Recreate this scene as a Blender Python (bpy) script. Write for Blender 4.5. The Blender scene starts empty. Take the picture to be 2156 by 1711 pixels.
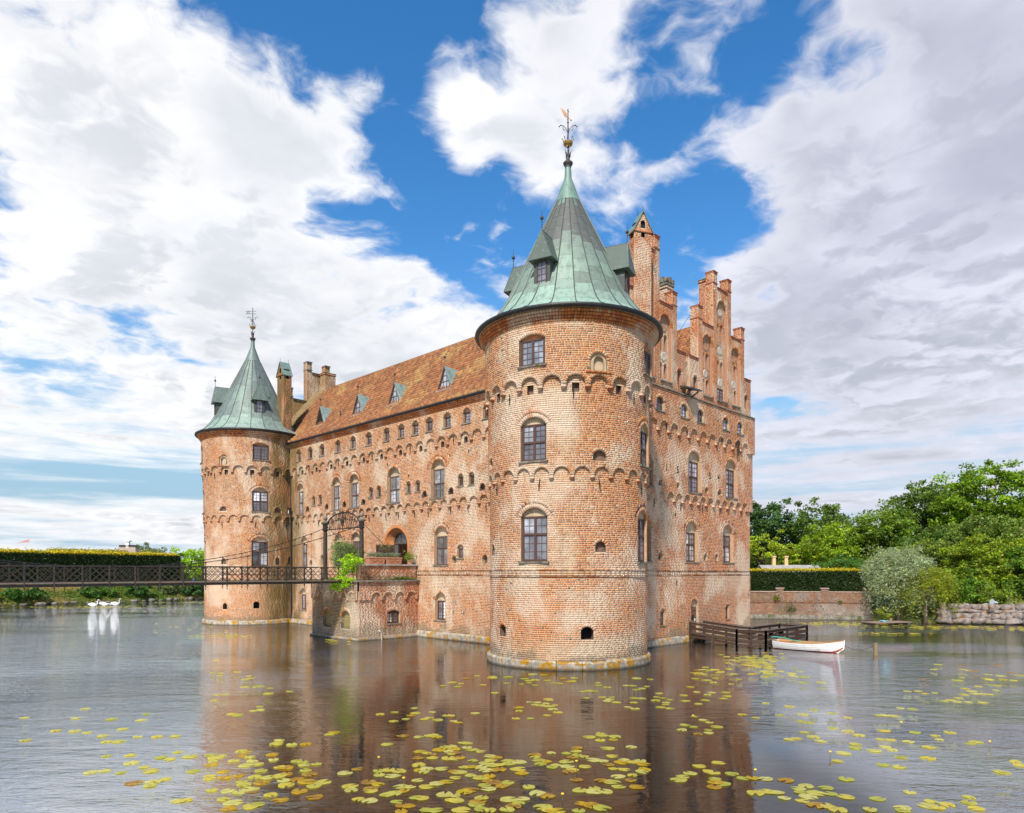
import bpy, math, random
import numpy as np
from mathutils import Vector, Matrix

# ------------------------------------------------------------------ scene, camera, sky, sun, exposure
SC = bpy.context.scene
COLL = SC.collection
R_ = math.radians
PI = math.pi

# castle axes: origin = centre of the near round tower, +X along the gabled front, +Y along the long front
cam_data = bpy.data.cameras.new('camera')
cam = bpy.data.objects.new('camera', cam_data)
COLL.objects.link(cam)
cam.location = (-28.158, -23.722, 4.6)
cam.rotation_euler = (R_(90), 0, -math.atan2(.7107, .7035))
cam_data.sensor_width = 36
cam_data.lens = 36 * 1467 / 2156
cam_data.shift_y = 348.5 / 2156
cam_data.clip_start = .1
cam_data.clip_end = 6000
SC.camera = cam

SUN_AZ = (-.87, -.49)      # horizontal direction towards the sun (world x, y)
SUN_EL = R_(46)
_l = math.hypot(*SUN_AZ)
sun_dir = Vector((SUN_AZ[0]/_l*math.cos(SUN_EL), SUN_AZ[1]/_l*math.cos(SUN_EL), math.sin(SUN_EL)))
sd = bpy.data.lights.new('sun', 'SUN')
sd.energy = 5.0
sd.angle = R_(4)
sd.color = (1, .93, .84)
sun = bpy.data.objects.new('sun', sd)
COLL.objects.link(sun)
sun.rotation_euler = sun_dir.to_track_quat('Z', 'Y').to_euler()

SC.view_settings.view_transform = 'Standard'
SC.view_settings.look = 'None'
SC.view_settings.gamma = 1
SC.view_settings.use_curve_mapping = False
SC.view_settings.exposure = 0.35


class NT:
    """small node-tree helper"""
    def __init__(s, tree):
        s.t = tree
        tree.nodes.clear()

    def n(s, kind, **kw):
        nd = s.t.nodes.new(kind)
        for k, v in kw.items():
            if k.startswith('_'):
                setattr(nd, k[1:], v)
        return nd

    def set(s, sock, v):
        if hasattr(v, 'is_output') or isinstance(v, bpy.types.NodeSocket):
            s.t.links.new(v, sock)
        else:
            if isinstance(v, (tuple, list)) and len(v) == 3 and sock.type == 'RGBA':
                v = (*v, 1)
            sock.default_value = v

    def math(s, op, a, b=0., c=0., clamp=False):
        nd = s.t.nodes.new('ShaderNodeMath')
        nd.operation = op
        nd.use_clamp = clamp
        s.set(nd.inputs[0], a)
        s.set(nd.inputs[1], b)
        if op in ('MULTIPLY_ADD', 'COMPARE', 'SMOOTH_MIN'):
            s.set(nd.inputs[2], c)
        return nd.outputs[0]

    def vmath(s, op, a, b=(0, 0, 0)):
        nd = s.t.nodes.new('ShaderNodeVectorMath')
        nd.operation = op
        s.set(nd.inputs[0], a)
        if op == 'SCALE':
            s.set(nd.inputs['Scale'], b)
        else:
            s.set(nd.inputs[1], b)
        return nd.outputs['Value'] if op in ('DOT_PRODUCT', 'LENGTH', 'DISTANCE') else nd.outputs[0]

    def noise(s, vec=None, scale=5., detail=4., rough=.55, dist=0., lac=2., out=0):
        nd = s.t.nodes.new('ShaderNodeTexNoise')
        if vec is not None:
            s.set(nd.inputs['Vector'], vec)
        nd.inputs['Scale'].default_value = scale
        nd.inputs['Detail'].default_value = detail
        nd.inputs['Roughness'].default_value = rough
        nd.inputs['Lacunarity'].default_value = lac
        nd.inputs['Distortion'].default_value = dist
        return nd.outputs[out]

    def ramp(s, f, lo, hi, a=0., b=1., mode='SMOOTHSTEP'):
        nd = s.t.nodes.new('ShaderNodeMapRange')
        nd.interpolation_type = mode
        s.set(nd.inputs[0], f)
        for i, v in enumerate((lo, hi, a, b)):
            s.set(nd.inputs[i + 1], v)
        return nd.outputs[0]

    def mix(s, f, a, b, blend='MIX'):
        nd = s.t.nodes.new('ShaderNodeMix')
        nd.data_type = 'RGBA'
        nd.blend_type = blend
        s.set(nd.inputs[0], f)
        s.set(nd.inputs[6], a)
        s.set(nd.inputs[7], b)
        return nd.outputs[2]

    def sep(s, v):
        nd = s.t.nodes.new('ShaderNodeSeparateXYZ')
        s.set(nd.inputs[0], v)
        return nd.outputs

    def comb(s, x, y, z):
        nd = s.t.nodes.new('ShaderNodeCombineXYZ')
        for i, v in enumerate((x, y, z)):
            s.set(nd.inputs[i], v)
        return nd.outputs[0]


SKYK = .86
COVB = -.20


def build_world():
    w = bpy.data.worlds.new('World')
    SC.world = w
    w.use_nodes = True
    w.cycles.sampling_method = 'MANUAL'
    w.cycles.sample_map_resolution = 256
    N = NT(w.node_tree)
    tc = N.n('ShaderNodeTexCoord')
    dvec = tc.outputs['Generated']
    sky = N.n('ShaderNodeTexSky')
    sky.sky_type = 'NISHITA'
    sky.sun_disc = False
    sky.sun_elevation = SUN_EL
    sky.sun_rotation = math.atan2(sun_dir.x, sun_dir.y)
    sky.altitude = 0
    sky.air_density = 1.0
    sky.dust_density = .4
    sky.ozone_density = 2.2
    hs = N.n('ShaderNodeHueSaturation')
    hs.inputs['Saturation'].default_value = 1.34
    hs.inputs['Value'].default_value = 1.55
    N.set(hs.inputs['Color'], sky.outputs[0])
    blue = N.vmath('SCALE', hs.outputs[0], 1.0)
    x, y, z = N.sep(dvec)
    zc = N.math('MAXIMUM', z, 0.0)
    # cloud deck seen in perspective
    k = N.math('DIVIDE', 1.0, N.math('ADD', zc, .16))
    px = N.math('MULTIPLY', x, k)
    py = N.math('MULTIPLY', y, k)
    pv = N.comb(px, py, N.math('MULTIPLY', z, .6))
    warp = N.noise(pv, 3.5, 3, .6, out=1)
    pw = N.vmath('ADD', pv, N.vmath('SCALE', N.vmath('SUBTRACT', warp, (.5, .5, .5)), .22))
    n1 = N.noise(pw, 4.2, 8, .56)
    n1s = N.noise(N.vmath('ADD', pw, (-.055, -.01, 0)), 4.2, 4, .55)
    n2 = N.noise(N.vmath('ADD', pv, (7.3, 2.1, 3.3)), 1.5, 5, .55)
    cov = N.math('MULTIPLY_ADD', n1, 3.6, N.math('MULTIPLY_ADD', n2, .9, -2.25 + COVB))

    def direction(px_, py_):
        u = (px_ - 1078) / 1467
        v = (1204 - py_) / 1467
        er, el = (.70348, .71070), (-.71070, .70348)
        return Vector((u*er[0] + er[1], u*el[0] + el[1], v)).normalized()
    # gaps of open sky and heaps of cloud: (bearing as seen across the moat, angular radius, weight)
    spots = [(700, 80, 16, -.46), (500, 60, 8, -.25), (870, 330, 12, -.36), (1500, 190, 10, -.55), (1260, 330, 9, -.30), (800, 400, 6, -.25),
             (1450, 520, 6, -.45), (60, 430, 7, -.55), (230, 430, 4.5, -.45), (1830, 205, 5, -.50), (1010, 480, 6, -.30), (330, 690, 4, -.4), (100, 760, 5, -.35), (1640, 720, 7, -.40), (1960, 260, 5, -.3),
             (1090, 130, 8.5, .58), (1420, 20, 6, .5), (670, 220, 6, .50), (770, 310, 5, .40), (1060, 370, 5, .42), (1340, 300, 5, .45), (1200, 240, 6, .25), (960, 270, 4, .35),
             (150, 130, 17, .66), (330, 330, 11, .40), (500, 580, 17, .55), (900, 640, 12, .50), (1900, 60, 14, .46),
             (1750, 430, 15, .44), (2050, 330, 15, .38), (1700, 850, 15, .5), (2050, 800, 16, .5), (200, 800, 16, .45)]
    for sx, sy, rad, wgt in spots:
        dv = direction(sx, sy)
        dt = N.vmath('DOT_PRODUCT', dvec, tuple(dv))
        s = N.ramp(dt, math.cos(R_(rad)), math.cos(R_(rad * .25)))
        cov = N.math('MULTIPLY_ADD', s, wgt, cov)
    # thinner, streaky deck near the horizon
    low = N.ramp(z, .02, .22)
    streak = N.noise(N.comb(N.math('MULTIPLY', px, .6), N.math('MULTIPLY', py, .6), N.math('MULTIPLY', z, 26)), 1.8, 6, .58)
    cov_low = N.math('MULTIPLY_ADD', streak, 2.0, -.84)
    gap = N.ramp(N.math('ABSOLUTE', N.math('SUBTRACT', z, .112)), .004, .034, .52, 0)
    cov_low = N.math('SUBTRACT', cov_low, N.math('MULTIPLY', gap, N.ramp(N.vmath('DOT_PRODUCT', dvec, tuple(direction(200, 1040))), math.cos(R_(34)), math.cos(R_(12)))))
    lowmix = N.ramp(z, .1, .3)
    cov = N.math('ADD', N.math('MULTIPLY', cov, lowmix), N.math('MULTIPLY', cov_low, N.math('SUBTRACT', 1.0, lowmix)))
    mask = N.ramp(cov, -.32, .30)
    # cloud tone: bright towards the veiled sun high on the left, greyer bellies elsewhere
    glow = N.ramp(N.vmath('DOT_PRODUCT', dvec, tuple(direction(120, 240))), .55, 1.0)
    relief = N.ramp(N.math('SUBTRACT', n1, n1s), -.10, .10)
    belly = N.ramp(n2, .45, .68)
    lit = N.mix(glow, (.72, .73, .83), (.96, .96, .97))
    grey = N.mix(glow, (.44, .46, .56), (.66, .69, .74))
    grey = N.mix(N.ramp(z, .42, .12), grey, (.41, .44, .49))
    shade = N.math('MULTIPLY', N.ramp(cov, .05, .7), N.math('MAXIMUM', N.math('MULTIPLY', belly, .85), N.math('MULTIPLY', N.math('SUBTRACT', 1.0, relief), .75)))
    tone = N.mix(shade, lit, grey)
    fine = N.ramp(n1, .3, .7, .95, 1.05)
    tone = N.vmath('SCALE', tone, N.math('MULTIPLY', fine, SKYK))
    STR = .10
    cloud = N.vmath('SCALE', tone, 1.0 / STR)
    # pale air near the horizon
    haze = N.ramp(z, .04, .42, 1.0, 0.)
    blue2 = N.mix(haze, blue, (3.0, 4.6, 5.8))
    col = N.mix(N.math('MULTIPLY', mask, .97), blue2, cloud)
    bg = N.n('ShaderNodeBackground')
    N.set(bg.inputs['Color'], col)
    bg.inputs['Strength'].default_value = STR
    out = N.n('ShaderNodeOutputWorld')
    N.t.links.new(bg.outputs[0], out.inputs[0])


build_world()

# ------------------------------------------------------------------ materials
MATS = {}


def principled(name):
    m = bpy.data.materials.new(name)
    m.use_nodes = True
    N = NT(m.node_tree)
    b = N.n('ShaderNodeBsdfPrincipled')
    o = N.n('ShaderNodeOutputMaterial')
    N.t.links.new(b.outputs[0], o.inputs[0])
    MATS[name] = m
    return m, N, b, o


def bump(N, b, h, strength=.3, dist=.02):
    bp = N.n('ShaderNodeBump')
    bp.inputs['Strength'].default_value = strength
    bp.inputs['Distance'].default_value = dist
    N.set(bp.inputs['Height'], h)
    N.t.links.new(bp.outputs[0], b.inputs['Normal'])


def pos(N):
    return N.n('ShaderNodeNewGeometry').outputs['Position']


def simple(name, col, rough=.7, var=.25, scale=6., col2=None, metal=0., bmp=.2, spec=.4, vec=None):
    m, N, b, o = principled(name)
    p = pos(N)
    if vec:
        p = N.vmath('MULTIPLY', p, vec)
    n = N.noise(p, scale, 5, .6)
    c2 = col2 or tuple(c * (1 - var) for c in col)
    c1 = col if col2 else tuple(min(1, c * (1 + var * .7)) for c in col)
    N.set(b.inputs['Base Color'], N.mix(N.ramp(n, .35, .65), c2, c1))
    b.inputs['Roughness'].default_value = rough
    b.inputs['Metallic'].default_value = metal
    b.inputs['Specular IOR Level'].default_value = spec
    if bmp:
        bump(N, b, N.noise(p, scale * 4, 4, .6), bmp, .02)
    return m


def attr_col(N):
    a = N.n('ShaderNodeAttribute')
    a.attribute_name = 'Col'
    return a.outputs['Color']


def objcol(N):
    return N.n('ShaderNodeObjectInfo').outputs['Color']


def damp(N, p, c):
    """algae running down the damp corner between the far tower and the long front"""
    x, y, z = N.sep(p)
    dx = N.math('SUBTRACT', x, 2.0)
    dy = N.math('SUBTRACT', y, 34.6)
    d2 = N.math('SQRT', N.math('ADD', N.math('MULTIPLY', dx, dx), N.math('MULTIPLY', dy, dy)))
    n = N.noise(N.vmath('MULTIPLY', p, (1.3, 1.3, .35)), 1.4, 6, .65)
    f = N.math('MULTIPLY', N.ramp(d2, 3.1, 1.0), N.ramp(n, .32, .56))
    return N.mix(N.math('MULTIPLY', f, .80), c, N.mix(N.ramp(z, 2, 9), (.115, .080, .022), (.15, .115, .04)))


def weather(N, p, c, brick):
    """lime, repairs, soot and rain streaks that cross bricks and joints alike"""
    na = N.noise(N.vmath('MULTIPLY', p, (1, 1, .75)), .42, 7, .60)
    nb = N.noise(N.vmath('ADD', p, (31, 17, 5)), .36, 6, .6)
    nc = N.noise(N.vmath('ADD', p, (5, 41, 13)), .6, 6, .62)
    c = N.mix(N.ramp(nb, .50, .62, 0, .55), c, N.mix(1., c, (1.02, .86, .68) if brick else (.95, .80, .62), 'MULTIPLY'))
    c = N.mix(N.ramp(na, .47, .61, 0, .62 if brick else .36), c, (.66, .55, .41))
    c = N.mix(N.ramp(nc, .57, .72, 0, .30), c, (.38, .25, .17))
    st = N.noise(N.vmath('MULTIPLY', p, (2.6, 2.6, .14)), 1.0, 5, .6)
    c = N.mix(N.ramp(st, .56, .74, 0, .34), c, (.31, .235, .175))
    z = N.sep(p)[2]
    foot = N.math('MULTIPLY_ADD', N.noise(p, .8, 6, .62), 3.0, -1.0)
    c = N.mix(N.ramp(N.math('SUBTRACT', z, foot), .55, .0, 0, .62), c, (.19, .165, .11))
    return N.mix(1., damp(N, p, c), (.90, .895, .90), 'MULTIPLY')


def mat_brick():
    m, N, b, o = principled('brick')
    p = pos(N)
    c = attr_col(N)
    n = N.noise(p, 14, 4, .65)
    c = N.mix(N.ramp(n, .25, .75, .0, .32), c, N.mix(1., c, (.72, .68, .64), 'MULTIPLY'))
    wash = N.noise(N.vmath('ADD', p, (11, 5, 2)), 8, 4, .7)
    c = N.mix(N.ramp(wash, .57, .70, 0, .26), c, (.62, .49, .33))
    N.set(b.inputs['Base Color'], weather(N, p, c, True))
    b.inputs['Roughness'].default_value = .9
    b.inputs['Specular IOR Level'].default_value = .2
    bump(N, b, n, .3, .012)


def mat_mortar():
    m, N, b, o = principled('mortar')
    p = pos(N)
    f = N.noise(p, 18, 4, .6)
    c = N.mix(N.ramp(f, .3, .7), (.52, .405, .265), (.67, .545, .385))
    N.set(b.inputs['Base Color'], weather(N, p, c, False))
    b.inputs['Roughness'].default_value = .95
    b.inputs['Specular IOR Level'].default_value = .15
    bump(N, b, f, .4, .012)


def mat_rearbrick():
    m, N, b, o = principled('far_brick')
    p = pos(N)
    bt = N.n('ShaderNodeTexBrick')
    x, y, z = N.sep(p)
    N.set(bt.inputs['Vector'], N.comb(N.math('ADD', x, y), z, 0))
    bt.inputs['Scale'].default_value = 1
    bt.inputs['Brick Width'].default_value = .28
    bt.inputs['Row Height'].default_value = .1
    bt.inputs['Mortar Size'].default_value = .012
    bt.inputs['Color1'].default_value = (.34, .13, .07, 1)
    bt.inputs['Color2'].default_value = (.26, .12, .08, 1)
    bt.inputs['Mortar'].default_value = (.5, .42, .33, 1)
    N.set(b.inputs['Base Color'], bt.outputs[0])
    b.inputs['Roughness'].default_value = .95


def mat_gardenwall():
    m, N, b, o = principled('old_wall')
    p = pos(N)
    n = N.noise(p, 1.1, 6, .65)
    f = N.noise(p, 8, 5, .65)
    c = attr_col(N)
    c = N.mix(N.ramp(n, .38, .66, 0, .55), c, (.125, .098, .080))
    c = N.mix(N.ramp(f, .55, .75, 0, .5), c, (.28, .235, .20))
    N.set(b.inputs['Base Color'], c)
    b.inputs['Roughness'].default_value = .95
    b.inputs['Specular IOR Level'].default_value = .15
    bump(N, b, f, .5, .03)


def mat_copper():
    m, N, b, o = principled('copper')
    p = pos(N)
    c = objcol(N)
    st = N.noise(N.vmath('MULTIPLY', p, (2.2, 2.2, .5)), 2.0, 6, .62)
    bl = N.noise(p, 5, 5, .6)
    c = N.mix(N.ramp(st, .45, .70, 0, .55), c, (.075, .090, .085))
    c = N.mix(N.ramp(bl, .55, .75, 0, .4), c, (.27, .38, .31))
    c = N.mix(N.ramp(N.noise(p, 24, 3, .6), .4, .7, 0, .22), c, (.10, .10, .09))
    N.set(b.inputs['Base Color'], c)
    b.inputs['Roughness'].default_value = .55
    b.inputs['Specular IOR Level'].default_value = .4
    b.inputs['Metallic'].default_value = .15
    bump(N, b, N.noise(p, 3, 4, .5), .18, .03)


def mat_tiles():
    m, N, b, o = principled('pantile')
    p = pos(N)
    c = attr_col(N)
    n = N.noise(p, 1.2, 6, .65)
    c = N.mix(N.ramp(n, .42, .70, 0, .55), c, (.17, .095, .05))
    c = N.mix(N.ramp(N.noise(p, 9, 4, .6), .55, .72, 0, .4), c, (.40, .27, .12))
    N.set(b.inputs['Base Color'], c)
    b.inputs['Roughness'].default_value = .85
    b.inputs['Specular IOR Level'].default_value = .25
    bump(N, b, N.noise(p, 30, 3, .6), .2, .01)


def mat_stone(name, base, dark, lichen, amt, moss=0., scale=2.2):
    m, N, b, o = principled(name)
    p = pos(N)
    n = N.noise(p, 3, 6, .65)
    c = N.mix(N.ramp(n, .35, .65), dark, base)
    l = N.noise(N.vmath('ADD', p, (4, 7, 1)), scale, 6, .7)
    c = N.mix(N.ramp(l, 1 - amt - .04, 1 - amt + .04), c, N.mix(N.ramp(N.noise(p, 9, 3, .6), .35, .7), lichen, tuple(v * .6 for v in lichen)))
    if moss:
        l2 = N.noise(N.vmath('ADD', p, (14, 3, 9)), 1.5, 6, .7)
        c = N.mix(N.ramp(l2, 1 - moss - .05, 1 - moss + .05), c, (.06, .075, .03))
    z = N.sep(p)[2]
    c = N.mix(N.ramp(z, .02, .16, .8, 0), c, (.045, .04, .03))
    N.set(b.inputs['Base Color'], c)
    b.inputs['Roughness'].default_value = .9
    b.inputs['Specular IOR Level'].default_value = .2
    bump(N, b, N.noise(p, 8, 5, .65), .6, .04)


def mat_leaf(name, rough=.5):
    m, N, b, o = principled(name)
    c = attr_col(N)
    N.set(b.inputs['Base Color'], c)
    b.inputs['Roughness'].default_value = rough
    b.inputs['Specular IOR Level'].default_value = .3
    tr = N.n('ShaderNodeBsdfTranslucent')
    N.set(tr.inputs['Color'], N.mix(1., c, (1.25, 1.2, .5), 'MULTIPLY'))
    mx = N.n('ShaderNodeMixShader')
    mx.inputs[0].default_value = .45
    N.t.links.new(b.outputs[0], mx.inputs[1])
    N.t.links.new(tr.outputs[0], mx.inputs[2])
    N.t.links.new(mx.outputs[0], o.inputs[0])


def mat_water():
    m, N, b, o = principled('water')
    p = pos(N)
    x, y, z = N.sep(p)
    d0 = N.noise(p, .045, 4, .6)
    N.set(b.inputs['Base Color'], N.mix(N.ramp(d0, .4, .65), (.014, .009, .005), (.010, .008, .005)))
    b.inputs['Roughness'].default_value = .015
    # reflection brightness put into the material: shiny side water, dull strip before the castle
    side_shine = N.ramp(N.math('ABSOLUTE', N.math('MULTIPLY_ADD', N.math('SUBTRACT', y, x), .7071, -1.5)), 5.0, 8.5)
    N.set(b.inputs['IOR'], N.math('MULTIPLY_ADD', side_shine, 2.4, 1.52))
    # ripples run across the line of sight, rougher in patches of wind
    rx = N.math('ADD', N.math('MULTIPLY', x, .7035), N.math('MULTIPLY', y, -.7107))
    ry = N.math('ADD', N.math('MULTIPLY', x, .7107), N.math('MULTIPLY', y, .7035))
    q = N.comb(N.math('MULTIPLY', rx, .6), N.math('MULTIPLY', ry, 1.5), 0)
    r1 = N.noise(q, 2.6, 4, .55, .5)
    r2 = N.noise(q, .95, 3, .5, .4)
    r3 = N.noise(q, 8, 3, .55, .3)
    hgt = N.math('ADD', N.math('MULTIPLY', r1, .5), N.math('ADD', N.math('MULTIPLY', r2, .9), N.math('MULTIPLY', r3, N.math('MULTIPLY_ADD', side_shine, .26, .07))))
    gust = N.ramp(N.noise(N.comb(N.math('MULTIPLY', rx, .35), ry, 0), .13, 5, .6), .40, .62, 0., 1.)
    bp = N.n('ShaderNodeBump')
    N.set(bp.inputs['Strength'], N.math('ADD', N.math('MULTIPLY_ADD', gust, .20, .04), N.math('MULTIPLY', side_shine, N.math('MULTIPLY_ADD', gust, .42, .20))))
    bp.inputs['Distance'].default_value = .14
    gl = N.n('ShaderNodeBsdfGlossy')  # added mirror layer, lightens the sky reflection on the side water
    gl.inputs['Color'].default_value = (.93, .94, .96, 1)
    gl.inputs['Roughness'].default_value = .02
    N.t.links.new(bp.outputs[0], gl.inputs['Normal'])
    mxs = N.n('ShaderNodeMixShader')
    N.set(mxs.inputs[0], N.math('MULTIPLY', side_shine, .52))
    N.t.links.new(b.outputs[0], mxs.inputs[1])
    N.t.links.new(gl.outputs[0], mxs.inputs[2])
    N.t.links.new(mxs.outputs[0], o.inputs[0])
    N.set(bp.inputs['Height'], hgt)
    N.t.links.new(bp.outputs[0], b.inputs['Normal'])


def mat_glass():
    m, N, b, o = principled('window_glass')
    c = objcol(N)
    N.set(b.inputs['Base Color'], N.mix(1., c, N.mix(N.ramp(N.noise(pos(N), 1.6, 3, .5), .35, .65), (.5, .5, .5), (1.2, 1.2, 1.2)), 'MULTIPLY'))
    b.inputs['Roughness'].default_value = .04
    b.inputs['IOR'].default_value = 1.9
    bump(N, b, N.noise(pos(N), 3.5, 2, .5), .12, .02)


def mat_grass():
    m, N, b, o = principled('grass')
    p = pos(N)
    n = N.noise(p, .5, 5, .6)
    f = N.noise(p, 6, 5, .7)
    c = N.mix(N.ramp(n, .35, .65), (.07, .12, .02), (.22, .20, .065))
    c = N.mix(N.ramp(f, .3, .7, 0, .6), c, (.04, .06, .015))
    N.set(b.inputs['Base Color'], c)
    b.inputs['Roughness'].default_value = .95
    b.inputs['Specular IOR Level'].default_value = .1
    bump(N, b, f, .8, .08)


def mat_attr(name, rough=.6, spec=.3, bmp=.0, sc=8):
    m, N, b, o = principled(name)
    c = attr_col(N)
    n = N.noise(pos(N), sc, 4, .6)
    c = N.mix(N.ramp(n, .3, .7, 0, .45), c, N.mix(1., c, (.6, .58, .55), 'MULTIPLY'))
    N.set(b.inputs['Base Color'], c)
    b.inputs['Roughness'].default_value = rough
    b.inputs['Specular IOR Level'].default_value = spec
    if bmp:
        bump(N, b, n, bmp, .03)


def mat_obj(name, rough=.6, spec=.35, sc=9, bmp=.15, dk=.55):
    m, N, b, o = principled(name)
    c = objcol(N)
    n = N.noise(pos(N), sc, 5, .62)
    c = N.mix(N.ramp(n, .35, .7, 0, .6), c, N.mix(1., c, (dk, dk, dk), 'MULTIPLY'))
    N.set(b.inputs['Base Color'], c)
    b.inputs['Roughness'].default_value = rough
    b.inputs['Specular IOR Level'].default_value = spec
    bump(N, b, n, bmp, .01)


mat_brick(); mat_mortar(); mat_rearbrick(); mat_gardenwall(); mat_copper(); mat_tiles(); mat_water(); mat_glass(); mat_grass()
mat_stone('plinth_stone', (.40, .36, .29), (.20, .18, .15), (.38, .20, .02), .47, .34, 1.8)
mat_stone('boulder', (.27, .23, .20), (.12, .10, .09), (.34, .15, .03), .40)
mat_stone('bank_boulder', (.24, .22, .20), (.10, .09, .08), (.10, .11, .03), .42)
mat_stone('ledge_stone', (.22, .20, .16), (.11, .10, .08), (.30, .19, .03), .34, .42)
mat_leaf('leaf'); mat_leaf('lily', .35)
mat_attr('attr_rough', .85, .2, .3); mat_attr('attr_paint', .4, .4)
mat_obj('timber', .8, .2, 14, .35, .5); mat_obj('terracotta', .85, .2); mat_obj('paint', .4, .4, 6, .05, .8); mat_obj('wood_frame', .55, .35, 18, .1, .65)
simple('iron', (.018, .017, .017), .5, .4, 9, spec=.4)
simple('iron_worn', (.022, .019, .017), .6, .4, 9, col2=(.055, .04, .028), spec=.35)
simple('gutter', (.02, .021, .021), .45, .3, 6)
simple('gold', (.34, .21, .05), .4, .3, 12, metal=.6)
simple('lead_dark', (.055, .05, .048), .6, .35, 8)
simple('plaster', (.47, .36, .235), .9, .25, 3.0, col2=(.34, .26, .165))
simple('plaster_orange', (.55, .215, .075), .9, .2, 2.5, col2=(.42, .17, .07))
simple('jamb', (.46, .29, .17), .9, .3, 7, col2=(.33, .22, .14))
simple('mortar_brown', (.42, .325, .245), .95, .3, 4, col2=(.24, .195, .14))
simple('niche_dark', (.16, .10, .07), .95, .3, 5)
simple('bark', (.10, .075, .05), .95, .35, 8, bmp=.6)
simple('render_cream', (.62, .45, .22), .9, .15, 3)
simple('slate', (.30, .285, .27), .8, .3, 3)
simple('thatch', (.30, .24, .19), .95, .3, 7, bmp=.6)
simple('white_paint', (.74, .74, .72), .45, .1, 3, bmp=.03)
simple('rust_cap', (.26, .085, .05), .8, .3, 6)
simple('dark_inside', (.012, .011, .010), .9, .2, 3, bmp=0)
simple('hedge_core', (.018, .028, .010), .95, .3, 3)
simple('river_soil', (.10, .08, .05), .95, .4, 1.5, bmp=.6)
M = MATS

# ------------------------------------------------------------------ geometry helpers
rng = np.random.default_rng(7)
random.seed(11)


def raw_mesh(name, V, F, mat, col=None, smooth=False):
    """V (n,3); F (m,3|4) array or list of index lists; col (n,3) point colours"""
    me = bpy.data.meshes.new(name)
    V = np.asarray(V, dtype=np.float32)
    if isinstance(F, np.ndarray):
        k = F.shape[1]
        me.vertices.add(len(V))
        me.vertices.foreach_set('co', V.ravel())
        me.loops.add(F.size)
        me.loops.foreach_set('vertex_index', F.astype(np.int32).ravel())
        me.polygons.add(len(F))
        me.polygons.foreach_set('loop_start', np.arange(0, F.size, k, dtype=np.int32))
        me.update(calc_edges=True)
    else:
        me.from_pydata(V.tolist(), [], F)
        me.update()
    if mat:
        me.materials.append(M[mat] if isinstance(mat, str) else mat)
    if col is not None:
        col = np.asarray(col, dtype=np.float32)
        if col.ndim == 1:
            col = np.tile(col, (len(V), 1))
        c4 = np.ones((len(V), 4), dtype=np.float32)
        c4[:, :3] = col
        at = me.color_attributes.new('Col', 'FLOAT_COLOR', 'POINT')
        at.data.foreach_set('color', c4.ravel())
    if smooth:
        me.polygons.foreach_set('use_smooth', np.ones(len(me.polygons), dtype=bool))
    return me


def link(name, data, parent=None, loc=None, color=None):
    o = bpy.data.objects.new(name, data)
    COLL.objects.link(o)
    if parent is not None:
        o.parent = parent
    if loc is not None:
        o.location = loc
    if color is not None:
        o.color = (*color, 1)
    return o


def empty(name, loc=(0, 0, 0)):
    o = bpy.data.objects.new(name, None)
    COLL.objects.link(o)
    o.location = loc
    o.empty_display_size = .2
    return o


def tag(o, label=None, cat=None, group=None, kind=None):
    if label: o['label'] = label
    if cat: o['category'] = cat
    if group: o['group'] = group
    if kind: o['kind'] = kind
    elif cat: o['kind'] = 'thing'
    return o


def copy_tree(o, parent=None):
    c = o.copy()
    COLL.objects.link(c)
    c.parent = parent
    for ch in list(o.children):
        copy_tree(ch, c)
    return c


BOXF = [(0, 3, 2, 1), (4, 5, 6, 7), (0, 1, 5, 4), (1, 2, 6, 5), (2, 3, 7, 6), (3, 0, 4, 7)]


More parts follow.
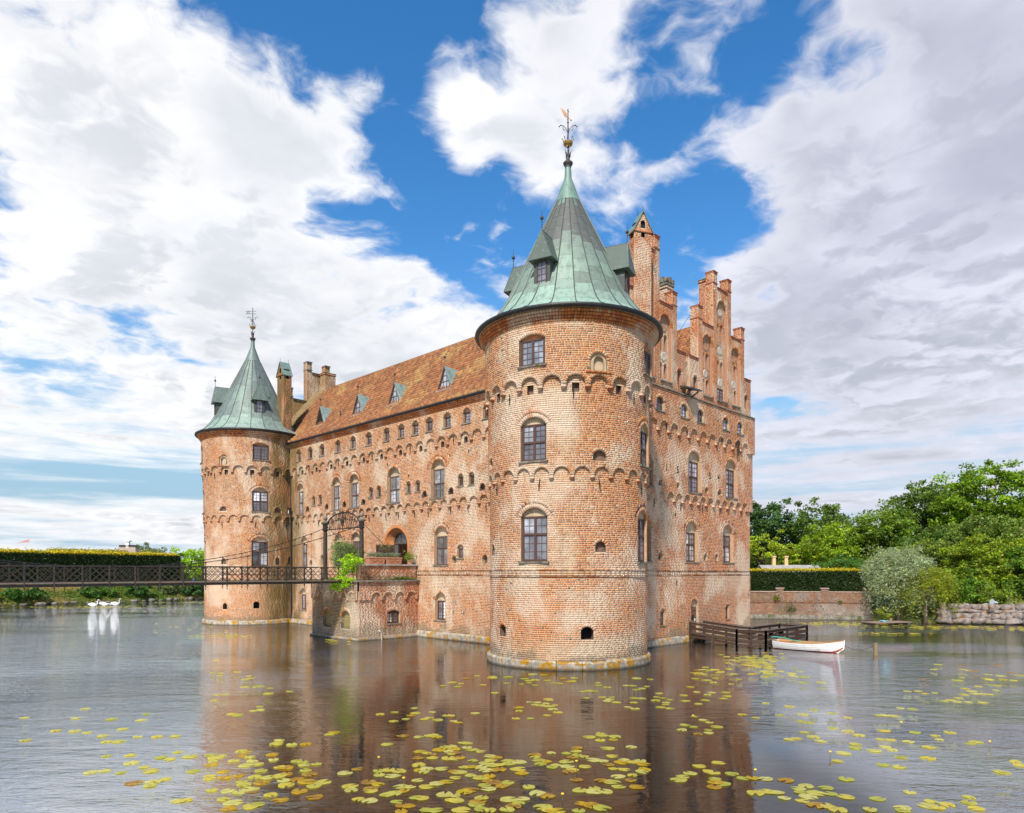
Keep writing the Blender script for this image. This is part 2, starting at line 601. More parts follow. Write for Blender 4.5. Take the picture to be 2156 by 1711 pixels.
class MB:
    def __init__(s):
        s.v, s.f, s.c = [], [], []

    def add(s, V, F, c=None):
        n = len(s.v)
        s.v += [tuple(p) for p in V]
        s.f += [tuple(i + n for i in f) for f in F]
        s.c += [c or (1, 1, 1)] * len(V)

    def box(s, x0, x1, y0, y1, z0, z1, c=None):
        s.add([(x0, y0, z0), (x1, y0, z0), (x1, y1, z0), (x0, y1, z0), (x0, y0, z1), (x1, y0, z1), (x1, y1, z1), (x0, y1, z1)], BOXF, c)

    def fbox(s, P, x0, x1, d0, d1, z0, z1, c=None):
        s.add([P(x0, d0, z0), P(x1, d0, z0), P(x1, d1, z0), P(x0, d1, z0), P(x0, d0, z1), P(x1, d0, z1), P(x1, d1, z1), P(x0, d1, z1)], BOXF, c)

    def bar(s, p, q, w, h=None, up=(0, 0, 1), c=None):
        h = h or w
        p, q = Vector(p), Vector(q)
        d = (q - p).normalized()
        u = Vector(up)
        if abs(d.dot(u)) > .97:
            u = Vector((1, 0, 0))
        a = d.cross(u).normalized()
        b = a.cross(d).normalized()
        V = []
        for e in (p, q):
            for i, j in ((-1, -1), (1, -1), (1, 1), (-1, 1)):
                V.append(e + a * (i * w / 2) + b * (j * h / 2))
        s.add(V, BOXF, c)

    def tube(s, pts, rad, n=8, cap=True, c=None):
        pts = [Vector(p) for p in pts]
        if not hasattr(rad, '__len__'):
            rad = [rad] * len(pts)
        base = len(s.v)
        ref = Vector((.3, .5, .8)).normalized()
        for i, p in enumerate(pts):
            d = (pts[min(i + 1, len(pts) - 1)] - pts[max(i - 1, 0)]).normalized()
            if abs(d.dot(ref)) > .95:
                ref = Vector((.9, -.2, .1)).normalized()
            a = d.cross(ref).normalized()
            b = d.cross(a)
            for k in range(n):
                t = 2 * PI * k / n
                s.v.append(tuple(p + a * (rad[i] * math.cos(t)) + b * (rad[i] * math.sin(t))))
                s.c.append(c or (1, 1, 1))
        for i in range(len(pts) - 1):
            for k in range(n):
                s.f.append((base + i*n + k, base + i*n + (k+1) % n, base + (i+1)*n + (k+1) % n, base + (i+1)*n + k))
        if cap:
            s.f.append(tuple(base + k for k in range(n))[::-1])
            s.f.append(tuple(base + (len(pts) - 1) * n + k for k in range(n)))

    def lathe(s, prof, c0=(0, 0, 0), n=24, a0=0., a1=2 * PI, c=None):
        base = len(s.v)
        full = abs(a1 - a0 - 2 * PI) < 1e-6
        m = n if full else n + 1
        for r, z in prof:
            for k in range(m):
                t = a0 + (a1 - a0) * k / n
                s.v.append((c0[0] + r * math.cos(t), c0[1] + r * math.sin(t), c0[2] + z))
                s.c.append(c or (1, 1, 1))
        for i in range(len(prof) - 1):
            for k in range(n):
                k2 = (k + 1) % m
                s.f.append((base + i*m + k, base + i*m + k2, base + (i+1)*m + k2, base + (i+1)*m + k))

    def sphere(s, p, r, n=10, sc=(1, 1, 1), c=None):
        m = n // 2 + 1
        prof = [(r * math.sin(PI * i / m), -r * math.cos(PI * i / m)) for i in range(m + 1)]
        st = len(s.v)
        s.lathe(prof, (0, 0, 0), n, c=c)
        for i in range(st, len(s.v)):
            x, y, z = s.v[i]
            s.v[i] = (p[0] + x * sc[0], p[1] + y * sc[1], p[2] + z * sc[2])

    def poly(s, pts, c=None):
        s.add(pts, [tuple(range(len(pts)))], c)

    def build(s, name, mat, parent=None, loc=None, smooth=False, color=None, usecol=False):
        me = raw_mesh(name, s.v, s.f, mat, s.c if usecol else None, smooth)
        return link(name, me, parent, loc, color)


def vnoise(x, y, scale, seed):
    """value noise 0..1, numpy"""
    x = np.asarray(x) / scale + seed * 17.13
    y = np.asarray(y) / scale + seed * 5.71
    xi, yi = np.floor(x).astype(np.int64), np.floor(y).astype(np.int64)
    fx, fy = x - xi, y - yi
    fx, fy = fx * fx * (3 - 2 * fx), fy * fy * (3 - 2 * fy)

    def h(a, b):
        v = (a * 374761393 + b * 668265263 + seed * 974711) & 0x7fffffff
        v = ((v ^ (v >> 13)) * 1274126177) & 0x7fffffff
        return ((v ^ (v >> 16)) & 0xffff) / 65535.
    return (h(xi, yi) * (1 - fx) + h(xi + 1, yi) * fx) * (1 - fy) + (h(xi, yi + 1) * (1 - fx) + h(xi + 1, yi + 1) * fx) * fy


def fbm(x, y, scale, seed):
    return .55 * vnoise(x, y, scale, seed) + .3 * vnoise(x, y, scale * .45, seed + 1) + .15 * vnoise(x, y, scale * .2, seed + 2)


def sstep(v, a, b):
    t = np.clip((v - a) / (b - a), 0, 1)
    return t * t * (3 - 2 * t)


# ------------------------------------------------------------------ brick walls laid brick by brick
class Opening:
    """round- or segment-headed opening in wall coordinates (a = along, h = up)"""
    def __init__(s, a, w, sill, top, rise):
        s.a, s.w, s.sill, s.top, s.rise = a, w, sill, top, min(rise, w / 2)
        s.spring = top - s.rise
        s.rad = (w * w / 4 + s.rise ** 2) / (2 * s.rise) if s.rise > 0 else 0
        s.cz = top - s.rad

    def half(s, h):
        if h < s.sill or h > s.top:
            return -1.
        if h <= s.spring or s.rise == 0:
            return s.w / 2
        return math.sqrt(max(0, s.rad ** 2 - (h - s.cz) ** 2))

    def outline(s, n=10):
        pts = [(s.a - s.w / 2, s.sill), ]
        pts += s.arc(n)
        pts.append((s.a + s.w / 2, s.sill))
        return pts

    def arc(s, n=10):
        if s.rise == 0:
            return [(s.a - s.w / 2, s.top), (s.a + s.w / 2, s.top)]
        t0 = math.acos(max(-1, min(1, (s.spring - s.cz) / s.rad)))
        return [(s.a + s.rad * math.sin(-t0 + 2 * t0 * i / n), s.cz + s.rad * math.cos(-t0 + 2 * t0 * i / n)) for i in range(n + 1)]


class Bricks:
    """collects bricks (8-corner blocks) of one wall"""
    def __init__(s):
        s.V, s.C = [], []

    def add(s, V, C):          # V (n,8,3), C (n,3)
        s.V.append(V); s.C.append(C)

    def one(s, corners8, c):
        s.V.append(np.array([corners8], dtype=np.float32)); s.C.append(np.array([c], dtype=np.float32))

    def arrays(s):
        return np.concatenate(s.V), np.concatenate(s.C)

    def build(s, name, parent, pick=None, mat='brick'):
        V, C = s.arrays()
        keep = np.ones(len(V), bool)
        if pick is not None:
            idx = pick(V)
            keep[idx] = False
            for i in idx:
                me = raw_mesh('brick', V[i], np.array([[4, 5, 6, 7], [0, 1, 5, 4], [1, 2, 6, 5], [2, 3, 7, 6], [3, 0, 4, 7]]), mat, C[i])
                link('brick', me, parent)
        V, C = V[keep], C[keep]
        n = len(V)
        f = np.array([[4, 5, 6, 7], [0, 1, 5, 4], [1, 2, 6, 5], [2, 3, 7, 6], [3, 0, 4, 7]])
        F = (np.arange(n)[:, None, None] * 8 + f[None]).reshape(-1, 4)
        me = raw_mesh(name, V.reshape(-1, 3), F, mat, np.repeat(C, 8, axis=0))
        return me


PAL = np.array([(.49, .190, .062), (.43, .150, .057), (.52, .225, .080), (.37, .135, .062), (.47, .200, .076)], dtype=np.float32)
CREAM = np.array((.56, .445, .31), dtype=np.float32)


def brick_colour(a, h, ln, seed, patches=(), dark=.05, pale=0., tone=(1, 1, 1)):
    n = len(a)
    r = rng.random(n)
    k = rng.integers(0, len(PAL), n)
    c = PAL[k] * (.86 + .26 * rng.random((n, 1))).astype(np.float32)
    warm = fbm(a, h, 3.2, seed)
    c = c * (1 + (warm[:, None] - .5) * np.array([.35, .15, -.1]))
    p = sstep(fbm(a, h, 2.4, seed + 10) + .10 * (rng.random(n) - .5), .58 - pale, .76 - pale) * .8
    p = np.maximum(p, (r < .035) * .6)
    dk = (rng.random(n) < dark * (.15 + 2.0 * sstep(fbm(a, h, 3.5, seed + 30), .45, .7))) & (ln < .2)
    for (pa, ph, ra, rh, kind, st) in patches:
        g = np.exp(-((a - pa) / ra) ** 2 - ((h - ph) / rh) ** 2) * (.6 + .8 * fbm(a, h, .9, seed + 50))
        g = np.clip(g * st, 0, 1)
        if kind == 'pale':
            p = np.maximum(p, g * (.6 + .4 * rng.random(n)))
        elif kind == 'clean':
            p = p * (1 - g)
        elif kind == 'dark':
            dk |= (rng.random(n) < g * .4) & (ln < .2)
        elif kind == 'orange':
            c = c + (np.array((.56, .19, .055)) - c) * (g * .7)[:, None]
            p = p * (1 - g)
        elif kind == 'grey':
            c = c + (np.array((.30, .215, .165)) - c) * (g * .8)[:, None]
        elif kind == 'moss':
            c = c + (np.array((.17, .125, .03)) - c) * (g * .85)[:, None]
            p = p * (1 - g)
        elif kind == 'yellow':
            c = c + (np.array((.30, .19, .045)) - c) * (g * .85)[:, None]
            p = p * (1 - g)
        elif kind == 'white':
            p = np.maximum(p, g)
    c = c + (CREAM * (.85 + .25 * rng.random((n, 1))) - c) * p[:, None]
    c[dk] = np.array((.085, .075, .078)) * (.7 + .7 * rng.random((dk.sum(), 1)))
    return np.clip(c * np.array(tone), .01, .9).astype(np.float32)


def lay(bk, mapf, a0, a1, h0, h1, dep, ops, seed, course=.1, L=.27, joint=.025, **kw):
    """fill a rectangle of wall with bricks, leaving the openings free"""
    X0, X1, H0, H1 = [], [], [], []
    nrow = max(1, int(round((h1 - h0) / course)))
    ch = (h1 - h0) / nrow
    for i in range(nrow):
        hb = h0 + i * ch
        nb = int((a1 - a0) / (L * .8)) + 6
        pat = np.where((np.arange(nb) + i) % 3 == 0, L * .5, L) if i % 2 else np.where(np.arange(nb) % 2 == 0, L, L * .5)
        pat = pat * (.93 + .14 * rng.random(nb))
        e = a0 - rng.random() * L + np.concatenate([[0], np.cumsum(pat)])
        x0, x1 = np.clip(e[:-1], a0, a1), np.clip(e[1:], a0, a1)
        hm = hb + ch / 2
        for o in ops:
            w = o.half(hm)
            if w < 0:
                continue
            l, r = o.a - w, o.a + w
            ins = (x0 >= l) & (x1 <= r)
            lf = (x0 < l) & (x1 > l)
            rt = (x0 < r) & (x1 > r) & ~lf
            x1 = np.where(lf, l, x1)
            x0 = np.where(rt, r, x0)
            x1 = np.where(ins, x0, x1)
        ok = (x1 - x0) > .055
        x0, x1 = x0[ok] + joint / 2, x1[ok] - joint / 2
        X0.append(x0); X1.append(x1)
        H0.append(np.full(len(x0), hb + joint / 2)); H1.append(np.full(len(x0), hb + ch - joint / 2))
    X0, X1, H0, H1 = map(np.concatenate, (X0, X1, H0, H1))
    n = len(X0)
    if n == 0:
        return
    pr = dep + .002 + .007 * rng.random(n)
    j = lambda: (rng.random(n) - .5) * .009
    cs = []
    for d_ in (np.full(n, dep - .03), pr):
        front = d_ is pr
        for xx, hh in ((X0, H0), (X1, H0), (X1, H1), (X0, H1)):
            cs.append(mapf(xx + (j() if front else 0), hh + (j() if front else 0), d_))
    V = np.stack(cs, axis=1)
    bk.add(V.astype(np.float32), brick_colour((X0 + X1) / 2, (H0 + H1) / 2, X1 - X0, seed, **kw))


def strips(mb, mapf, a0, a1, h0, h1, dep, ops, step=.05, seg=None):
    """mortar bed behind the bricks, open where the openings are"""
    cuts = sorted({h0, h1})
    n = max(1, int(round((h1 - h0) / step)))
    hs = [h0 + (h1 - h0) * i / n for i in range(n + 1)]

    def ints(hm):
        iv = [(a0, a1)]
        for o in ops:
            w = o.half(hm)
            if w < 0:
                continue
            l, r = o.a - w, o.a + w
            nv = []
            for p, q in iv:
                if r <= p or l >= q:
                    nv.append((p, q))
                else:
                    if l > p: nv.append((p, l))
                    if r < q: nv.append((r, q))
            iv = nv
        return iv
    i = 0
    while i < n:
        cur = ints((hs[i] + hs[i + 1]) / 2)
        k = i + 1
        while k < n and ints((hs[k] + hs[k + 1]) / 2) == cur:
            k += 1
        for p, q in cur:
            m = 1 if seg is None else max(1, int(math.ceil((q - p) / seg)))
            e = np.linspace(p, q, m + 1)
            lo = mapf(e, np.full(m + 1, hs[i]), np.full(m + 1, dep))
            hi = mapf(e, np.full(m + 1, hs[k]), np.full(m + 1, dep))
            b = len(mb.v)
            mb.v += [tuple(v) for v in lo] + [tuple(v) for v in hi]
            mb.c += [(1, 1, 1)] * (2 * m + 2)
            mb.f += [(b + t, b + t + 1, b + m + 2 + t, b + m + 1 + t) for t in range(m)]
        i = k


def P1(mapf, a, h, d):
    return mapf(np.array([a]), np.array([h]), np.array([d]))[0]


def voussoirs(bk, mapf, o, dep, th=.24, seed=3, pitch=.105, dark=0., proud=.012, tone=(1, 1, 1), pale=.6):
    if o.rise <= 0:
        return
    t0 = math.acos(max(-1, min(1, (o.spring - o.cz) / o.rad)))
    n = max(4, int(round(2 * t0 * o.rad / pitch)))
    for i in range(n):
        ta, tb = -t0 + 2 * t0 * (i + .07) / n, -t0 + 2 * t0 * (i + .93) / n
        pts = []
        for r, t in ((o.rad - .012, ta), (o.rad - .012, tb), (o.rad + th, tb), (o.rad + th, ta)):
            pts.append((o.a + r * math.sin(t), o.cz + r * math.cos(t)))
        pr = dep + proud * (.5 + random.random())
        V = [P1(mapf, a, h, dep - .1) for a, h in pts] + [P1(mapf, a, h, pr) for a, h in pts]
        c = PAL[random.randrange(5)] * random.uniform(.75, 1.15)
        if random.random() < pale: c = c + (CREAM - c) * random.uniform(.4, .8)
        if dark and random.random() < dark: c = np.array((.09, .08, .085))
        bk.one(V, c * np.array(tone))


def block(bk, mapf, a0, a1, h0, h1, d0, d1, c=None):
    pts = ((a0, h0), (a1, h0), (a1, h1), (a0, h1))
    V = [P1(mapf, a, h, d0) for a, h in pts] + [P1(mapf, a, h, d1) for a, h in pts]
    if c is None:
        c = PAL[random.randrange(5)] * random.uniform(.6, 1.0)
    bk.one(V, c)


def course_band(bk, mapf, a0, a1, h0, h1, d0, d1, ln=.14, tone=(.95, .85, .8), gap=.018, jit=.006, wash=.25, washk=.6):
    n = max(1, int((a1 - a0) / ln))
    e = np.linspace(a0, a1, n + 1)
    x0, x1 = e[:-1] + gap / 2, e[1:] - gap / 2
    H0, H1 = np.full(n, h0), np.full(n, h1)
    pr = d1 + (rng.random(n) - .5) * jit * 2
    V = np.stack([mapf(x, h, d_) for d_ in (np.full(n, d0), pr) for x, h in ((x0, H0), (x1, H0), (x1, H1), (x0, H1))], axis=1)
    c = PAL[rng.integers(0, 5, n)] * (.75 + .4 * rng.random((n, 1))) * np.array(tone)
    w = (rng.random(n) < wash)[:, None] * (washk + (1 - washk) * .5) * (.3 + .7 * rng.random((n, 1)))
    bk.add(V.astype(np.float32), (c + (CREAM - c) * w).astype(np.float32))


def arcade(bk, mb, mapf, corbels, hc, ht, dep_low, dep_up, a_pitch):
    """openings of a corbelled arch frieze + its voussoirs, soffits and corbels"""
    ops = []
    w = a_pitch * .80
    for c in corbels:
        o = Opening(c + a_pitch / 2, w, hc - .3, ht, min(w / 2, ht - hc - .05))
        ops.append(o)
        voussoirs(bk, mapf, o, dep_up, th=.10, pitch=.095, proud=.012, pale=.8, tone=(.86, .86, .86))
        pts = [(o.a - w / 2, hc)] + o.arc(10) + [(o.a + w / 2, hc)]
        b = len(mb.v)
        for a, h in pts:
            for d_ in (dep_up, dep_low - .01):
                mb.v.append(tuple(P1(mapf, a, h, d_))); mb.c.append((1, 1, 1))
        for i in range(len(pts) - 1):
            mb.f.append((b + 2*i, b + 2*i + 1, b + 2*i + 3, b + 2*i + 2))
    wd = a_pitch - w
    for c in list(corbels) + [corbels[-1] + a_pitch]:
        block(bk, mapf, c - wd * .58, c + wd * .58, hc - .01, hc + .045, dep_low, dep_up + .03, np.array((.36, .13, .07)))
        block(bk, mapf, c - wd * .36, c + wd * .36, hc - .075, hc - .015, dep_low, dep_up - .01, np.array((.40, .15, .08)))
        block(bk, mapf, c - wd * .18, c + wd * .18, hc - .125, hc - .08, dep_low, dep_low + .05, np.array((.36, .14, .08)))
    return ops


def frame_of(mapf, a, dep):
    """local frame on a wall: P(x along, d outward from the face, z height)"""
    o = P1(mapf, a, 0, dep)
    ax = P1(mapf, a + .01, 0, dep) - P1(mapf, a - .01, 0, dep)
    ax = ax / np.linalg.norm(ax)
    nn = P1(mapf, a, 0, dep + 1) - o

    def P(x, d_, z):
        return tuple(o + ax * x + nn * d_ + np.array((0, 0, z)))
    return P


def reveal(mb, P, o, rec, sag=None, bottom=True):
    pts = [(x - o.a, h) for x, h in o.outline(10)]
    b = len(mb.v)
    for x, h in pts:
        s_ = (math.sqrt(sag * sag - x * x) - sag) if sag else 0.
        mb.v.append(P(x, s_ - .004, h)); mb.v.append(P(x, -rec, h)); mb.c += [(1, 1, 1)] * 2
    n = len(pts)
    for i in range(n if bottom else n - 1):
        j = (i + 1) % n
        mb.f.append((b + 2*i, b + 2*i + 1, b + 2*j + 1, b + 2*j))


WOOD = (.085, .042, .032)


def window(castle, mapf, o, dep, rec=.27, sag=None, cols=2, rows=(3, 2), frame_top=None, bars=(2, 3), glass=(.10, .11, .13), sillw=.1, wood=WOOD, sidemargin=.03, sill_col='ledge_stone', tymp='plaster', open_mat='jamb', barcol=None):
    """a glazed casement window set back in its opening; frame mesh is the part, the rest are sub-parts"""
    P = frame_of(mapf, o.a, dep)
    ft = frame_top if frame_top else o.spring
    w = o.w / 2 - sidemargin
    d0, d1 = -rec, -rec + .075
    f = MB()
    st = .065
    f.fbox(P, -w, -w + st, d0, d1, o.sill + .02, ft)
    f.fbox(P, w - st, w, d0, d1, o.sill + .02, ft)
    f.fbox(P, -w + st, w - st, d0, d1, ft - st, ft)
    f.fbox(P, -w + st, w - st, d0, d1, o.sill + .02, o.sill + .02 + st)
    z0, z1 = o.sill + .02 + st, ft - st
    tall = len(rows) == 2
    split = z0 + (z1 - z0) * rows[0] / sum(rows) if tall else z1
    if tall:
        f.fbox(P, -w + st, w - st, d0, d1 + .018, split - .035, split + .035)
    mull = .04
    xs = []
    inner0, inner1 = -w + st, w - st
    cw = (inner1 - inner0) / cols
    for k in range(1, cols):
        xm = inner0 + cw * k
        f.fbox(P, xm - mull, xm + mull, d0, d1 + .008, z0, z1)
    wo = f.build('window', 'wood_frame', castle, color=wood)
    g = MB()
    bw = .011
    for k in range(cols):
        xa = inner0 + cw * k + (mull if k else 0)
        xb = inner0 + cw * (k + 1) - (mull if k < cols - 1 else 0)
        spans = [(z0, split - .035, rows[0]), (split + .035, z1, rows[1])] if tall else [(z0, z1, rows[0])]
        for za, zb, nr in spans:
            # sash edge
            e = .028
            for q in ((xa, xa + e, za, zb), (xb - e, xb, za, zb), (xa + e, xb - e, za, za + e), (xa + e, xb - e, zb - e, zb)):
                g.fbox(P, q[0], q[1], d0 + .012, d1 - .015, q[2], q[3])
            for i in range(1, nr):
                zz = za + (zb - za) * i / nr
                g.fbox(P, xa + e, xb - e, d0 + .02, d1 - .03, zz - bw, zz + bw)
            for i in range(1, bars[0]):
                xx = xa + (xb - xa) * i / bars[0]
                g.fbox(P, xx - bw, xx + bw, d0 + .021, d1 - .031, za + e, zb - e)
            pm = MB()
            t = random.uniform(-.006, .006)
            t2 = random.uniform(-.006, .006)
            pd = d0 + .025
            pm.add([P(xa, pd + t, za), P(xb, pd - t, za), P(xb, pd - t + t2, zb), P(xa, pd + t + t2, zb),
                    P(xa, pd + t - .006, za), P(xb, pd - t - .006, za), P(xb, pd - t + t2 - .006, zb), P(xa, pd + t + t2 - .006, zb)], BOXF)
            gc = random.choice((.35, .6, .9, 1.2, 1.7, 2.3))
            pm.build('pane', 'window_glass', wo, color=tuple(c * gc for c in glass))
    g.build('glazing_bars', 'wood_frame', wo, color=barcol or tuple(c * 1.25 for c in wood))
    s = MB()
    s.fbox(P, -o.w/2 - sillw, o.w/2 + sillw, -rec, .055, o.sill - .075, o.sill + .004)
    s.build('sill', sill_col, wo)
    rv = MB()
    reveal(rv, P, o, rec, sag, bottom=False)
    # tympanum over a square frame
    if o.top - ft > .03:
        pts = [(x - o.a, h) for x, h in o.arc(10) if h >= ft - 1e-6]
        td = -rec + .05
        hw = o.half(min(ft, o.top - .001))
        ring = [(-hw, ft - .002)] + [q for q in pts if q[1] > ft + .001] + [(hw, ft - .002)]
        ty = MB()
        ty.poly([P(x, td, h) for x, h in ring])
        ty.build('arch_infill', tymp, wo)
    rv.build('reveal', open_mat, wo)
    return wo


def niche(castle, mapf, o, dep, rec=.22, sag=None, mat='niche_dark', name='niche', back=None):
    P = frame_of(mapf, o.a, dep)
    mb = MB()
    reveal(mb, P, o, rec, sag)
    n = mb.build(name, mat, castle)
    b = MB()
    b.poly([P(x - o.a, -rec + .002, h) for x, h in o.outline(10)])
    b.build('niche_back', back or mat, n)
    return n

# ------------------------------------------------------------------ water, ground
MOAT = [(-33, 95), (-33, 20), (-33, -13), (-31, -17.2), (-26.5, -18.5), (-22.5, -21), (-20.5, -26), (-21, -40), (60, -40), (50, -22), (46.9, -14), (44.9, -11.5), (42.4, -7.8), (42.4, -1.6), (39.8, 3.6), (36.6, 8.3), (34, 40), (32, 97.5), (18, 96.5), (2, 93.5), (-4, 92.6), (-10.5, 89.5), (-16, 89)]
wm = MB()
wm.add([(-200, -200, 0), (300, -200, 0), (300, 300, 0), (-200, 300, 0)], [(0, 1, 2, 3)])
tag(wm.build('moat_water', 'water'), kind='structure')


def ground_sheet():
    n = len(MOAT)
    cx = sum(p[0] for p in MOAT) / n
    cy = sum(p[1] for p in MOAT) / n
    mb = MB()
    rings = [(0, -.6), (.4, .25), (2.0, 1.5), (4.5, 2.35), (12, 2.5)]
    # outward normals of the closed outline
    area = sum(MOAT[i][0]*MOAT[(i+1) % n][1] - MOAT[(i+1) % n][0]*MOAT[i][1] for i in range(n))
    sg = 1 if area > 0 else -1
    nor = []
    for i in range(n):
        a, b, c = MOAT[i-1], MOAT[i], MOAT[(i+1) % n]
        t1 = Vector((b[0]-a[0], b[1]-a[1])).normalized()
        t2 = Vector((c[0]-b[0], c[1]-b[1])).normalized()
        t = (t1 + t2).normalized()
        nor.append(Vector((t.y, -t.x)) * sg)
    for off, z in rings:
        for i in range(n):
            mb.v.append((MOAT[i][0] + nor[i].x * off, MOAT[i][1] + nor[i].y * off, z + (random.uniform(-.08, .08) if z > .5 else 0)))
            mb.c.append((1, 1, 1))
    for i in range(n):
        d = Vector((MOAT[i][0] - cx, MOAT[i][1] - cy)).normalized()
        mb.v.append((cx + d.x * 3000, cy + d.y * 3000, 2.5))
        mb.c.append((1, 1, 1))
    for r in range(len(rings)):
        for i in range(n):
            j = (i + 1) % n
            mb.f.append((r*n + i, r*n + j, (r+1)*n + j, (r+1)*n + i))
    return tag(mb.build('ground', 'grass'), kind='structure')


ground_sheet()

# ------------------------------------------------------------------ the castle
castle = empty('castle', (0, 0, 0))
tag(castle, 'old red brick moated castle with round corner towers, green copper cones and stepped gables', 'castle')
T1 = (0., 0.)
T2 = (.7, 38.5)
RT = 4.1


def mapcyl(c):
    def f(a, h, d_):
        t = np.asarray(a) / RT
        r = RT + np.asarray(d_)
        return np.stack([c[0] + r * np.cos(t), c[1] + r * np.sin(t), np.asarray(h) + 0 * t], axis=-1)
    return f


def mapL(a, h, d_):
    a = np.asarray(a, float)
    return np.stack([2.5 - np.asarray(d_) + 0 * a, a, np.asarray(h) + 0 * a], axis=-1)


def mapR(a, h, d_):
    a = np.asarray(a, float)
    return np.stack([a, .2 - np.asarray(d_) + 0 * a, np.asarray(h) + 0 * a], axis=-1)


def mapx(x, s=-1):       # wall facing -X at plane x
    def f(a, h, d_):
        a = np.asarray(a, float)
        return np.stack([x + s * np.asarray(d_) + 0 * a, a, np.asarray(h) + 0 * a], axis=-1)
    return f


def mapy(y):             # wall facing -Y at plane y
    def f(a, h, d_):
        a = np.asarray(a, float)
        return np.stack([a, y - np.asarray(d_) + 0 * a, np.asarray(h) + 0 * a], axis=-1)
    return f


def anchor(mapf, a, h, dep, ln=.52, tilt=.0):
    P = frame_of(mapf, a, dep)
    mb = MB()
    t = tilt
    mb.bar(P(-t, .05, h + ln / 2), P(t, .03, h - ln / 2), .035, .03)
    mb.bar(P(0, .07, h + .05), P(0, .06, h - .05), .055, .04)
    mb.build('wall_anchor', 'iron', castle)


ANG = lambda deg: math.radians(deg) * RT


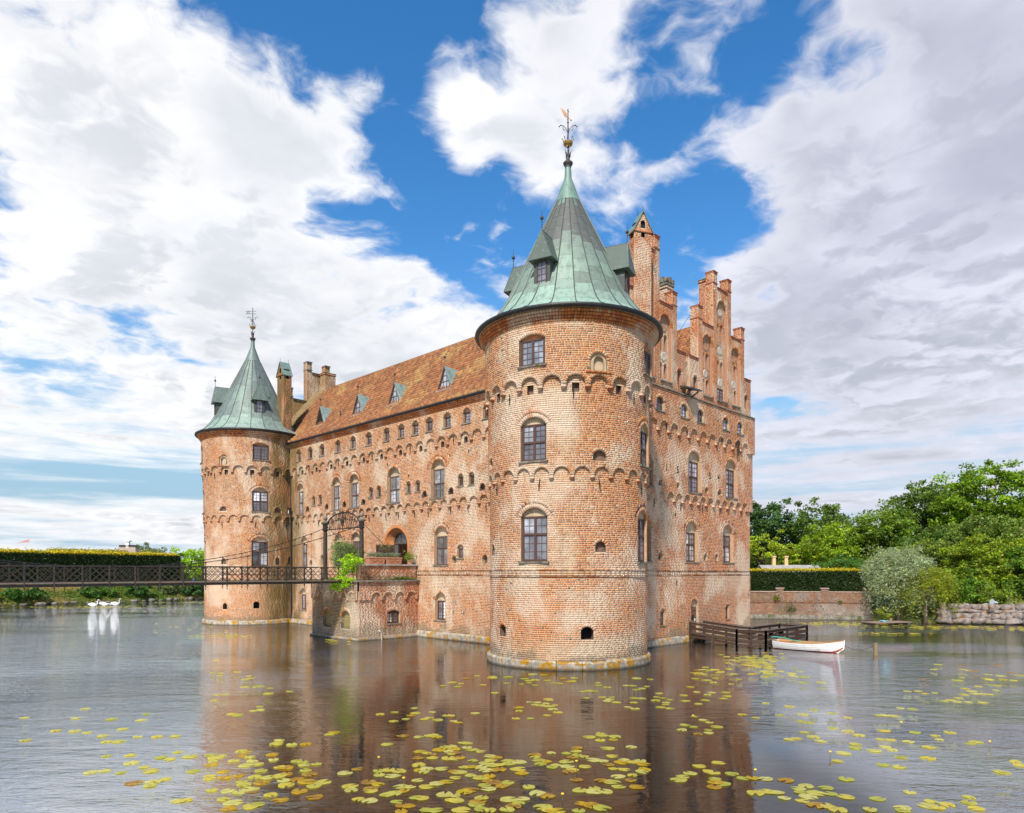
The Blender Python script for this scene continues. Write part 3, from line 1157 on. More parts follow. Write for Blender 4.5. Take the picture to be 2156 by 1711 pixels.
def tower(c, lo, hi, cfg, seed, pickcam=None):
    mf = mapcyl(c)
    bk = Bricks()
    mb = MB()
    A0, A1 = ANG(lo), ANG(hi)
    F0, F1 = ANG(lo - 15), ANG(lo + 345)
    seg = ANG(4)
    # friezes
    up = [ANG(cfg['cu'] + 15 * k) for k in range(24)]
    lw = [ANG(cfg['cl'] + 40 / 3 * k) for k in range(27)]
    norm = lambda a: (a - F0) % (2 * PI * RT) + F0
    up = sorted(norm(a) for a in up)
    lw = sorted(norm(a) for a in lw)
    opU = arcade(bk, mb, mf, up, 13.22, 13.80, .10, .26, ANG(15))
    opL = arcade(bk, mb, mf, lw, 9.02, 9.53, 0., .10, ANG(40 / 3))
    W0, W1, W2, W3 = [], [], [], []
    for ang, w, s, t in cfg['holes']:
        o = Opening(ANG(ang), w, s, t, w * .3); W0.append(o)
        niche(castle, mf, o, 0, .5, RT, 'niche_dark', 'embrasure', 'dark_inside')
        voussoirs(bk, mf, o, 0, .13)
    for ang, w, s, t in cfg['niche1']:
        o = Opening(ANG(ang), w, s, t, w * .42); W1.append(o)
        niche(castle, mf, o, 0, .2, RT); voussoirs(bk, mf, o, 0, .13)
    for ang, w, s, t in cfg['niche2']:
        o = Opening(ANG(ang), w, s, t, w * .42); W2.append(o)
        niche(castle, mf, o, .1, .2, RT + .1, 'plaster', 'niche', 'niche_dark'); voussoirs(bk, mf, o, .1, .14)
    for ang, w, s, t in cfg['niche3']:
        o = Opening(ANG(ang), w, s, t, w * .46); W3.append(o)
        niche(castle, mf, o, .26, .17, RT + .26, 'plaster', 'blind_niche', 'plaster'); voussoirs(bk, mf, o, .26, .13)
        course_band(bk, mf, ANG(ang) - w * .75, ANG(ang) + w * .75, s - .09, s - .01, .2, .32, .24)
        o2 = Opening(ANG(ang), w * .62, s + .02, t - .18, w * .3)
        P = frame_of(mf, ANG(ang), .26)
        q = MB()
        reveal(q, P, o2, .22)
        for (xa, ha), (xb, hb) in zip(o.outline(10)[:-1], o.outline(10)[1:]):
            pass
        pts_o = [(x - o.a, h) for x, h in o.outline(10)]; pts_i = [(x - o.a, h) for x, h in o2.outline(10)]
        b = len(q.v)
        for (x, h), (x2, h2) in zip(pts_o, pts_i):
            q.v += [P(x, -.10, h), P(x2, -.10, h2)]; q.c += [(1, 1, 1)] * 2
        for i in range(len(pts_o) - 1):
            q.f.append((b + 2*i, b + 2*i + 1, b + 2*i + 3, b + 2*i + 2))
        q.build('niche_moulding', 'plaster', castle)
    for ang in cfg['win']:
        o = Opening(ANG(ang), 1.42, 5.10, 7.66, .42); W1.append(o)
        window(castle, mf, o, 0, .26, RT, rows=(3, 2), frame_top=7.26, glass=(.16, .17, .19))
        voussoirs(bk, mf, o, 0, .17, dark=.0); o9 = Opening(o.a, 1.42 + .46, 6.3, 7.66 + .23, .62)
        voussoirs(bk, mf, o9, 0, .16, dark=.45, proud=.01)
        o = Opening(ANG(ang + .2), 1.34, 9.86, 11.94, .38); W2.append(o)
        window(castle, mf, o, .1, .24, RT + .1, rows=(3, 3), frame_top=11.62, glass=(.34, .36, .40))
        voussoirs(bk, mf, o, .1, .15); o9 = Opening(o.a, 1.34 + .4, 10.3, 11.94 + .2, .52)
        voussoirs(bk, mf, o9, .1, .2, dark=.0, proud=.01, pale=.1)
        o = Opening(ANG(ang + .4), 1.30, 14.34, 15.80, .20); W3.append(o)
        window(castle, mf, o, .26, .2, RT + .26, rows=(4,), frame_top=15.60, glass=(.12, .13, .14), bars=(2, 4), tymp='plaster_orange')
        voussoirs(bk, mf, o, .26, .16)
    # square putlog openings under every second frieze arch
    for o in opU:
        dg = math.degrees(o.a / RT) % 360
        if round((dg - cfg['cu'] - 7.5) / 15) % 2 == cfg['par'] and lo < dg < hi:
            q = Opening(o.a, .34, 12.98, 13.47, 0); W2.append(q)
            niche(castle, mf, q, .1, .22, None, 'niche_dark', 'niche', 'niche_dark')
    regs = [(0.42, 4.39, 0., W0, cfg['p0']), (4.39, 9.62, 0., W1, cfg['p1']), (9.02, 13.9, .10, W2 + opL, cfg['p2']), (13.22, 16.27, .26, W3 + opU, cfg['p3'])]
    for i, (h0, h1, dp, ops, pat) in enumerate(regs):
        strips(mb, mf, F0, F1, h0, h1, dp, ops, seg=seg)
        vis = [o for o in ops if A0 - 1.2 < o.a < A1 + 1.2]
        lay(bk, mf, A0, A1, h0, h1, dp, vis, seed + i * 7, patches=[(ANG(p[0]), *p[1:]) for p in pat], dark=cfg.get('dark', .05))
    for k, a in enumerate(up):
        if k % 3 == 1 and A0 < a < A1: anchor(mf, a + ANG(6), 12.95, .1, .5, random.uniform(-.02, .02))
    for k, a in enumerate(lw):
        if k % 3 == 0 and A0 < a < A1: anchor(mf, a + ANG(5), 8.72, 0, .55, random.uniform(-.05, .05))
    # string courses, eaves cornice
    for h in (4.36, 4.665):
        course_band(bk, mf, A0, A1, h, h + .05, -.02, .05, .25, (.62, .58, .6))
    for h in (4.43, 4.54):
        course_band(bk, mf, A0, A1, h, h + .085, -.02, .02, .27, (1.1, 1.35, 1.5), wash=.95, washk=1.)
    for i, (h, dp) in enumerate(((16.27, .30), (16.40, .37), (16.53, .46), (16.66, .56))):
        course_band(bk, mf, A0, A1, h, h + .118, .1, dp, .13, (1.05, .92, .80), wash=.05)
    wall = mb.build('tower_wall', 'mortar', castle)
    me = bk.build('brickwork', wall, pick=pickcam)
    tag(link('brickwork', me, wall), kind='stuff')
    # closing ring under the eaves
    q = MB()
    q.lathe([(RT + .2, 16.2), (RT + .24, 16.5), (RT + .4, 16.78), (4.74, 16.84)], (*c, 0), 72)
    q.build('cornice_core', 'mortar', wall)
    g = MB()
    g.lathe([(4.70, 16.80), (4.84, 16.79), (4.90, 16.86), (4.90, 16.95), (4.80, 16.96), (4.74, 16.90)], (*c, 0), 72)
    g.build('gutter', 'gutter', castle, smooth=True)
    # plinth stones
    n = 22
    for k in range(n):
        t0, t1 = 2 * PI * k / n, 2 * PI * (k + 1) / n
        mid = math.degrees((t0 + t1) / 2) % 360
        if not (lo - 8 < mid < hi + 8):
            continue
        pm = MB()
        rr = .17 + random.uniform(-.02, .02)
        tp = .42 + random.uniform(-.025, .03)
        m = 4
        prof = [(RT - .1, tp + .03), (RT + rr - .07, tp), (RT + rr, tp - .08), (RT + rr + .03, -.5)]
        pm.lathe(prof, (*c, 0), m, t0 + .003, t1 - .003)
        b = len(pm.v) - len(prof) * (m + 1)
        for e in (0, m):
            pm.f.append(tuple(b + i * (m + 1) + e for i in range(len(prof))))
        pm.build('plinth_stone', 'plinth_stone', castle)


simple('copper_dark', (.20, .10, .045), .5, .3, 9, metal=.3)
CONE = [(4.84, 16.96), (4.42, 17.16), (3.98, 17.55), (3.56, 18.12), (3.20, 18.72), (2.92, 19.34), (2.45, 20.3), (1.97, 21.3), (1.60, 22.07), (1.24, 22.80), (.68, 23.95), (.37, 24.79), (.17, 25.33), (.135, 25.9)]
_cs = [0]
for (ra, za), (rb, zb) in zip(CONE, CONE[1:]):
    _cs.append(_cs[-1] + math.hypot(ra - rb, za - zb))


def cone_at(s):
    for i in range(len(_cs) - 1):
        if s <= _cs[i + 1] or i == len(_cs) - 2:
            t = (s - _cs[i]) / (_cs[i + 1] - _cs[i])
            return CONE[i][0] + (CONE[i+1][0] - CONE[i][0]) * t, CONE[i][1] + (CONE[i+1][1] - CONE[i][1]) * t


def r_at(z):
    for (ra, za), (rb, zb) in zip(CONE, CONE[1:]):
        if za <= z <= zb:
            return ra + (rb - ra) * (z - za) / (zb - za)
    return .13


def copper_col(z, style, k=0):
    """patina by height and by sheet column"""
    cn = float(vnoise(np.array([k * 1.0]), np.array([z]), 1.7, 5 + style)[0])
    if style == 1:
        stops = [(16.9, (.29, .42, .34)), (18.0, (.27, .39, .31)), (18.7, (.16, .20, .165)), (19.6, (.20, .28, .22)), (20.6, (.15, .19, .155)), (21.3, (.105, .11, .10)), (23.6, (.10, .10, .09)), (23.9, (.20, .36, .29))]
    else:
        stops = [(16.9, (.29, .38, .32)), (17.9, (.24, .33, .275)), (18.6, (.14, .18, .165)), (20.5, (.16, .215, .19)), (22, (.135, .165, .155)), (24, (.15, .20, .18))]
    zs = [q[0] for q in stops]
    c = [float(np.interp(z, zs, [q[1][j] for q in stops])) for j in range(3)]
    g = (cn - .5) * .75
    light, darkc = (.27, .40, .315), (.09, .095, .09)
    t = light if g > 0 else darkc
    if z < 21.4 or style == 2:
        c = [a_ + (b_ - a_) * min(1, abs(g)) for a_, b_ in zip(c, t)]
    f = random.uniform(.92, 1.08)
    return tuple(v * f for v in c)


def tower_roof(c, lo, hi, style, dormers, off=0.):
    core = MB()
    core.lathe([(max(.02, r - .035), z) for r, z in CONE], (*c, 0), 64)
    roof = core.build('tower_roof', 'copper', castle, color=(.14, .16, .14), smooth=True)
    n = 24
    stop = _cs[10]
    for k in range(n):
        t0, t1 = 2 * PI * k / n + off, 2 * PI * (k + 1) / n + off
        mid = math.degrees((t0 + t1) / 2) % 360
        if not (lo < mid < hi):
            continue
        s = 0.
        row = 0
        while s < stop - .05:
            ln = (.95 if row == 0 else random.uniform(.72, .95)) + (.35 if row == 1 and k % 2 else 0)
            e = min(stop, s + ln)
            if stop - e < .35: e = stop
            ss = sorted({s, e, *[v for v in _cs if s + .02 < v < e - .02]})
            V = []
            for i, q in enumerate(ss):
                r, z = cone_at(q)
                lift = .007 * (1 - i / (len(ss) - 1)) + .003
                for j in range(4):
                    t = t0 + .006 + (t1 - t0 - .012) * j / 3
                    V.append((c[0] + (r + lift) * math.cos(t), c[1] + (r + lift) * math.sin(t), z))
            # lower lip
            r, z = cone_at(s)
            for j in range(4):
                t = t0 + .006 + (t1 - t0 - .012) * j / 3
                V.append((c[0] + (r - .02) * math.cos(t), c[1] + (r - .02) * math.sin(t), z - .01))
            m = len(ss)
            F = [(i*4 + j, i*4 + j + 1, i*4 + j + 5, i*4 + j + 4) for i in range(m - 1) for j in range(3)]
            F += [(m*4 + j, m*4 + j + 1, j + 1, j) for j in range(3)]
            me = raw_mesh('copper_sheet', V, F, 'copper', smooth=False)
            link('copper_sheet', me, roof, color=copper_col(cone_at((s + e) / 2)[1], style, k))
            s = e
            row += 1
        sm = MB()
        pts = []
        for i, q in enumerate(_cs[:11]):
            r, z = CONE[i]
            pts.append((c[0] + (r + .022) * math.cos(t0), c[1] + (r + .022) * math.sin(t0), z + .005))
        sm.tube(pts, .026, 5)
        sm.build('roof_seam', 'copper', roof, color=(.075, .095, .085))
    cap = MB()
    cap.lathe([(r + .022, z) for r, z in CONE[10:]], (*c, 0), 20)
    cap.build('roof_cap', 'copper', roof, smooth=True, color=(.15, .25, .205) if style == 1 else (.14, .19, .17))
    for a in dormers:
        cone_dormer(c, math.radians(a), style)


def cone_dormer(c, th, style):
    rad = Vector((math.cos(th), math.sin(th), 0))
    tan = Vector((-math.sin(th), math.cos(th), 0))
    o = Vector((*c, 0))
    P = lambda x, d_, z: tuple(o + tan * x + rad * d_ + Vector((0, 0, z)))
    rf, w = 3.22, .43
    zb, ze, za = 18.35, 19.85, 21.25
    mb = MB()
    back = 1.9
    mb.add([P(-w, rf, zb - .1), P(w, rf, zb - .1), P(w, rf, ze), P(-w, rf, ze), P(-w, back, zb - .1), P(w, back, zb - .1), P(w, back, ze), P(-w, back, ze)], BOXF)
    d = mb.build('tower_dormer', 'copper', castle, color=(.055, .065, .058))
    e = .64
    r = MB()
    A, B = P(-e, rf + .26, ze - .10), P(e, rf + .26, ze - .10)
    ap, bk_ = P(0, rf + .02, za), P(0, 1.7, za + .02)
    C, D = P(e, 2.0, ze - .10), P(-e, 2.0, ze - .10)
    r.add([A, B, ap], [(0, 1, 2)])
    r.add([B, C, bk_, ap], [(0, 1, 2, 3)])
    r.add([D, A, ap, bk_], [(0, 1, 2, 3)])
    r.add([A, B, C, D], [(0, 3, 2, 1)])
    r.build('dormer_roof', 'copper', d, color=(.085, .115, .095) if style == 1 else (.12, .165, .14))
    s = MB()
    for p, q in ((ap, A), (ap, B), (ap, bk_), (A, B)):
        s.bar(p, q, .03)
    s.build('roof_seam', 'copper', d, color=(.10, .13, .11))
    f = MB()
    ww, z0, z1 = .27, zb + .12, ze - .14
    f.fbox(P, -ww, -ww + .05, rf, rf + .05, z0, z1 - .2)
    f.fbox(P, ww - .05, ww, rf, rf + .05, z0, z1 - .2)
    f.fbox(P, -ww, ww, rf, rf + .05, z0 - .05, z0)
    pts = [P(ww * .9 * math.cos(t), rf + .025, z1 - .2 + ww * .9 * math.sin(t)) for t in np.linspace(0, PI, 9)]
    for i in range(8):
        f.bar(pts[i], pts[i + 1], .05)
    f.fbox(P, -.015, .015, rf, rf + .035, z0, z1 + .02)
    for k in range(1, 4):
        zz = z0 + (z1 - z0) * k / 4.3
        f.fbox(P, -ww, ww, rf, rf + .03, zz - .012, zz + .012)
    f.build('dormer_window_frame', 'wood_frame', d, color=WOOD)
    g = MB()
    g.poly([P(-ww, rf + .012, z0), P(ww, rf + .012, z0)] + [P(ww * math.cos(t), rf + .012, z1 - .2 + ww * math.sin(t)) for t in np.linspace(0, PI, 9)])
    g.build('pane', 'window_glass', d, color=(.16, .17, .19))
    s2 = MB()
    s2.fbox(P, -ww - .06, ww + .06, rf, rf + .12, z0 - .1, z0 - .05)
    s2.build('sill', 'copper', d, color=(.3, .33, .3))
    fi = MB()
    fi.tube([P(0, rf, za - .05), P(0, rf, za + .95)], [.022, .014], 6)
    fi.sphere(P(0, rf, za + .55), .095, 10)
    fi.sphere(P(0, rf, za + .36), .035, 8)
    fi.build('finial', 'lead_dark', d)


def spire(c, kind):
    x, y = c
    s = MB()
    s.lathe([(.13, 25.82), (.17, 25.88), (.17, 25.95), (.25, 26.08), (.26, 26.14), (.20, 26.2), (.10, 26.22), (.10, 26.45), (.125, 26.55), (.06, 26.62), (.035, 26.7), (.032, 28.2), (.02, 29.0)], (x, y, 0), 16)
    sp = s.build('spire_finial', 'lead_dark', castle, smooth=False)
    for k in range(5):
        t = 2 * PI * k / 5 + .4
        l = MB()
        pts = [(x + r * math.cos(t), y + r * math.sin(t), z) for r, z in ((.10, 26.45), (.11, 26.62), (.15, 26.74), (.23, 26.84))]
        l.tube(pts, [.035, .035, .022, .004], 5)
        l.build('leaf_spike', 'lead_dark', sp)
    g = MB()
    g.lathe([(.14, 27.02), (.23, 27.10), (.255, 27.20), (.235, 27.24), (.215, 27.2), (.2, 27.12), (.14, 27.05)], (x, y, 0), 20)
    g.build('crown_ring', 'gold', sp)
    for k in range(8):
        t = 2 * PI * k / 8
        l = MB()
        pr = [(.23, 27.22), (.27, 27.34), (.33, 27.44), (.27, 27.42), (.24, 27.24)]
        l.tube([(x + r * math.cos(t), y + r * math.sin(t), z) for r, z in pr], .011, 4)
        l.build('crown_leaf', 'lead_dark', sp)
    for k in range(4):
        t = PI / 4 + k * PI / 2
        cx, cy = math.cos(t), math.sin(t)
        l = MB()
        pts = [(.02, 27.75), (.10, 27.95), (.24, 28.10), (.38, 28.13), (.46, 28.06)] if k % 2 else [(.02, 27.62), (.12, 27.80), (.26, 27.83), (.38, 27.70), (.42, 27.52)]
        l.tube([(x + r * cx, y + r * cy, z) for r, z in pts], .017, 5)
        q = [(.24, pts[2][1]), (.28, pts[2][1] - .12), (.22, pts[2][1] - .2)]
        l.tube([(x + r * cx, y + r * cy, z) for r, z in q], .013, 5)
        for r, z in (pts[-1], q[-1], pts[3]):
            l.sphere((x + r * cx, y + r * cy, z), .035, 6)
        l.build('scroll', 'lead_dark', sp)
    v = MB()
    dv = Vector((-.55, .75, 0)).normalized() if kind == 1 else Vector((-.72, .7, 0)).normalized()
    W = lambda u, z: tuple(Vector((x, y, z)) + dv * u)
    if kind == 1:
        v.bar(W(0, 28.35), W(.34, 29.02), .02)
        v.add([W(.0, 28.50), W(.20, 28.62), W(.30, 28.86), W(.40, 29.1), W(.16, 28.92), W(.06, 28.74)], [(0, 1, 2, 3, 4, 5)])
        v.bar(W(0, 28.55), W(-.16, 28.38), .02)
        v.sphere(W(-.16, 28.38), .04, 6)
        v.build('weather_vane', 'copper_dark', sp)
    else:
        for z in (28.42, 28.66):
            v.bar(W(-.3, z), W(.62, z + .0), .028)
        v.bar(W(.62, 28.42), W(.30, 28.66), .022); v.bar(W(.62, 28.66), W(.30, 28.42), .022)
        v.bar(W(.28, 28.42), W(.28, 28.66), .022); v.bar(W(.0, 28.42), W(.0, 28.66), .022)
        v.build('weather_vane', 'iron_worn', sp)
    k = MB()
    k.bar((x - .08, y, 28.88), (x + .08, y, 28.88), .02); k.sphere((x, y, 28.78), .035, 6); k.sphere((x, y, 28.28), .055, 8)
    k.build('vane_knob', 'copper_dark', sp)


def pick_front(V):
    """the bricks of the near tower that show largest"""
    ctr = V[:, 4:8].mean(axis=1)
    ln = np.linalg.norm(V[:, 5] - V[:, 4], axis=1)
    cp = np.array((-28.158, -23.722, 4.6))
    d = ctr - cp
    dist = np.linalg.norm(d, axis=1)
    nrm = ctr * np.array((1, 1, 0))
    nrm = nrm / np.linalg.norm(nrm, axis=1)[:, None]
    size = ln * (-(d * nrm).sum(axis=1) / dist) / dist
    hh = V[:, 7, 2] - V[:, 4, 2]
    size = np.where((hh > .07) & (hh < .095), size, 0)
    return np.argsort(-size)[:300]


tower(T1, 118, 322, dict(cu=7.5, cl=216 - 60, par=0, win=[196.6, 286.5], holes=[(168.3, .55, 1.40, 2.0), (232.8, .62, 1.41, 2.04)],
      dark=.03, niche1=[(242.1, .55, 5.53, 6.05), (152.0, .5, 5.43, 5.98)], niche2=[(241.1, .72, 9.84, 10.33), (151.1, .6, 9.83, 10.37)], niche3=[(239.3, .80, 13.97, 14.85)],
      p0=[(232, .9, 2.6, .6, 'white', 1.0), (255, 1.2, 2.5, .8, 'white', .8), (205, .7, 1.4, .6, 'pale', .8), (215, 3.0, 4.2, .35, 'orange', .9), (190, 2.4, 1.8, 1.2, 'orange', .8), (245, 2.0, 2.5, .5, 'orange', .7)],
      p1=[(225, 2.2, 8.9, .7, 'pale', .8), (200, 2.0, 6.5, 1.6, 'orange', .5), (265, 1.4, 7.2, 1.4, 'pale', .45)],
      p2=[(222, 1.6, 12.4, .9, 'pale', 1.1), (262, 1.2, 11.4, 1.8, 'pale', 1.1), (205, 2.2, 11.2, 1.4, 'orange', .7), (225, 3, 9.6, .7, 'pale', .7), (180, 1.6, 11.8, 1.6, 'orange', .5)],
      p3=[(228, 3.4, 14.9, .55, 'pale', 1.3), (225, 6, 16.1, .35, 'orange', 1.2), (180, 1.2, 14.4, .7, 'grey', .5), (232, 2.2, 14.9, .6, 'dark', .5)]),
      1, pick_front)
tower(T2, 135, 318, dict(cu=12., cl=163., par=1, win=[253.6, 163.5], holes=[(211.6, .41, 1.36, 1.91), (249.4, .5, 1.42, 2.04)],
      niche1=[(210, .5, 5.28, 5.79), (275.7, .42, 5.23, 5.89), (295.6, .5, 5.25, 6.0)], niche2=[(209.9, .7, 9.85, 10.29), (275.4, .7, 9.8, 10.31)], niche3=[(212.3, .8, 13.82, 14.72)],
      p0=[(285, 2.2, 2.5, 1.8, 'moss', 1.2), (225, 3, 1.0, .6, 'pale', .5), (225, 2.4, 2.6, .8, 'orange', .6)],
      p1=[(277, 1.0, 6.8, 2.0, 'yellow', 1.1), (270, 1.0, 8.4, 1.2, 'moss', .8), (292, 1.2, 5.5, 3, 'moss', .6), (230, 4, 9.2, .5, 'pale', .9)],
      p2=[(292, 1.4, 11, 2.6, 'moss', .8), (215, 2, 12.2, .8, 'pale', .7)],
      p3=[(225, 4, 14.9, .5, 'pale', .8), (295, 1.2, 14.5, 1, 'grey', .9), (225, 6, 16.1, .35, 'orange', 1.0)]),
      40)
tower_roof(T1, 120, 322, 1, (197, 288, 108))
tower_roof(T2, 140, 332, 2, (255, 166), .05)
spire(T1, 1)
spire(T2, 2)

# ------------------------------------------------------------------ long front (faces -X) and gabled front (faces -Y)
def long_front():
    mf = mapL
    bk, mb = Bricks(), MB()
    A0, A1 = 3.0, 36.0
    B0, B1 = 6.0, 35.6
    opU = arcade(bk, mb, mf, [6.57 + 1.2 * k for k in range(24)], 13.22, 13.85, .14, .27, 1.2)
    opL = arcade(bk, mb, mf, [6.55 + 1.003 * k for k in range(28)], 9.03, 9.57, 0., .14, 1.003)
    W0, W1, W2, W3 = [], [], [], []
    # ground floor
    for a in (32.5, 13.57):
        o = Opening(a, 1.12, 1.28, 3.18, .5); W0.append(o)
        window(castle, mf, o, .03, .3, rows=(5,), frame_top=2.62, bars=(2, 5), glass=(.30, .32, .34))
        voussoirs(bk, mf, o, .03, .2)
    for a in (12.2, 11.1):
        o = Opening(a, .1, 1.75, 2.05, 0); W0.append(o)
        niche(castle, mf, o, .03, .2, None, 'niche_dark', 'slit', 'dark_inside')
    # first floor
    for a, w in ((32.4, 1.25), (26.73, 1.36), (24.2, 1.3), (13.54, 1.45)):
        o = Opening(a, w, 5.08, 7.74, .55); W1.append(o)
        window(castle, mf, o, 0, .32, rows=(3, 2), frame_top=7.08, glass=(.14, .15, .16), barcol=(.22, .18, .15))
        voussoirs(bk, mf, o, 0, .2, dark=.0)
        voussoirs(bk, mf, Opening(a, w + .46, 6.6, 7.97, .75), 0, .14, dark=.4, proud=.01)
    o = Opening(11.5, .62, 5.52, 6.45, .2); W1.append(o)
    window(castle, mf, o, 0, .22, rows=(3,), frame_top=6.2, glass=(.36, .38, .40), cols=1, bars=(3, 3)); voussoirs(bk, mf, o, 0, .12)
    for a, w, s, t in ((31.18, .5, 5.14, 5.65), (12.14, .5, 5.17, 5.70), (9.1, .52, 5.14, 5.70), (29.3, .5, 5.2, 6.06)):
        o = Opening(a, w, s, t, w * .42); W1.append(o)
        niche(castle, mf, o, 0, .25, None, 'plaster', 'niche', 'niche_dark'); voussoirs(bk, mf, o, 0, .12)
    for a, h in ((17.0, 11.55), (10.5, 12.5), (19.6, 12.6), (12.4, 12.45)):
        o = Opening(a, .13, h - .1, h + .12, 0); W2.append(o)
        niche(castle, mf, o, .14, .2, None, 'niche_dark', 'slit', 'dark_inside')
    # second floor
    for a, w in ((32.8, 1.25), (26.9, 1.38), (24.22, 1.40), (18.89, 1.55), (13.71, 1.5)):
        o = Opening(a, w, 9.72, 12.36, .58); W2.append(o)
        window(castle, mf, o, .14, .34, barcol=(.30, .25, .21), rows=(3, 3), frame_top=11.74, glass=(.22, .24, .26))
        voussoirs(bk, mf, o, .14, .2)
        if a < 15 or a > 23:
            voussoirs(bk, mf, Opening(a, w + .46, 11.3, 12.59, .8), .14, .2, proud=.01, pale=.1)
    for a in (30.46, 29.37, 21.81, 20.74, 17.02, 15.94, 11.31, 10.23):
        o = Opening(a, .56, 10.33, 11.15, .22); W2.append(o)
        window(castle, mf, o, .14, .24, rows=(3,), frame_top=10.95, cols=1, bars=(2, 3), glass=(.09, .10, .11), sillw=.06, sidemargin=.015)
        voussoirs(bk, mf, o, .14, .12)
    for a in (31.51, 28.31, 25.6, 22.85, 15.17, 12.3, 9.18):
        o = Opening(a, .55, 9.83, 10.32, .24); W2.append(o)
        niche(castle, mf, o, .14, .28, None, 'niche_dark', 'niche', 'niche_dark'); voussoirs(bk, mf, o, .14, .12)
    for k, o in enumerate(opU):
        if k % 2 == 1:
            q = Opening(o.a, .36, 13.12, 13.56, .12); W2.append(q)
            niche(castle, mf, q, .14, .24, None, 'niche_dark', 'niche', 'niche_dark')
        elif k % 4 == 0:
            anchor(mf, o.a, 13.45, .14, .5)
    # top row
    for a in (32.79, 30.82, 28.86, 26.36, 24.13, 21.91, 19.58, 17.75, 16.08, 14.47, 12.55, 10.57, 8.6):
        o = Opening(a, .80, 14.38, 15.38, .30); W3.append(o)
        window(castle, mf, o, .27, .27, rows=(3,), frame_top=15.14, bars=(2, 3), cols=1, glass=(.17, .185, .21) if a < 25 else (.07, .07, .07), sillw=.05, sidemargin=.02)
        voussoirs(bk, mf, o, .27, .12)
    # entrance
    od = Opening(18.73, 2.9, 4.05, 7.88, 1.4); W1.append(od)
    regs = [(.4, 4.39, .03, W0, [(12.5, 4, 1.0, .6, 'pale', .8), (10.5, 2.0, 1.8, .7, 'orange', .6), (13, 4, 3.4, .7, 'pale', .6), (32, 3, 2, 2, 'grey', .4)]),
            (4.39, 9.65, 0., W1, [(15.3, 1.6, 7.0, 1.8, 'orange', .9), (22.4, 1.5, 7.2, 2.0, 'orange', .7), (10.5, 4, 7.0, 1.4, 'dark', .7), (13, 3, 5.0, .5, 'pale', .9), (30, 4, 7.5, 1.6, 'dark', .5), (20, 60, 9.35, .26, 'white', 2.2), (31, 4, 7.6, 1.2, 'pale', .4)]),
            (9.03, 13.92, .14, W2 + opL, [(12, 3, 11.3, 1.4, 'orange', .8), (18.8, 1.1, 11.2, 1.6, 'pale', .6), (17, 2.4, 9.8, .35, 'orange', 1.), (16, 10, 12.8, .6, 'dark', .6), (20, 30, 13.6, .2, 'white', 1.0), (28, 5, 12.6, .8, 'dark', .4), (24, 3, 11, 1.3, 'pale', .35)]),
            (13.22, 15.62, .27, W3 + opU, [(20, 16, 15.3, .35, 'pale', 1.1), (11, 3, 14.9, .8, 'pale', .9), (18, 8, 14.1, .4, 'dark', .5), (34, 2, 14.5, 1.2, 'grey', .7)])]
    for i, (h0, h1, dp, ops, pat) in enumerate(regs):
        strips(mb, mf, A0, A1, h0, h1, dp, ops)
        lay(bk, mf, B0, B1, h0, h1, dp, ops, 60 + i * 9, patches=pat, dark=.10)
    for h in (4.36, 4.665):
        course_band(bk, mf, B0, B1, h, h + .05, -.02, .055, .25, (.62, .58, .6))
    for h in (4.43, 4.54):
        course_band(bk, mf, B0, B1, h, h + .085, -.02, .02, .27, (1.1, 1.35, 1.5), wash=.95, washk=1.)
    for i, (h, dp) in enumerate(((15.60, .31), (15.70, .37), (15.80, .43), (15.90, .49))):
        course_band(bk, mf, B0, B1, h, h + .09, .0, dp, .13, (1.05, .90, .78), wash=.04)
    wall = mb.build('long_wall', 'mortar', castle)
    tag(link('brickwork', bk.build('brickwork', wall), wall), kind='stuff')
    # entrance: deep orange-plastered arch, inner door
    P = frame_of(mf, 18.73, 0)
    pts = [(x - od.a, h) for x, h in od.outline(16)]
    inner = Opening(18.86, 1.66, 4.05, 7.55, .80)
    pin = [(x - od.a, h) for x, h in inner.outline(16)]
    e = MB()
    for (x, h), (x2, h2) in zip(pts, pin):
        e.v += [P(x, .0, h), P(x2, -.50, h2)]; e.c += [(1, 1, 1)] * 2
    for i in range(len(pts) - 1):
        e.f.append((2*i, 2*i + 1, 2*i + 3, 2*i + 2))
    big = Opening(18.73, 3.35, 4.05, 8.12, 1.62)
    pb = [(x - od.a, h) for x, h in big.outline(16)]
    b = len(e.v)
    for (x, h), (x2, h2) in zip(pb, pts):
        e.v += [P(x, .024, h), P(x2, .024, h2), P(x2, -.02, h2)]; e.c += [(1, 1, 1)] * 3
    for i in range(len(pts) - 1):
        e.f += [(b + 3*i, b + 3*i + 1, b + 3*i + 4, b + 3*i + 3), (b + 3*i + 1, b + 3*i + 2, b + 3*i + 5, b + 3*i + 4)]
    door = e.build('entrance_arch', 'plaster_orange', castle)
    f = MB()
    x0, x1 = .13 - .80, .13 + .80
    for q in ((x0, x0 + .07), (x1 - .07, x1)):
        f.fbox(P, q[0], q[1], -.60, -.49, 4.05, 6.75)
    f.fbox(P, x0, x1, -.60, -.47, 6.68, 6.80)
    arc = [P(x - od.a, -.54, h) for x, h in inner.arc(14)]
    for i in range(len(arc) - 1):
        f.bar(arc[i], arc[i + 1], .08)
    f.fbox(P, .13 - .02, .13 + .02, -.58, -.51, 6.8, 7.5)
    f.build('door_frame', 'wood_frame', door, color=(.10, .075, .06))
    g = MB()
    g.poly([P(x - od.a, -.55, h) for x, h in [(inner.a - .79, 6.8)] + [q for q in inner.arc(14)] + [(inner.a + .79, 6.8)]])
    g.build('fanlight', 'window_glass', door, color=(.05, .05, .045))
    dk = MB()
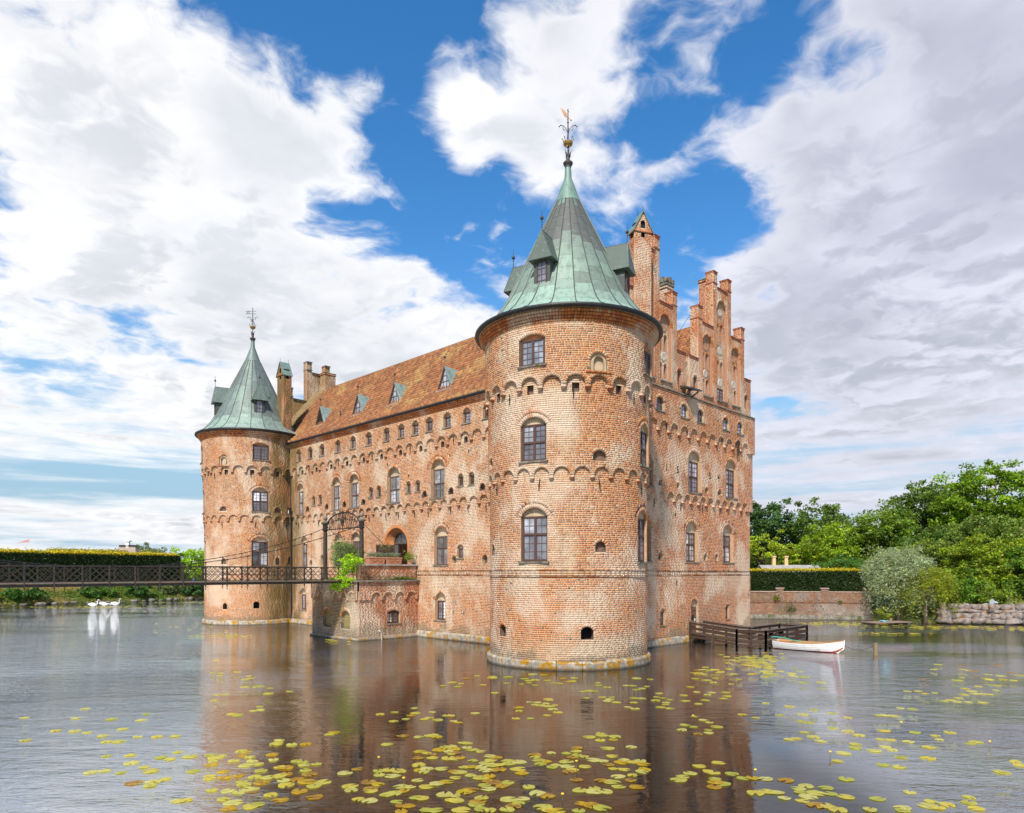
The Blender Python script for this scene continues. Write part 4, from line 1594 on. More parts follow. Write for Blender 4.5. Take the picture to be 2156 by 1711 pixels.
    dk.poly([P(x0, -1.4, 4.05), P(x1, -1.4, 4.05), P(x1, -1.4, 6.8), P(x0, -1.4, 6.8)])
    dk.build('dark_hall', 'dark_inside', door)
    l = MB()
    l.fbox(P, x0 + .62, x1 - .06, -.57, -.52, 4.05, 6.68)
    l.build('inner_door', 'paint', door, color=(.10, .10, .095))
    def leaf(xa, da, xb, db):
        m = MB()
        pa, pb_ = Vector(P(xa, da, 0)), Vector(P(xb, db, 0))
        m.bar(pa + Vector((0, 0, 5.35)), pb_ + Vector((0, 0, 5.35)), .06, 2.6)
        L = m.build('door_leaf', 'wood_frame', door, color=(.035, .016, .013))
        r = MB()
        d_ = (pb_ - pa)
        nn = Vector((-d_.y, d_.x, 0)).normalized()
        for k in range(2):
            for z0_, z1_ in ((4.2, 5.1), (5.25, 6.5)):
                u0, u1 = .08 + k * .46, .46 + k * .46
                for sgn in (-1, 1):
                    for A_, B_ in (((u0, z0_), (u1, z0_)), ((u1, z0_), (u1, z1_)), ((u1, z1_), (u0, z1_)), ((u0, z1_), (u0, z0_))):
                        r.bar(pa + d_ * A_[0] + nn * .04 * sgn + Vector((0, 0, A_[1])), pa + d_ * B_[0] + nn * .04 * sgn + Vector((0, 0, B_[1])), .03)
        r.build('door_panel', 'wood_frame', L, color=(.06, .03, .025))
    leaf(.95, -.46, 1.95, .42)
    leaf(-.70, -.46, -.86, .40)
    # anchors along the lower frieze
    for a in (33.2, 29.8, 26.2, 22.2, 19.95, 18.36, 16.44, 14.86, 12.42, 10.67, 8.94):
        anchor(mf, a, 8.76, 0, .55, random.uniform(-.03, .03))
    # gutter and downpipe
    g = MB()
    pr = [(-.10, .06), (-.11, -.02), (-.05, -.09), (.04, -.09), (.10, -.02), (.10, .06), (.06, .05), (0, .0), (-.05, .05)]
    for y0, y1 in ((3.4, 35.3),):
        b = len(g.v)
        for y in (y0, y1):
            for dx, dz in pr:
                g.v.append((1.98 + dx, y, 16.06 + dz)); g.c.append((1, 1, 1))
        m = len(pr)
        g.f += [(b + i, b + (i + 1) % m, b + m + (i + 1) % m, b + m + i) for i in range(m)]
    gt = g.build('gutter', 'gutter', castle)
    d = MB()
    d.tube([(1.98, 34.45, 16.0), (2.25, 34.42, 15.3), (2.33, 34.4, 14.9), (2.36, 34.4, 5), (2.36, 34.4, 1.0), (2.2, 34.3, .45)], .075, 8)
    for z in (2, 4.5, 7, 9.4, 12, 14.4):
        d.lathe([(.075, -.04), (.10, -.04), (.10, .04), (.075, .04)], (2.36, 34.4, z), 8)
    d.build('downpipe', 'gutter', castle)
    # stone plinth in blocks
    a = 3.2
    while a < 35:
        ln = random.uniform(1.0, 1.7)
        p = MB()
        t = .45 + random.uniform(-.03, .03); x = 2.5 - .22 + random.uniform(-.02, .02)
        p.add([(x - .03, a + .005, -.5), (x - .03, a + ln - .005, -.5), (x, a + ln - .005, t - .08), (x, a + .005, t - .08), (x + .06, a + .005, t), (x + .06, a + ln - .005, t), (2.55, a + ln - .005, t + .02), (2.55, a + .005, t + .02)],
              [(0, 1, 2, 3), (3, 2, 5, 4), (4, 5, 6, 7), (0, 3, 4, 7), (1, 6, 5, 2)])
        p.build('plinth_stone', 'plinth_stone', castle)
        a += ln


GC = (7.65, 16.87)       # gable centres


def gabled_front():
    mf = mapR
    bk, mb = Bricks(), MB()
    A0, A1 = 3.0, 21.2
    B0, B1 = 6.2, 21.2
    opU = arcade(bk, mb, mf, [7.40 + 1.197 * k - 1.197 for k in range(12)], 13.30, 13.98, .14, .27, 1.197)
    opL = arcade(bk, mb, mf, [6.62 + 1.003 * k for k in range(14)], 9.05, 9.62, 0., .14, 1.003)
    W0, W1, W2, W3 = [], [], [], []
    for a in (9.36, 17.69):
        o = Opening(a, .55, 1.26, 2.32, .26); W0.append(o)
        window(castle, mf, o, .03, .22, rows=(4,), frame_top=2.1, cols=1, bars=(2, 4), glass=(.22, .23, .24), sillw=.08, sidemargin=.02)
        voussoirs(bk, mf, o, .03, .12)
    od = Opening(13.23, .92, .5, 2.80, .44); W0.append(od)
    voussoirs(bk, mf, od, .03, .14)
    P = frame_of(mf, od.a, .03)
    dm = MB()
    dm.fbox(P, -.43, .43, -.22, -.16, .52, 2.30)
    dr = dm.build('water_door', 'wood_frame', castle, color=(.16, .075, .05))
    q = MB(); reveal(q, P, od, .24); q.build('reveal', 'plaster', dr)
    q = MB(); q.poly([P(x - od.a, -.17, h) for x, h in [(od.a - .46, 2.30)] + [p for p in od.arc(10) if p[1] > 2.3] + [(od.a + .46, 2.30)]]); q.build('arch_infill', 'plaster', dr)
    q = MB(); q.fbox(P, -.2, .1, -.16, -.145, 1.45, 1.75); q.build('door_grille', 'dark_inside', dr)
    q = MB(); q.fbox(P, .2, .3, -.16, -.14, 1.35, 1.5); q.build('door_notice', 'white_paint', dr)
    for h0_ in (.95, 2.0):
        q = MB(); q.fbox(P, -.42, .3, -.16, -.15, h0_, h0_ + .05); q.build('hinge', 'iron', dr)
    for a in (12.94, 17.85):
        o = Opening(a, 1.55, 5.26, 7.92, .62); W1.append(o)
        window(castle, mf, o, 0, .30, rows=(3, 2), frame_top=7.2, glass=(.34, .32, .29), sidemargin=.08)
        voussoirs(bk, mf, o, 0, .2)
        voussoirs(bk, mf, Opening(a, 2.0, 6.8, 8.14, .8), 0, .14, dark=.3, proud=.01)
    o = Opening(7.42, 1.4, 5.26, 7.9, .5); W1.append(o)
    window(castle, mf, o, 0, .30, frame_top=7.3); voussoirs(bk, mf, o, 0, .2)
    for a, w in ((9.18, .55), (14.7, .46), (16.23, .40)):
        o = Opening(a, w, 5.35, 5.85, w * .4); W1.append(o)
        niche(castle, mf, o, 0, .25, None, 'plaster', 'niche', 'niche_dark'); voussoirs(bk, mf, o, 0, .12)
    for a in (10.9,):
        o = Opening(a, .16, 8.15, 8.42, 0); W1.append(o)
        niche(castle, mf, o, 0, .2, None, 'niche_dark', 'slit', 'dark_inside')
    for a in (13.03, 18.08):
        o = Opening(a, 1.62, 9.86, 12.56, .62); W2.append(o)
        window(castle, mf, o, .14, .28, rows=(3, 3), frame_top=11.9, glass=(.20, .215, .25), sidemargin=.09)
        voussoirs(bk, mf, o, .14, .22); voussoirs(bk, mf, Opening(a, 2.06, 11.6, 12.79, .8), .14, .12, proud=.01, pale=.6)
    o = Opening(7.42, 1.4, 9.83, 11.9, .5); W2.append(o)
    window(castle, mf, o, .14, .28, rows=(3, 3), frame_top=11.2); voussoirs(bk, mf, o, .14, .2)
    for a, w in ((8.95, .5), (11.0, .34), (14.6, .46), (16.43, .62)):
        o = Opening(a, w, 9.93, 10.34, w * .4); W2.append(o)
        niche(castle, mf, o, .14, .25, None, 'plaster', 'niche', 'niche_dark'); voussoirs(bk, mf, o, .14, .12)
    for a in (8.73, 11.53, 13.57, 17.02, 19.13):
        o = Opening(a, .88, 14.54, 15.40, .32); W3.append(o)
        window(castle, mf, o, .27, .2, rows=(3,), frame_top=15.39, cols=1, bars=(2, 3), glass=(.30, .33, .37), sillw=.1, sidemargin=.1, open_mat='plaster')
        voussoirs(bk, mf, o, .27, .16)
    regs = [(.4, 4.39, .03, W0, [(11, 1.3, 2.6, .5, 'orange', 1.2), (9, 2, 3.4, .6, 'orange', .8), (12.2, 1.2, 3.6, .8, 'moss', .55), (19.5, 1.4, .9, .7, 'white', 1.2), (17.5, 2, 2.2, 1., 'orange', .6), (10, 2, .9, .5, 'pale', .8), (15, 2, 3.6, .6, 'grey', .4)]),
            (4.39, 9.65, 0., W1, [(14, 9, 6.5, 2.4, 'dark', .22), (19.6, 1, 6, 2, 'pale', .5), (10, 2.5, 6.8, 1.6, 'clean', .8), (14, 40, 9.38, .26, 'white', 1.9)]),
            (9.05, 14.02, .14, W2 + opL, [(15, 2, 12.5, .8, 'orange', .6), (15.4, 1.6, 10.8, 1.2, 'grey', .4), (16, 20, 13.62, .24, 'white', 1.2), (10.5, 1.6, 12.2, 1.0, 'pale', .6), (20, 1., 11, 2, 'orange', .6)]),
            (13.30, 15.98, .27, W3 + opU, [(14, 8, 15.1, .8, 'dark', .5), (14, 9, 15.8, .2, 'white', .8), (19, 3, 14.6, 1.4, 'grey', .5)])]
    for i, (h0, h1, dp, ops, pat) in enumerate(regs):
        strips(mb, mf, A0, A1, h0, h1, dp, ops)
        lay(bk, mf, B0, B1, h0, h1, dp, ops, 120 + i * 9, patches=pat, dark=.12, tone=(.97, .85, .80))
    for h in (4.36, 4.665):
        course_band(bk, mf, B0, B1, h, h + .05, -.02, .055, .25, (.55, .52, .55))
    for h in (4.43, 4.54):
        course_band(bk, mf, B0, B1, h, h + .085, -.02, .02, .27, (1.05, 1.3, 1.45), wash=.95, washk=1.)
    wall = mb.build('gable_wall', 'mortar', castle)
    # side return of the far corner
    q = MB()
    for z0_, z1_, dp in ((.0, 9.05, .0), (9.05, 13.3, .14), (13.3, 16.0, .27)):
        q.box(20.4, 21.2 - .001, .215 - dp, 1.2, z0_, z1_)
        q.box(21.0, 21.2 + dp, .2 - dp + .002, 30, z0_, z1_)
    q.build('corner_return', 'far_brick', wall)
    tag(link('brickwork', bk.build('brickwork', wall), wall), kind='stuff')
    # ledge under the gables
    l = MB()
    l.add([(3.2, -.16, 15.96), (21.34, -.16, 15.96), (21.34, -.16, 16.03), (3.2, -.16, 16.03), (3.2, .3, 15.96), (21.34, .3, 15.96), (21.34, .22, 16.18), (3.2, .22, 16.18)], BOXF)
    l.build('gable_ledge', 'ledge_stone', castle)
    for a in (8.37, 11.44, 14.21, 16.58, 19.71):
        anchor(mf, a, 8.86, 0, .55)
    for a in (9.5, 12.0, 13.35, 16.6):
        anchor(mf, a, 13.7, .14, .5)
    for a, h in ((6.97, 4.1), (10.89, 3.96)):
        anchor(mf, a, h, .03, .35)
    # year in iron numerals
    for ch, a in zip('1554', (9.6, 10.9, 15.0, 16.2)):
        cu = bpy.data.curves.new('numeral', 'FONT')
        cu.body = ch
        cu.size = .62
        cu.extrude = .02
        cu.align_x = 'CENTER'
        t = bpy.data.objects.new('numeral_tmp', cu)
        COLL.objects.link(t)
        dg = bpy.context.evaluated_depsgraph_get()
        me = bpy.data.meshes.new_from_object(t.evaluated_get(dg))
        bpy.data.objects.remove(t)
        me.materials.clear(); me.materials.append(M['iron'])
        o = link('iron_numeral', me, castle, (a, .06, 10.93))
        o.rotation_euler = (R_(90), 0, 0)
    # wrought iron fleur
    P = frame_of(mf, 18.74, .27)
    f = MB()
    f.bar(P(0, .05, 12.95), P(0, .05, 14.05), .05, .04)
    for s in (-1, 1):
        for z0_, sg in ((13.42, -1), (13.62, 1)):
            pts = [P(s * .02, .06, z0_)] + [P(s * (.05 + .15 * math.sin(t)), .06, z0_ + sg * (.22 - .2 * math.cos(t) - .0)) for t in np.linspace(.2, 2.9, 8)]
            f.tube(pts, .028, 6)
    f.add([P(-.07, .06, 13.86), P(0, .06, 13.70), P(.07, .06, 13.86), P(0, .06, 14.06)], [(0, 1, 2, 3)])
    f.build('iron_fleur', 'iron', castle)
    # plinth stones
    a = 4.6
    while a < 21:
        ln = random.uniform(.9, 1.5)
        p = MB()
        t = .45 + random.uniform(-.04, .04); y = .2 - .22 + random.uniform(-.02, .02)
        e = min(a + ln, 21.42) - .005
        p.add([(a + .005, y - .03, -.5), (e, y - .03, -.5), (e, y, t - .08), (a + .005, y, t - .08), (a + .005, y + .06, t), (e, y + .06, t), (e, .25, t + .02), (a + .005, .25, t + .02)],
              [(0, 1, 2, 3), (3, 2, 5, 4), (4, 5, 6, 7), (0, 3, 4, 7), (1, 6, 5, 2)])
        p.build('plinth_stone', 'plinth_stone', castle)
        a += ln


def gable(c, left, right, seed, y0=.2, th=.52, nopin=False, deco=True, lichen=False, name='stepped_gable'):
    """stepped gable: front at y0 facing -Y"""
    mf = mapy(y0 - .06 if deco else y0)
    bk, mb = Bricks(), MB()
    L3 = left - c
    R3 = right - c
    rects = [(L3, -3.30, 16.1, 18.8), (-3.30, -1.28, 16.1, 21.4), (-1.28, 1.28, 16.1, 24.3), (1.28, 3.30, 16.1, 21.4), (3.30, R3, 16.1, 18.8),
             (-3.30, -2.75, 21.4, 22.4), (2.75, 3.30, 21.4, 22.4), (.72, 1.28, 24.3, 25.3)] + ([] if nopin else [(-1.28, -.72, 24.3, 25.3)])
    ops, subs = [], []
    if deco:
        for a, w, s, t in ((0, 1.42, 16.56, 23.55), (-2.0, 1.28, 16.56, 20.7), (2.0, 1.28, 16.56, 20.7)):
            ops.append(Opening(c + a, w, s, t, w / 2))
        for a in (-3.62 if L3 > -4.6 else -3.9, 3.62):
            ops.append(Opening(c + a, .56, 16.6, 17.64, .27))
        for o in ops:
            voussoirs(bk, mf, o, 0, .15, pale=.2)
            big = o.w > 1
            P = frame_of(mf, o.a, 0)
            q = MB(); reveal(q, P, o, .2)
            q.build('panel_reveal', 'brick_plain', castle)
            if not big:
                b = MB(); b.poly([P(x - o.a, -.198, h) for x, h in o.outline(10)]); b.build('niche_back', 'niche_dark', castle)
                continue
            inner = []
            lv = [(16.75, 17.75), (18.45, 19.55)] if o.top < 22 else [(18.2, 19.4), (20.75, 22.0)]
            for s, t in lv:
                for dx in (-.27, .27):
                    inner.append(Opening(o.a + dx, .34, s, t, .17))
            discs = [o.top - .75, (lv[0][1] + lv[1][0]) / 2 + .02]
            if o.top > 22: discs.append(17.85)
            wn = Opening(o.a + .05, .9, 16.62, 17.5, 0) if o.top > 22 else None
            if wn: inner.append(wn)
            mi = lambda a, h, d_: mf(a, h, np.asarray(d_) - .2)
            cover = [Opening(o.a, 20, -50, 50, 0)]
            lay(bk, mi, o.a - o.w / 2, o.a + o.w / 2, o.sill, o.top - .02, 0, inner, seed + 3, dark=.04, tone=(.86, .88, .9), patches=[(o.a, 19, 1, 4, 'grey', .6)])
            strips(mb, mi, o.a - o.w / 2, o.a + o.w / 2, o.sill, o.top, 0, inner)
            for n_ in inner:
                if n_ is wn:
                    window(castle, mi, n_, 0, .08, rows=(3,), cols=2, bars=(2, 3), glass=(.3, .33, .38), sillw=.06)
                else:
                    niche(castle, mi, n_, 0, .2, None, 'brick_plain', 'lancet', 'niche_dark'); voussoirs(bk, mi, n_, 0, .1, pale=.2)
            for z in discs:
                d = MB()
                r_, m = .30, 16
                ring = [(r_ * math.cos(2*PI*k/m), r_ * math.sin(2*PI*k/m)) for k in range(m)]
                for k in range(m):
                    (xa, za), (xb, zb) = ring[k], ring[(k + 1) % m]
                    d.add([P(xa, -.2, z + za), P(xb, -.2, z + zb), P(xb * .78, -.15, z + zb * .78), P(xa * .78, -.15, z + za * .78)], [(0, 1, 2, 3)])
                    d.add([P(xa * .78, -.15, z + za * .78), P(xb * .78, -.15, z + zb * .78), P(0, -.17, z)], [(0, 1, 2)])
                d.build('roundel', 'plaster_grey' if random.random() < .6 else 'brick_plain', castle)
        for lo_, hi_ in ((-2.66, -1.34), (1.34, 2.66), (-.75, .75)):
            s = MB(); s.box(c + lo_, c + hi_, y0 - .16, y0 + .02, 16.46, 16.55); s.build('sill', 'ledge_stone', castle)
    kw = dict(dark=.04, tone=(1.04, .76, .56), patches=[(c - 2.5, 19, 1.6, 3.5, 'orange', .8), (c + .4, 23.5, 2, 2, 'clean', 1.), (c + 3.2, 18, 1.2, 2.5, 'grey', .8)]) if not lichen else \
        dict(dark=.02, tone=(.8, .8, .72), patches=[(c, 20, 8, 9, 'yellow', 1.1), (c - 2, 19, 3, 2, 'yellow', 1.1), (c, 24, 3, 1.5, 'grey', .7)])
    for x0, x1, h0, h1 in rects:
        oo = [o for o in ops if o.a + o.w / 2 > c + x0 and o.a - o.w / 2 < c + x1]
        strips(mb, mf, c + x0, c + x1, h0, h1, 0, oo)
        lay(bk, mf, c + x0, c + x1, h0, h1, 0, oo, seed, **kw)
        # pilaster band near the top of each step
    yb = y0 + th
    # left-hand (-X) faces of the steps
    for x, h0, h1 in ((L3, 16.1, 18.8), (-3.30, 18.8, 22.4), (-1.28, 21.4, 24.3 if nopin else 25.3), (2.75, 21.4, 22.4), (.72, 24.3, 25.3)):
        mx = mapx(c + x)
        ya = y0 - (.06 if deco else 0)
        strips(mb, mx, ya, yb, h0, h1, 0, [])
        lay(bk, mx, ya, yb, h0, h1, 0, [], seed + 5, **{**kw, 'patches': kw['patches'] if lichen else [], 'tone': (1.12, .76, .52) if not lichen else kw['tone']})
    # body (right-hand and back faces)
    for x0, x1, h0, h1 in rects:
        mb.box(c + x0 + .01, c + x1, y0 + .40, yb, h0, h1 - .003)
    g = mb.build(name, 'mortar', castle)
    tag(link('brickwork', bk.build('brickwork', g), g), kind='stuff')
    # brick caps
    for x0, x1, h in ((L3, -3.30, 18.8), (-2.75, -1.28, 21.4), (-.72, .72, 24.3), (1.28, 2.75, 21.4), (3.30, R3, 18.8), (-3.30, -2.75, 22.4), (2.75, 3.30, 22.4), (.72, 1.28, 25.3)) + (() if nopin else ((-1.28, -.72, 25.3),)):
        k = MB()
        k.box(c + x0 - .03, c + x1 + .03, y0 - .13, yb + .04, h, h + .05)
        k.box(c + x0 + .0, c + x1 + .0, y0 - .10, yb + .02, h - .11, h - .055)
        k.build('gable_coping', 'rust_cap' if not lichen else 'ledge_stone', g)
    for x0, x1, h in ((-3.30, -2.75, 21.55), (2.75, 3.30, 21.55), (.72, 1.28, 24.5)) + (() if nopin else ((-1.28, -.72, 24.5),)):
        k = MB()
        k.box(c + x0 - .03, c + x1 + .035, y0 - .10, yb + .02, h, h + .07)
        k.build('pinnacle_band', 'rust_cap' if not lichen else 'ledge_stone', g)
    return g


simple('brick_plain', (.42, .19, .10), .9, .3, 9, col2=(.30, .17, .11))
simple('plaster_grey', (.42, .37, .31), .9, .2, 6)


def chimney(cx, cy, rot, w, d, z0, z1, name='chimney', cap='gable', seed=5, lichen=False):
    ca, sa = math.cos(rot), math.sin(rot)
    W = lambda x, y: (cx + ca * x - sa * y, cy + sa * x + ca * y)

    def face(ox, oy, ux, uy, nx, ny):
        def f(a, h, d_):
            a = np.asarray(a, float); d_ = np.asarray(d_)
            lx, ly = ox + ux * a + nx * d_, oy + uy * a + ny * d_
            return np.stack([cx + ca * lx - sa * ly, cy + sa * lx + ca * ly, np.asarray(h) + 0 * a], axis=-1)
        return f
    bk, mb = Bricks(), MB()
    faces = [(face(-w/2, -d/2, 1, 0, 0, -1), w), (face(-w/2, d/2, 0, -1, -1, 0), d), (face(w/2, -d/2, 0, 1, 1, 0), d), (face(w/2, d/2, -1, 0, 0, 1), w)]
    kw = dict(dark=.02, tone=(1.06, .74, .50), patches=[(0, 20, 9, 20, 'clean', 1.6)]) if not lichen else dict(dark=.02, tone=(.85, .82, .75), patches=[(0, z1, 3, 3, 'yellow', .8)])
    for f, ln in faces:
        op = [Opening(ln / 2, min(.26, ln * .4), z1 - .42, z1 - .12, 0)] if cap == 'gable' else []
        strips(mb, f, 0, ln, z0, z1, 0, op)
        lay(bk, f, 0, ln, z0, z1, 0, op, seed, **kw)
        course_band(bk, f, -.05, ln + .05, z1 - .1, z1, -.02, .06, .14, (1, .9, .82), wash=.05)
    if cap == 'gable':
        f = faces[0][0]
        for fy, g in ((0, faces[0][0]), (1, faces[3][0])):
            zz = z1
            k = 0
            ap = w * .95
            while zz < z1 + ap - .1:
                t = 1 - (zz - z1) / ap
                hw = (w / 2 + .05) * t
                op = [Opening(w / 2, .3, z1 + .14, z1 + .62, .15)] if zz < z1 + .7 else []
                strips(mb, g, w/2 - hw, w/2 + hw, zz, zz + .1, 0, op)
                lay(bk, g, w/2 - hw, w/2 + hw, zz, zz + .1, 0, op, seed, **kw)
                zz += .1
    ch = mb.build(name, 'mortar', castle)
    tag(link('brickwork', bk.build('brickwork', ch), ch), kind='stuff')
    if cap == 'gable':
        ap = w * .98
        for s in (-1, 1):
            r = MB()
            e = w / 2 + .12
            dd = d / 2 + .08
            a, b, c_, d_ = (*W(s * e, -dd), z1 - .06), (*W(s * e, dd), z1 - .06), (*W(0, dd), z1 + ap + .08), (*W(0, -dd), z1 + ap + .08)
            a2, b2, c2, d2 = [(p[0], p[1], p[2] - .07) for p in (a, b, c_, d_)]
            r.add([a, b, c_, d_, a2, b2, c2, d2], BOXF)
            r.build('chimney_roof', 'copper', ch, color=(.16, .24, .21))
        for sgn in (-1, 1):
            q = MB(); q.tube([(*W(0, sgn * (d/2)), z1 + ap), (*W(0, sgn * (d/2)), z1 + ap + .4)], .012, 5); q.build('spike', 'iron', ch)
        q = MB()
        q.box(-.1, .1, -.1, .1, 0, .01)
        o = MB()
        for (x0, y0_), (x1, y1_) in ((( -w/2 + .12, -d/2 + .12), (w/2 - .12, d/2 - .12)),):
            pts = [W(x0, y0_), W(x1, y0_), W(x1, y1_), W(x0, y1_)]
            o.add([(*p, z1 - .6) for p in pts] + [(*p, z1 + .5) for p in pts], BOXF)
        o.build('flue', 'dark_inside', ch)
    else:
        k = MB()
        for i, (e, h0, h1) in enumerate(((.06, z1, z1 + .1), (.10, z1 + .1, z1 + .2), (.06, z1 + .2, z1 + .32)) if cap == 'crown' else ((.03, z1, z1 + .06), (.06, z1 + .06, z1 + .12))):
            pts = [W(-w/2 - e, -d/2 - e), W(w/2 + e, -d/2 - e), W(w/2 + e, d/2 + e), W(-w/2 - e, d/2 + e)]
            k.add([(*p, h0) for p in pts] + [(*p, h1 - .003) for p in pts], BOXF)
        k.build('chimney_cap', 'ledge_stone', ch)
        if cap == 'crown':
            e = .05
            for x in (-w/2, 0, w/2):
                for y in (-d/2, 0, d/2):
                    if x == 0 and y == 0: continue
                    q = MB()
                    pts = [W(x + i * .11, y + j * .11) for i, j in ((-1, -1), (1, -1), (1, 1), (-1, 1))]
                    q.add([(*p, z1 + .32) for p in pts] + [(*p, z1 + .55 + (.12 if x == 0 or y == 0 else 0)) for p in pts], BOXF)
                    q.build('merlon', 'ledge_stone', ch)
    return ch


def pantiles(y0, y1, pts, name, ridge=True, w=.235, ex=.33, seed=2, dorm=()):
    """one roof slope; pts = (x, z) polyline from eave to ridge"""
    seg = [0]
    for (xa, za), (xb, zb) in zip(pts, pts[1:]):
        seg.append(seg[-1] + math.hypot(xb - xa, zb - za))

    def at(s):
        s = np.asarray(s, float)
        return np.interp(s, seg, [p[0] for p in pts]), np.interp(s, seg, [p[1] for p in pts])
    tot = seg[-1]
    rows = int(tot / ex)
    cols = int((y1 - y0) / w)
    I, J = np.meshgrid(np.arange(rows), np.arange(cols), indexing='ij')
    I, J = I.ravel(), J.ravel()
    n = len(I)
    s0 = I * tot / rows + rng.normal(0, .006, n)
    s1 = s0 + tot / rows * 1.10
    ya = y0 + J * (y1 - y0) / cols + rng.normal(0, .004, n)
    x0, z0 = at(np.clip(s0, 0, tot)); x1, z1 = at(np.clip(s1, 0, tot))
    tx, tz = x1 - x0, z1 - z0
    l = np.hypot(tx, tz) + 1e-6
    nx, nz = -tz / l, tx / l            # outward normal for a slope rising with +x
    flip = np.where(nz < 0, -1, 1); nx, nz = nx * flip, nz * flip
    us = np.array([0, .28, .55, .80, 1.04]); hs = np.array([.014, .0, .06, .125, .02])
    V = []
    for (xx, zz, lift) in ((x0, z0, .105), (x1, z1, .005)):
        for u, h in zip(us, hs):
            V.append(np.stack([xx + nx * (h + lift), ya + u * w, zz + nz * (h + lift)], axis=-1))
    for u, h in zip(us, hs):
        V.append(np.stack([x0 + nx * .0, ya + u * w, z0 + nz * .0], axis=-1))
    V = np.stack(V, axis=1)
    m = 5
    f = [(k, k + 1, m + k + 1, m + k) for k in range(4)] + [(2*m + k, 2*m + k + 1, k + 1, k) for k in range(4)]
    F = (np.arange(n)[:, None, None] * 15 + np.array(f)[None]).reshape(-1, 4)
    base = np.array([(.30, .115, .045), (.25, .095, .045), (.36, .165, .07), (.20, .085, .045), (.31, .14, .055)])
    C = base[rng.integers(0, 5, n)] * (.75 + .45 * rng.random((n, 1)))
    lich = sstep(fbm(ya, s0, 2.5, seed), .55, .75)[:, None] * rng.random((n, 1))
    C = C + (np.array((.48, .33, .12)) - C) * lich * .7
    far = sstep(ya, y1 - 3.4, y1 - .5)[:, None] if seed == 2 else 0
    C = C + (np.array((.30, .26, .13)) - C) * far * .75
    me = raw_mesh(name, V.reshape(-1, 3), F, 'pantile', np.repeat(C, 15, axis=0), smooth=False)
    return me, at, tot


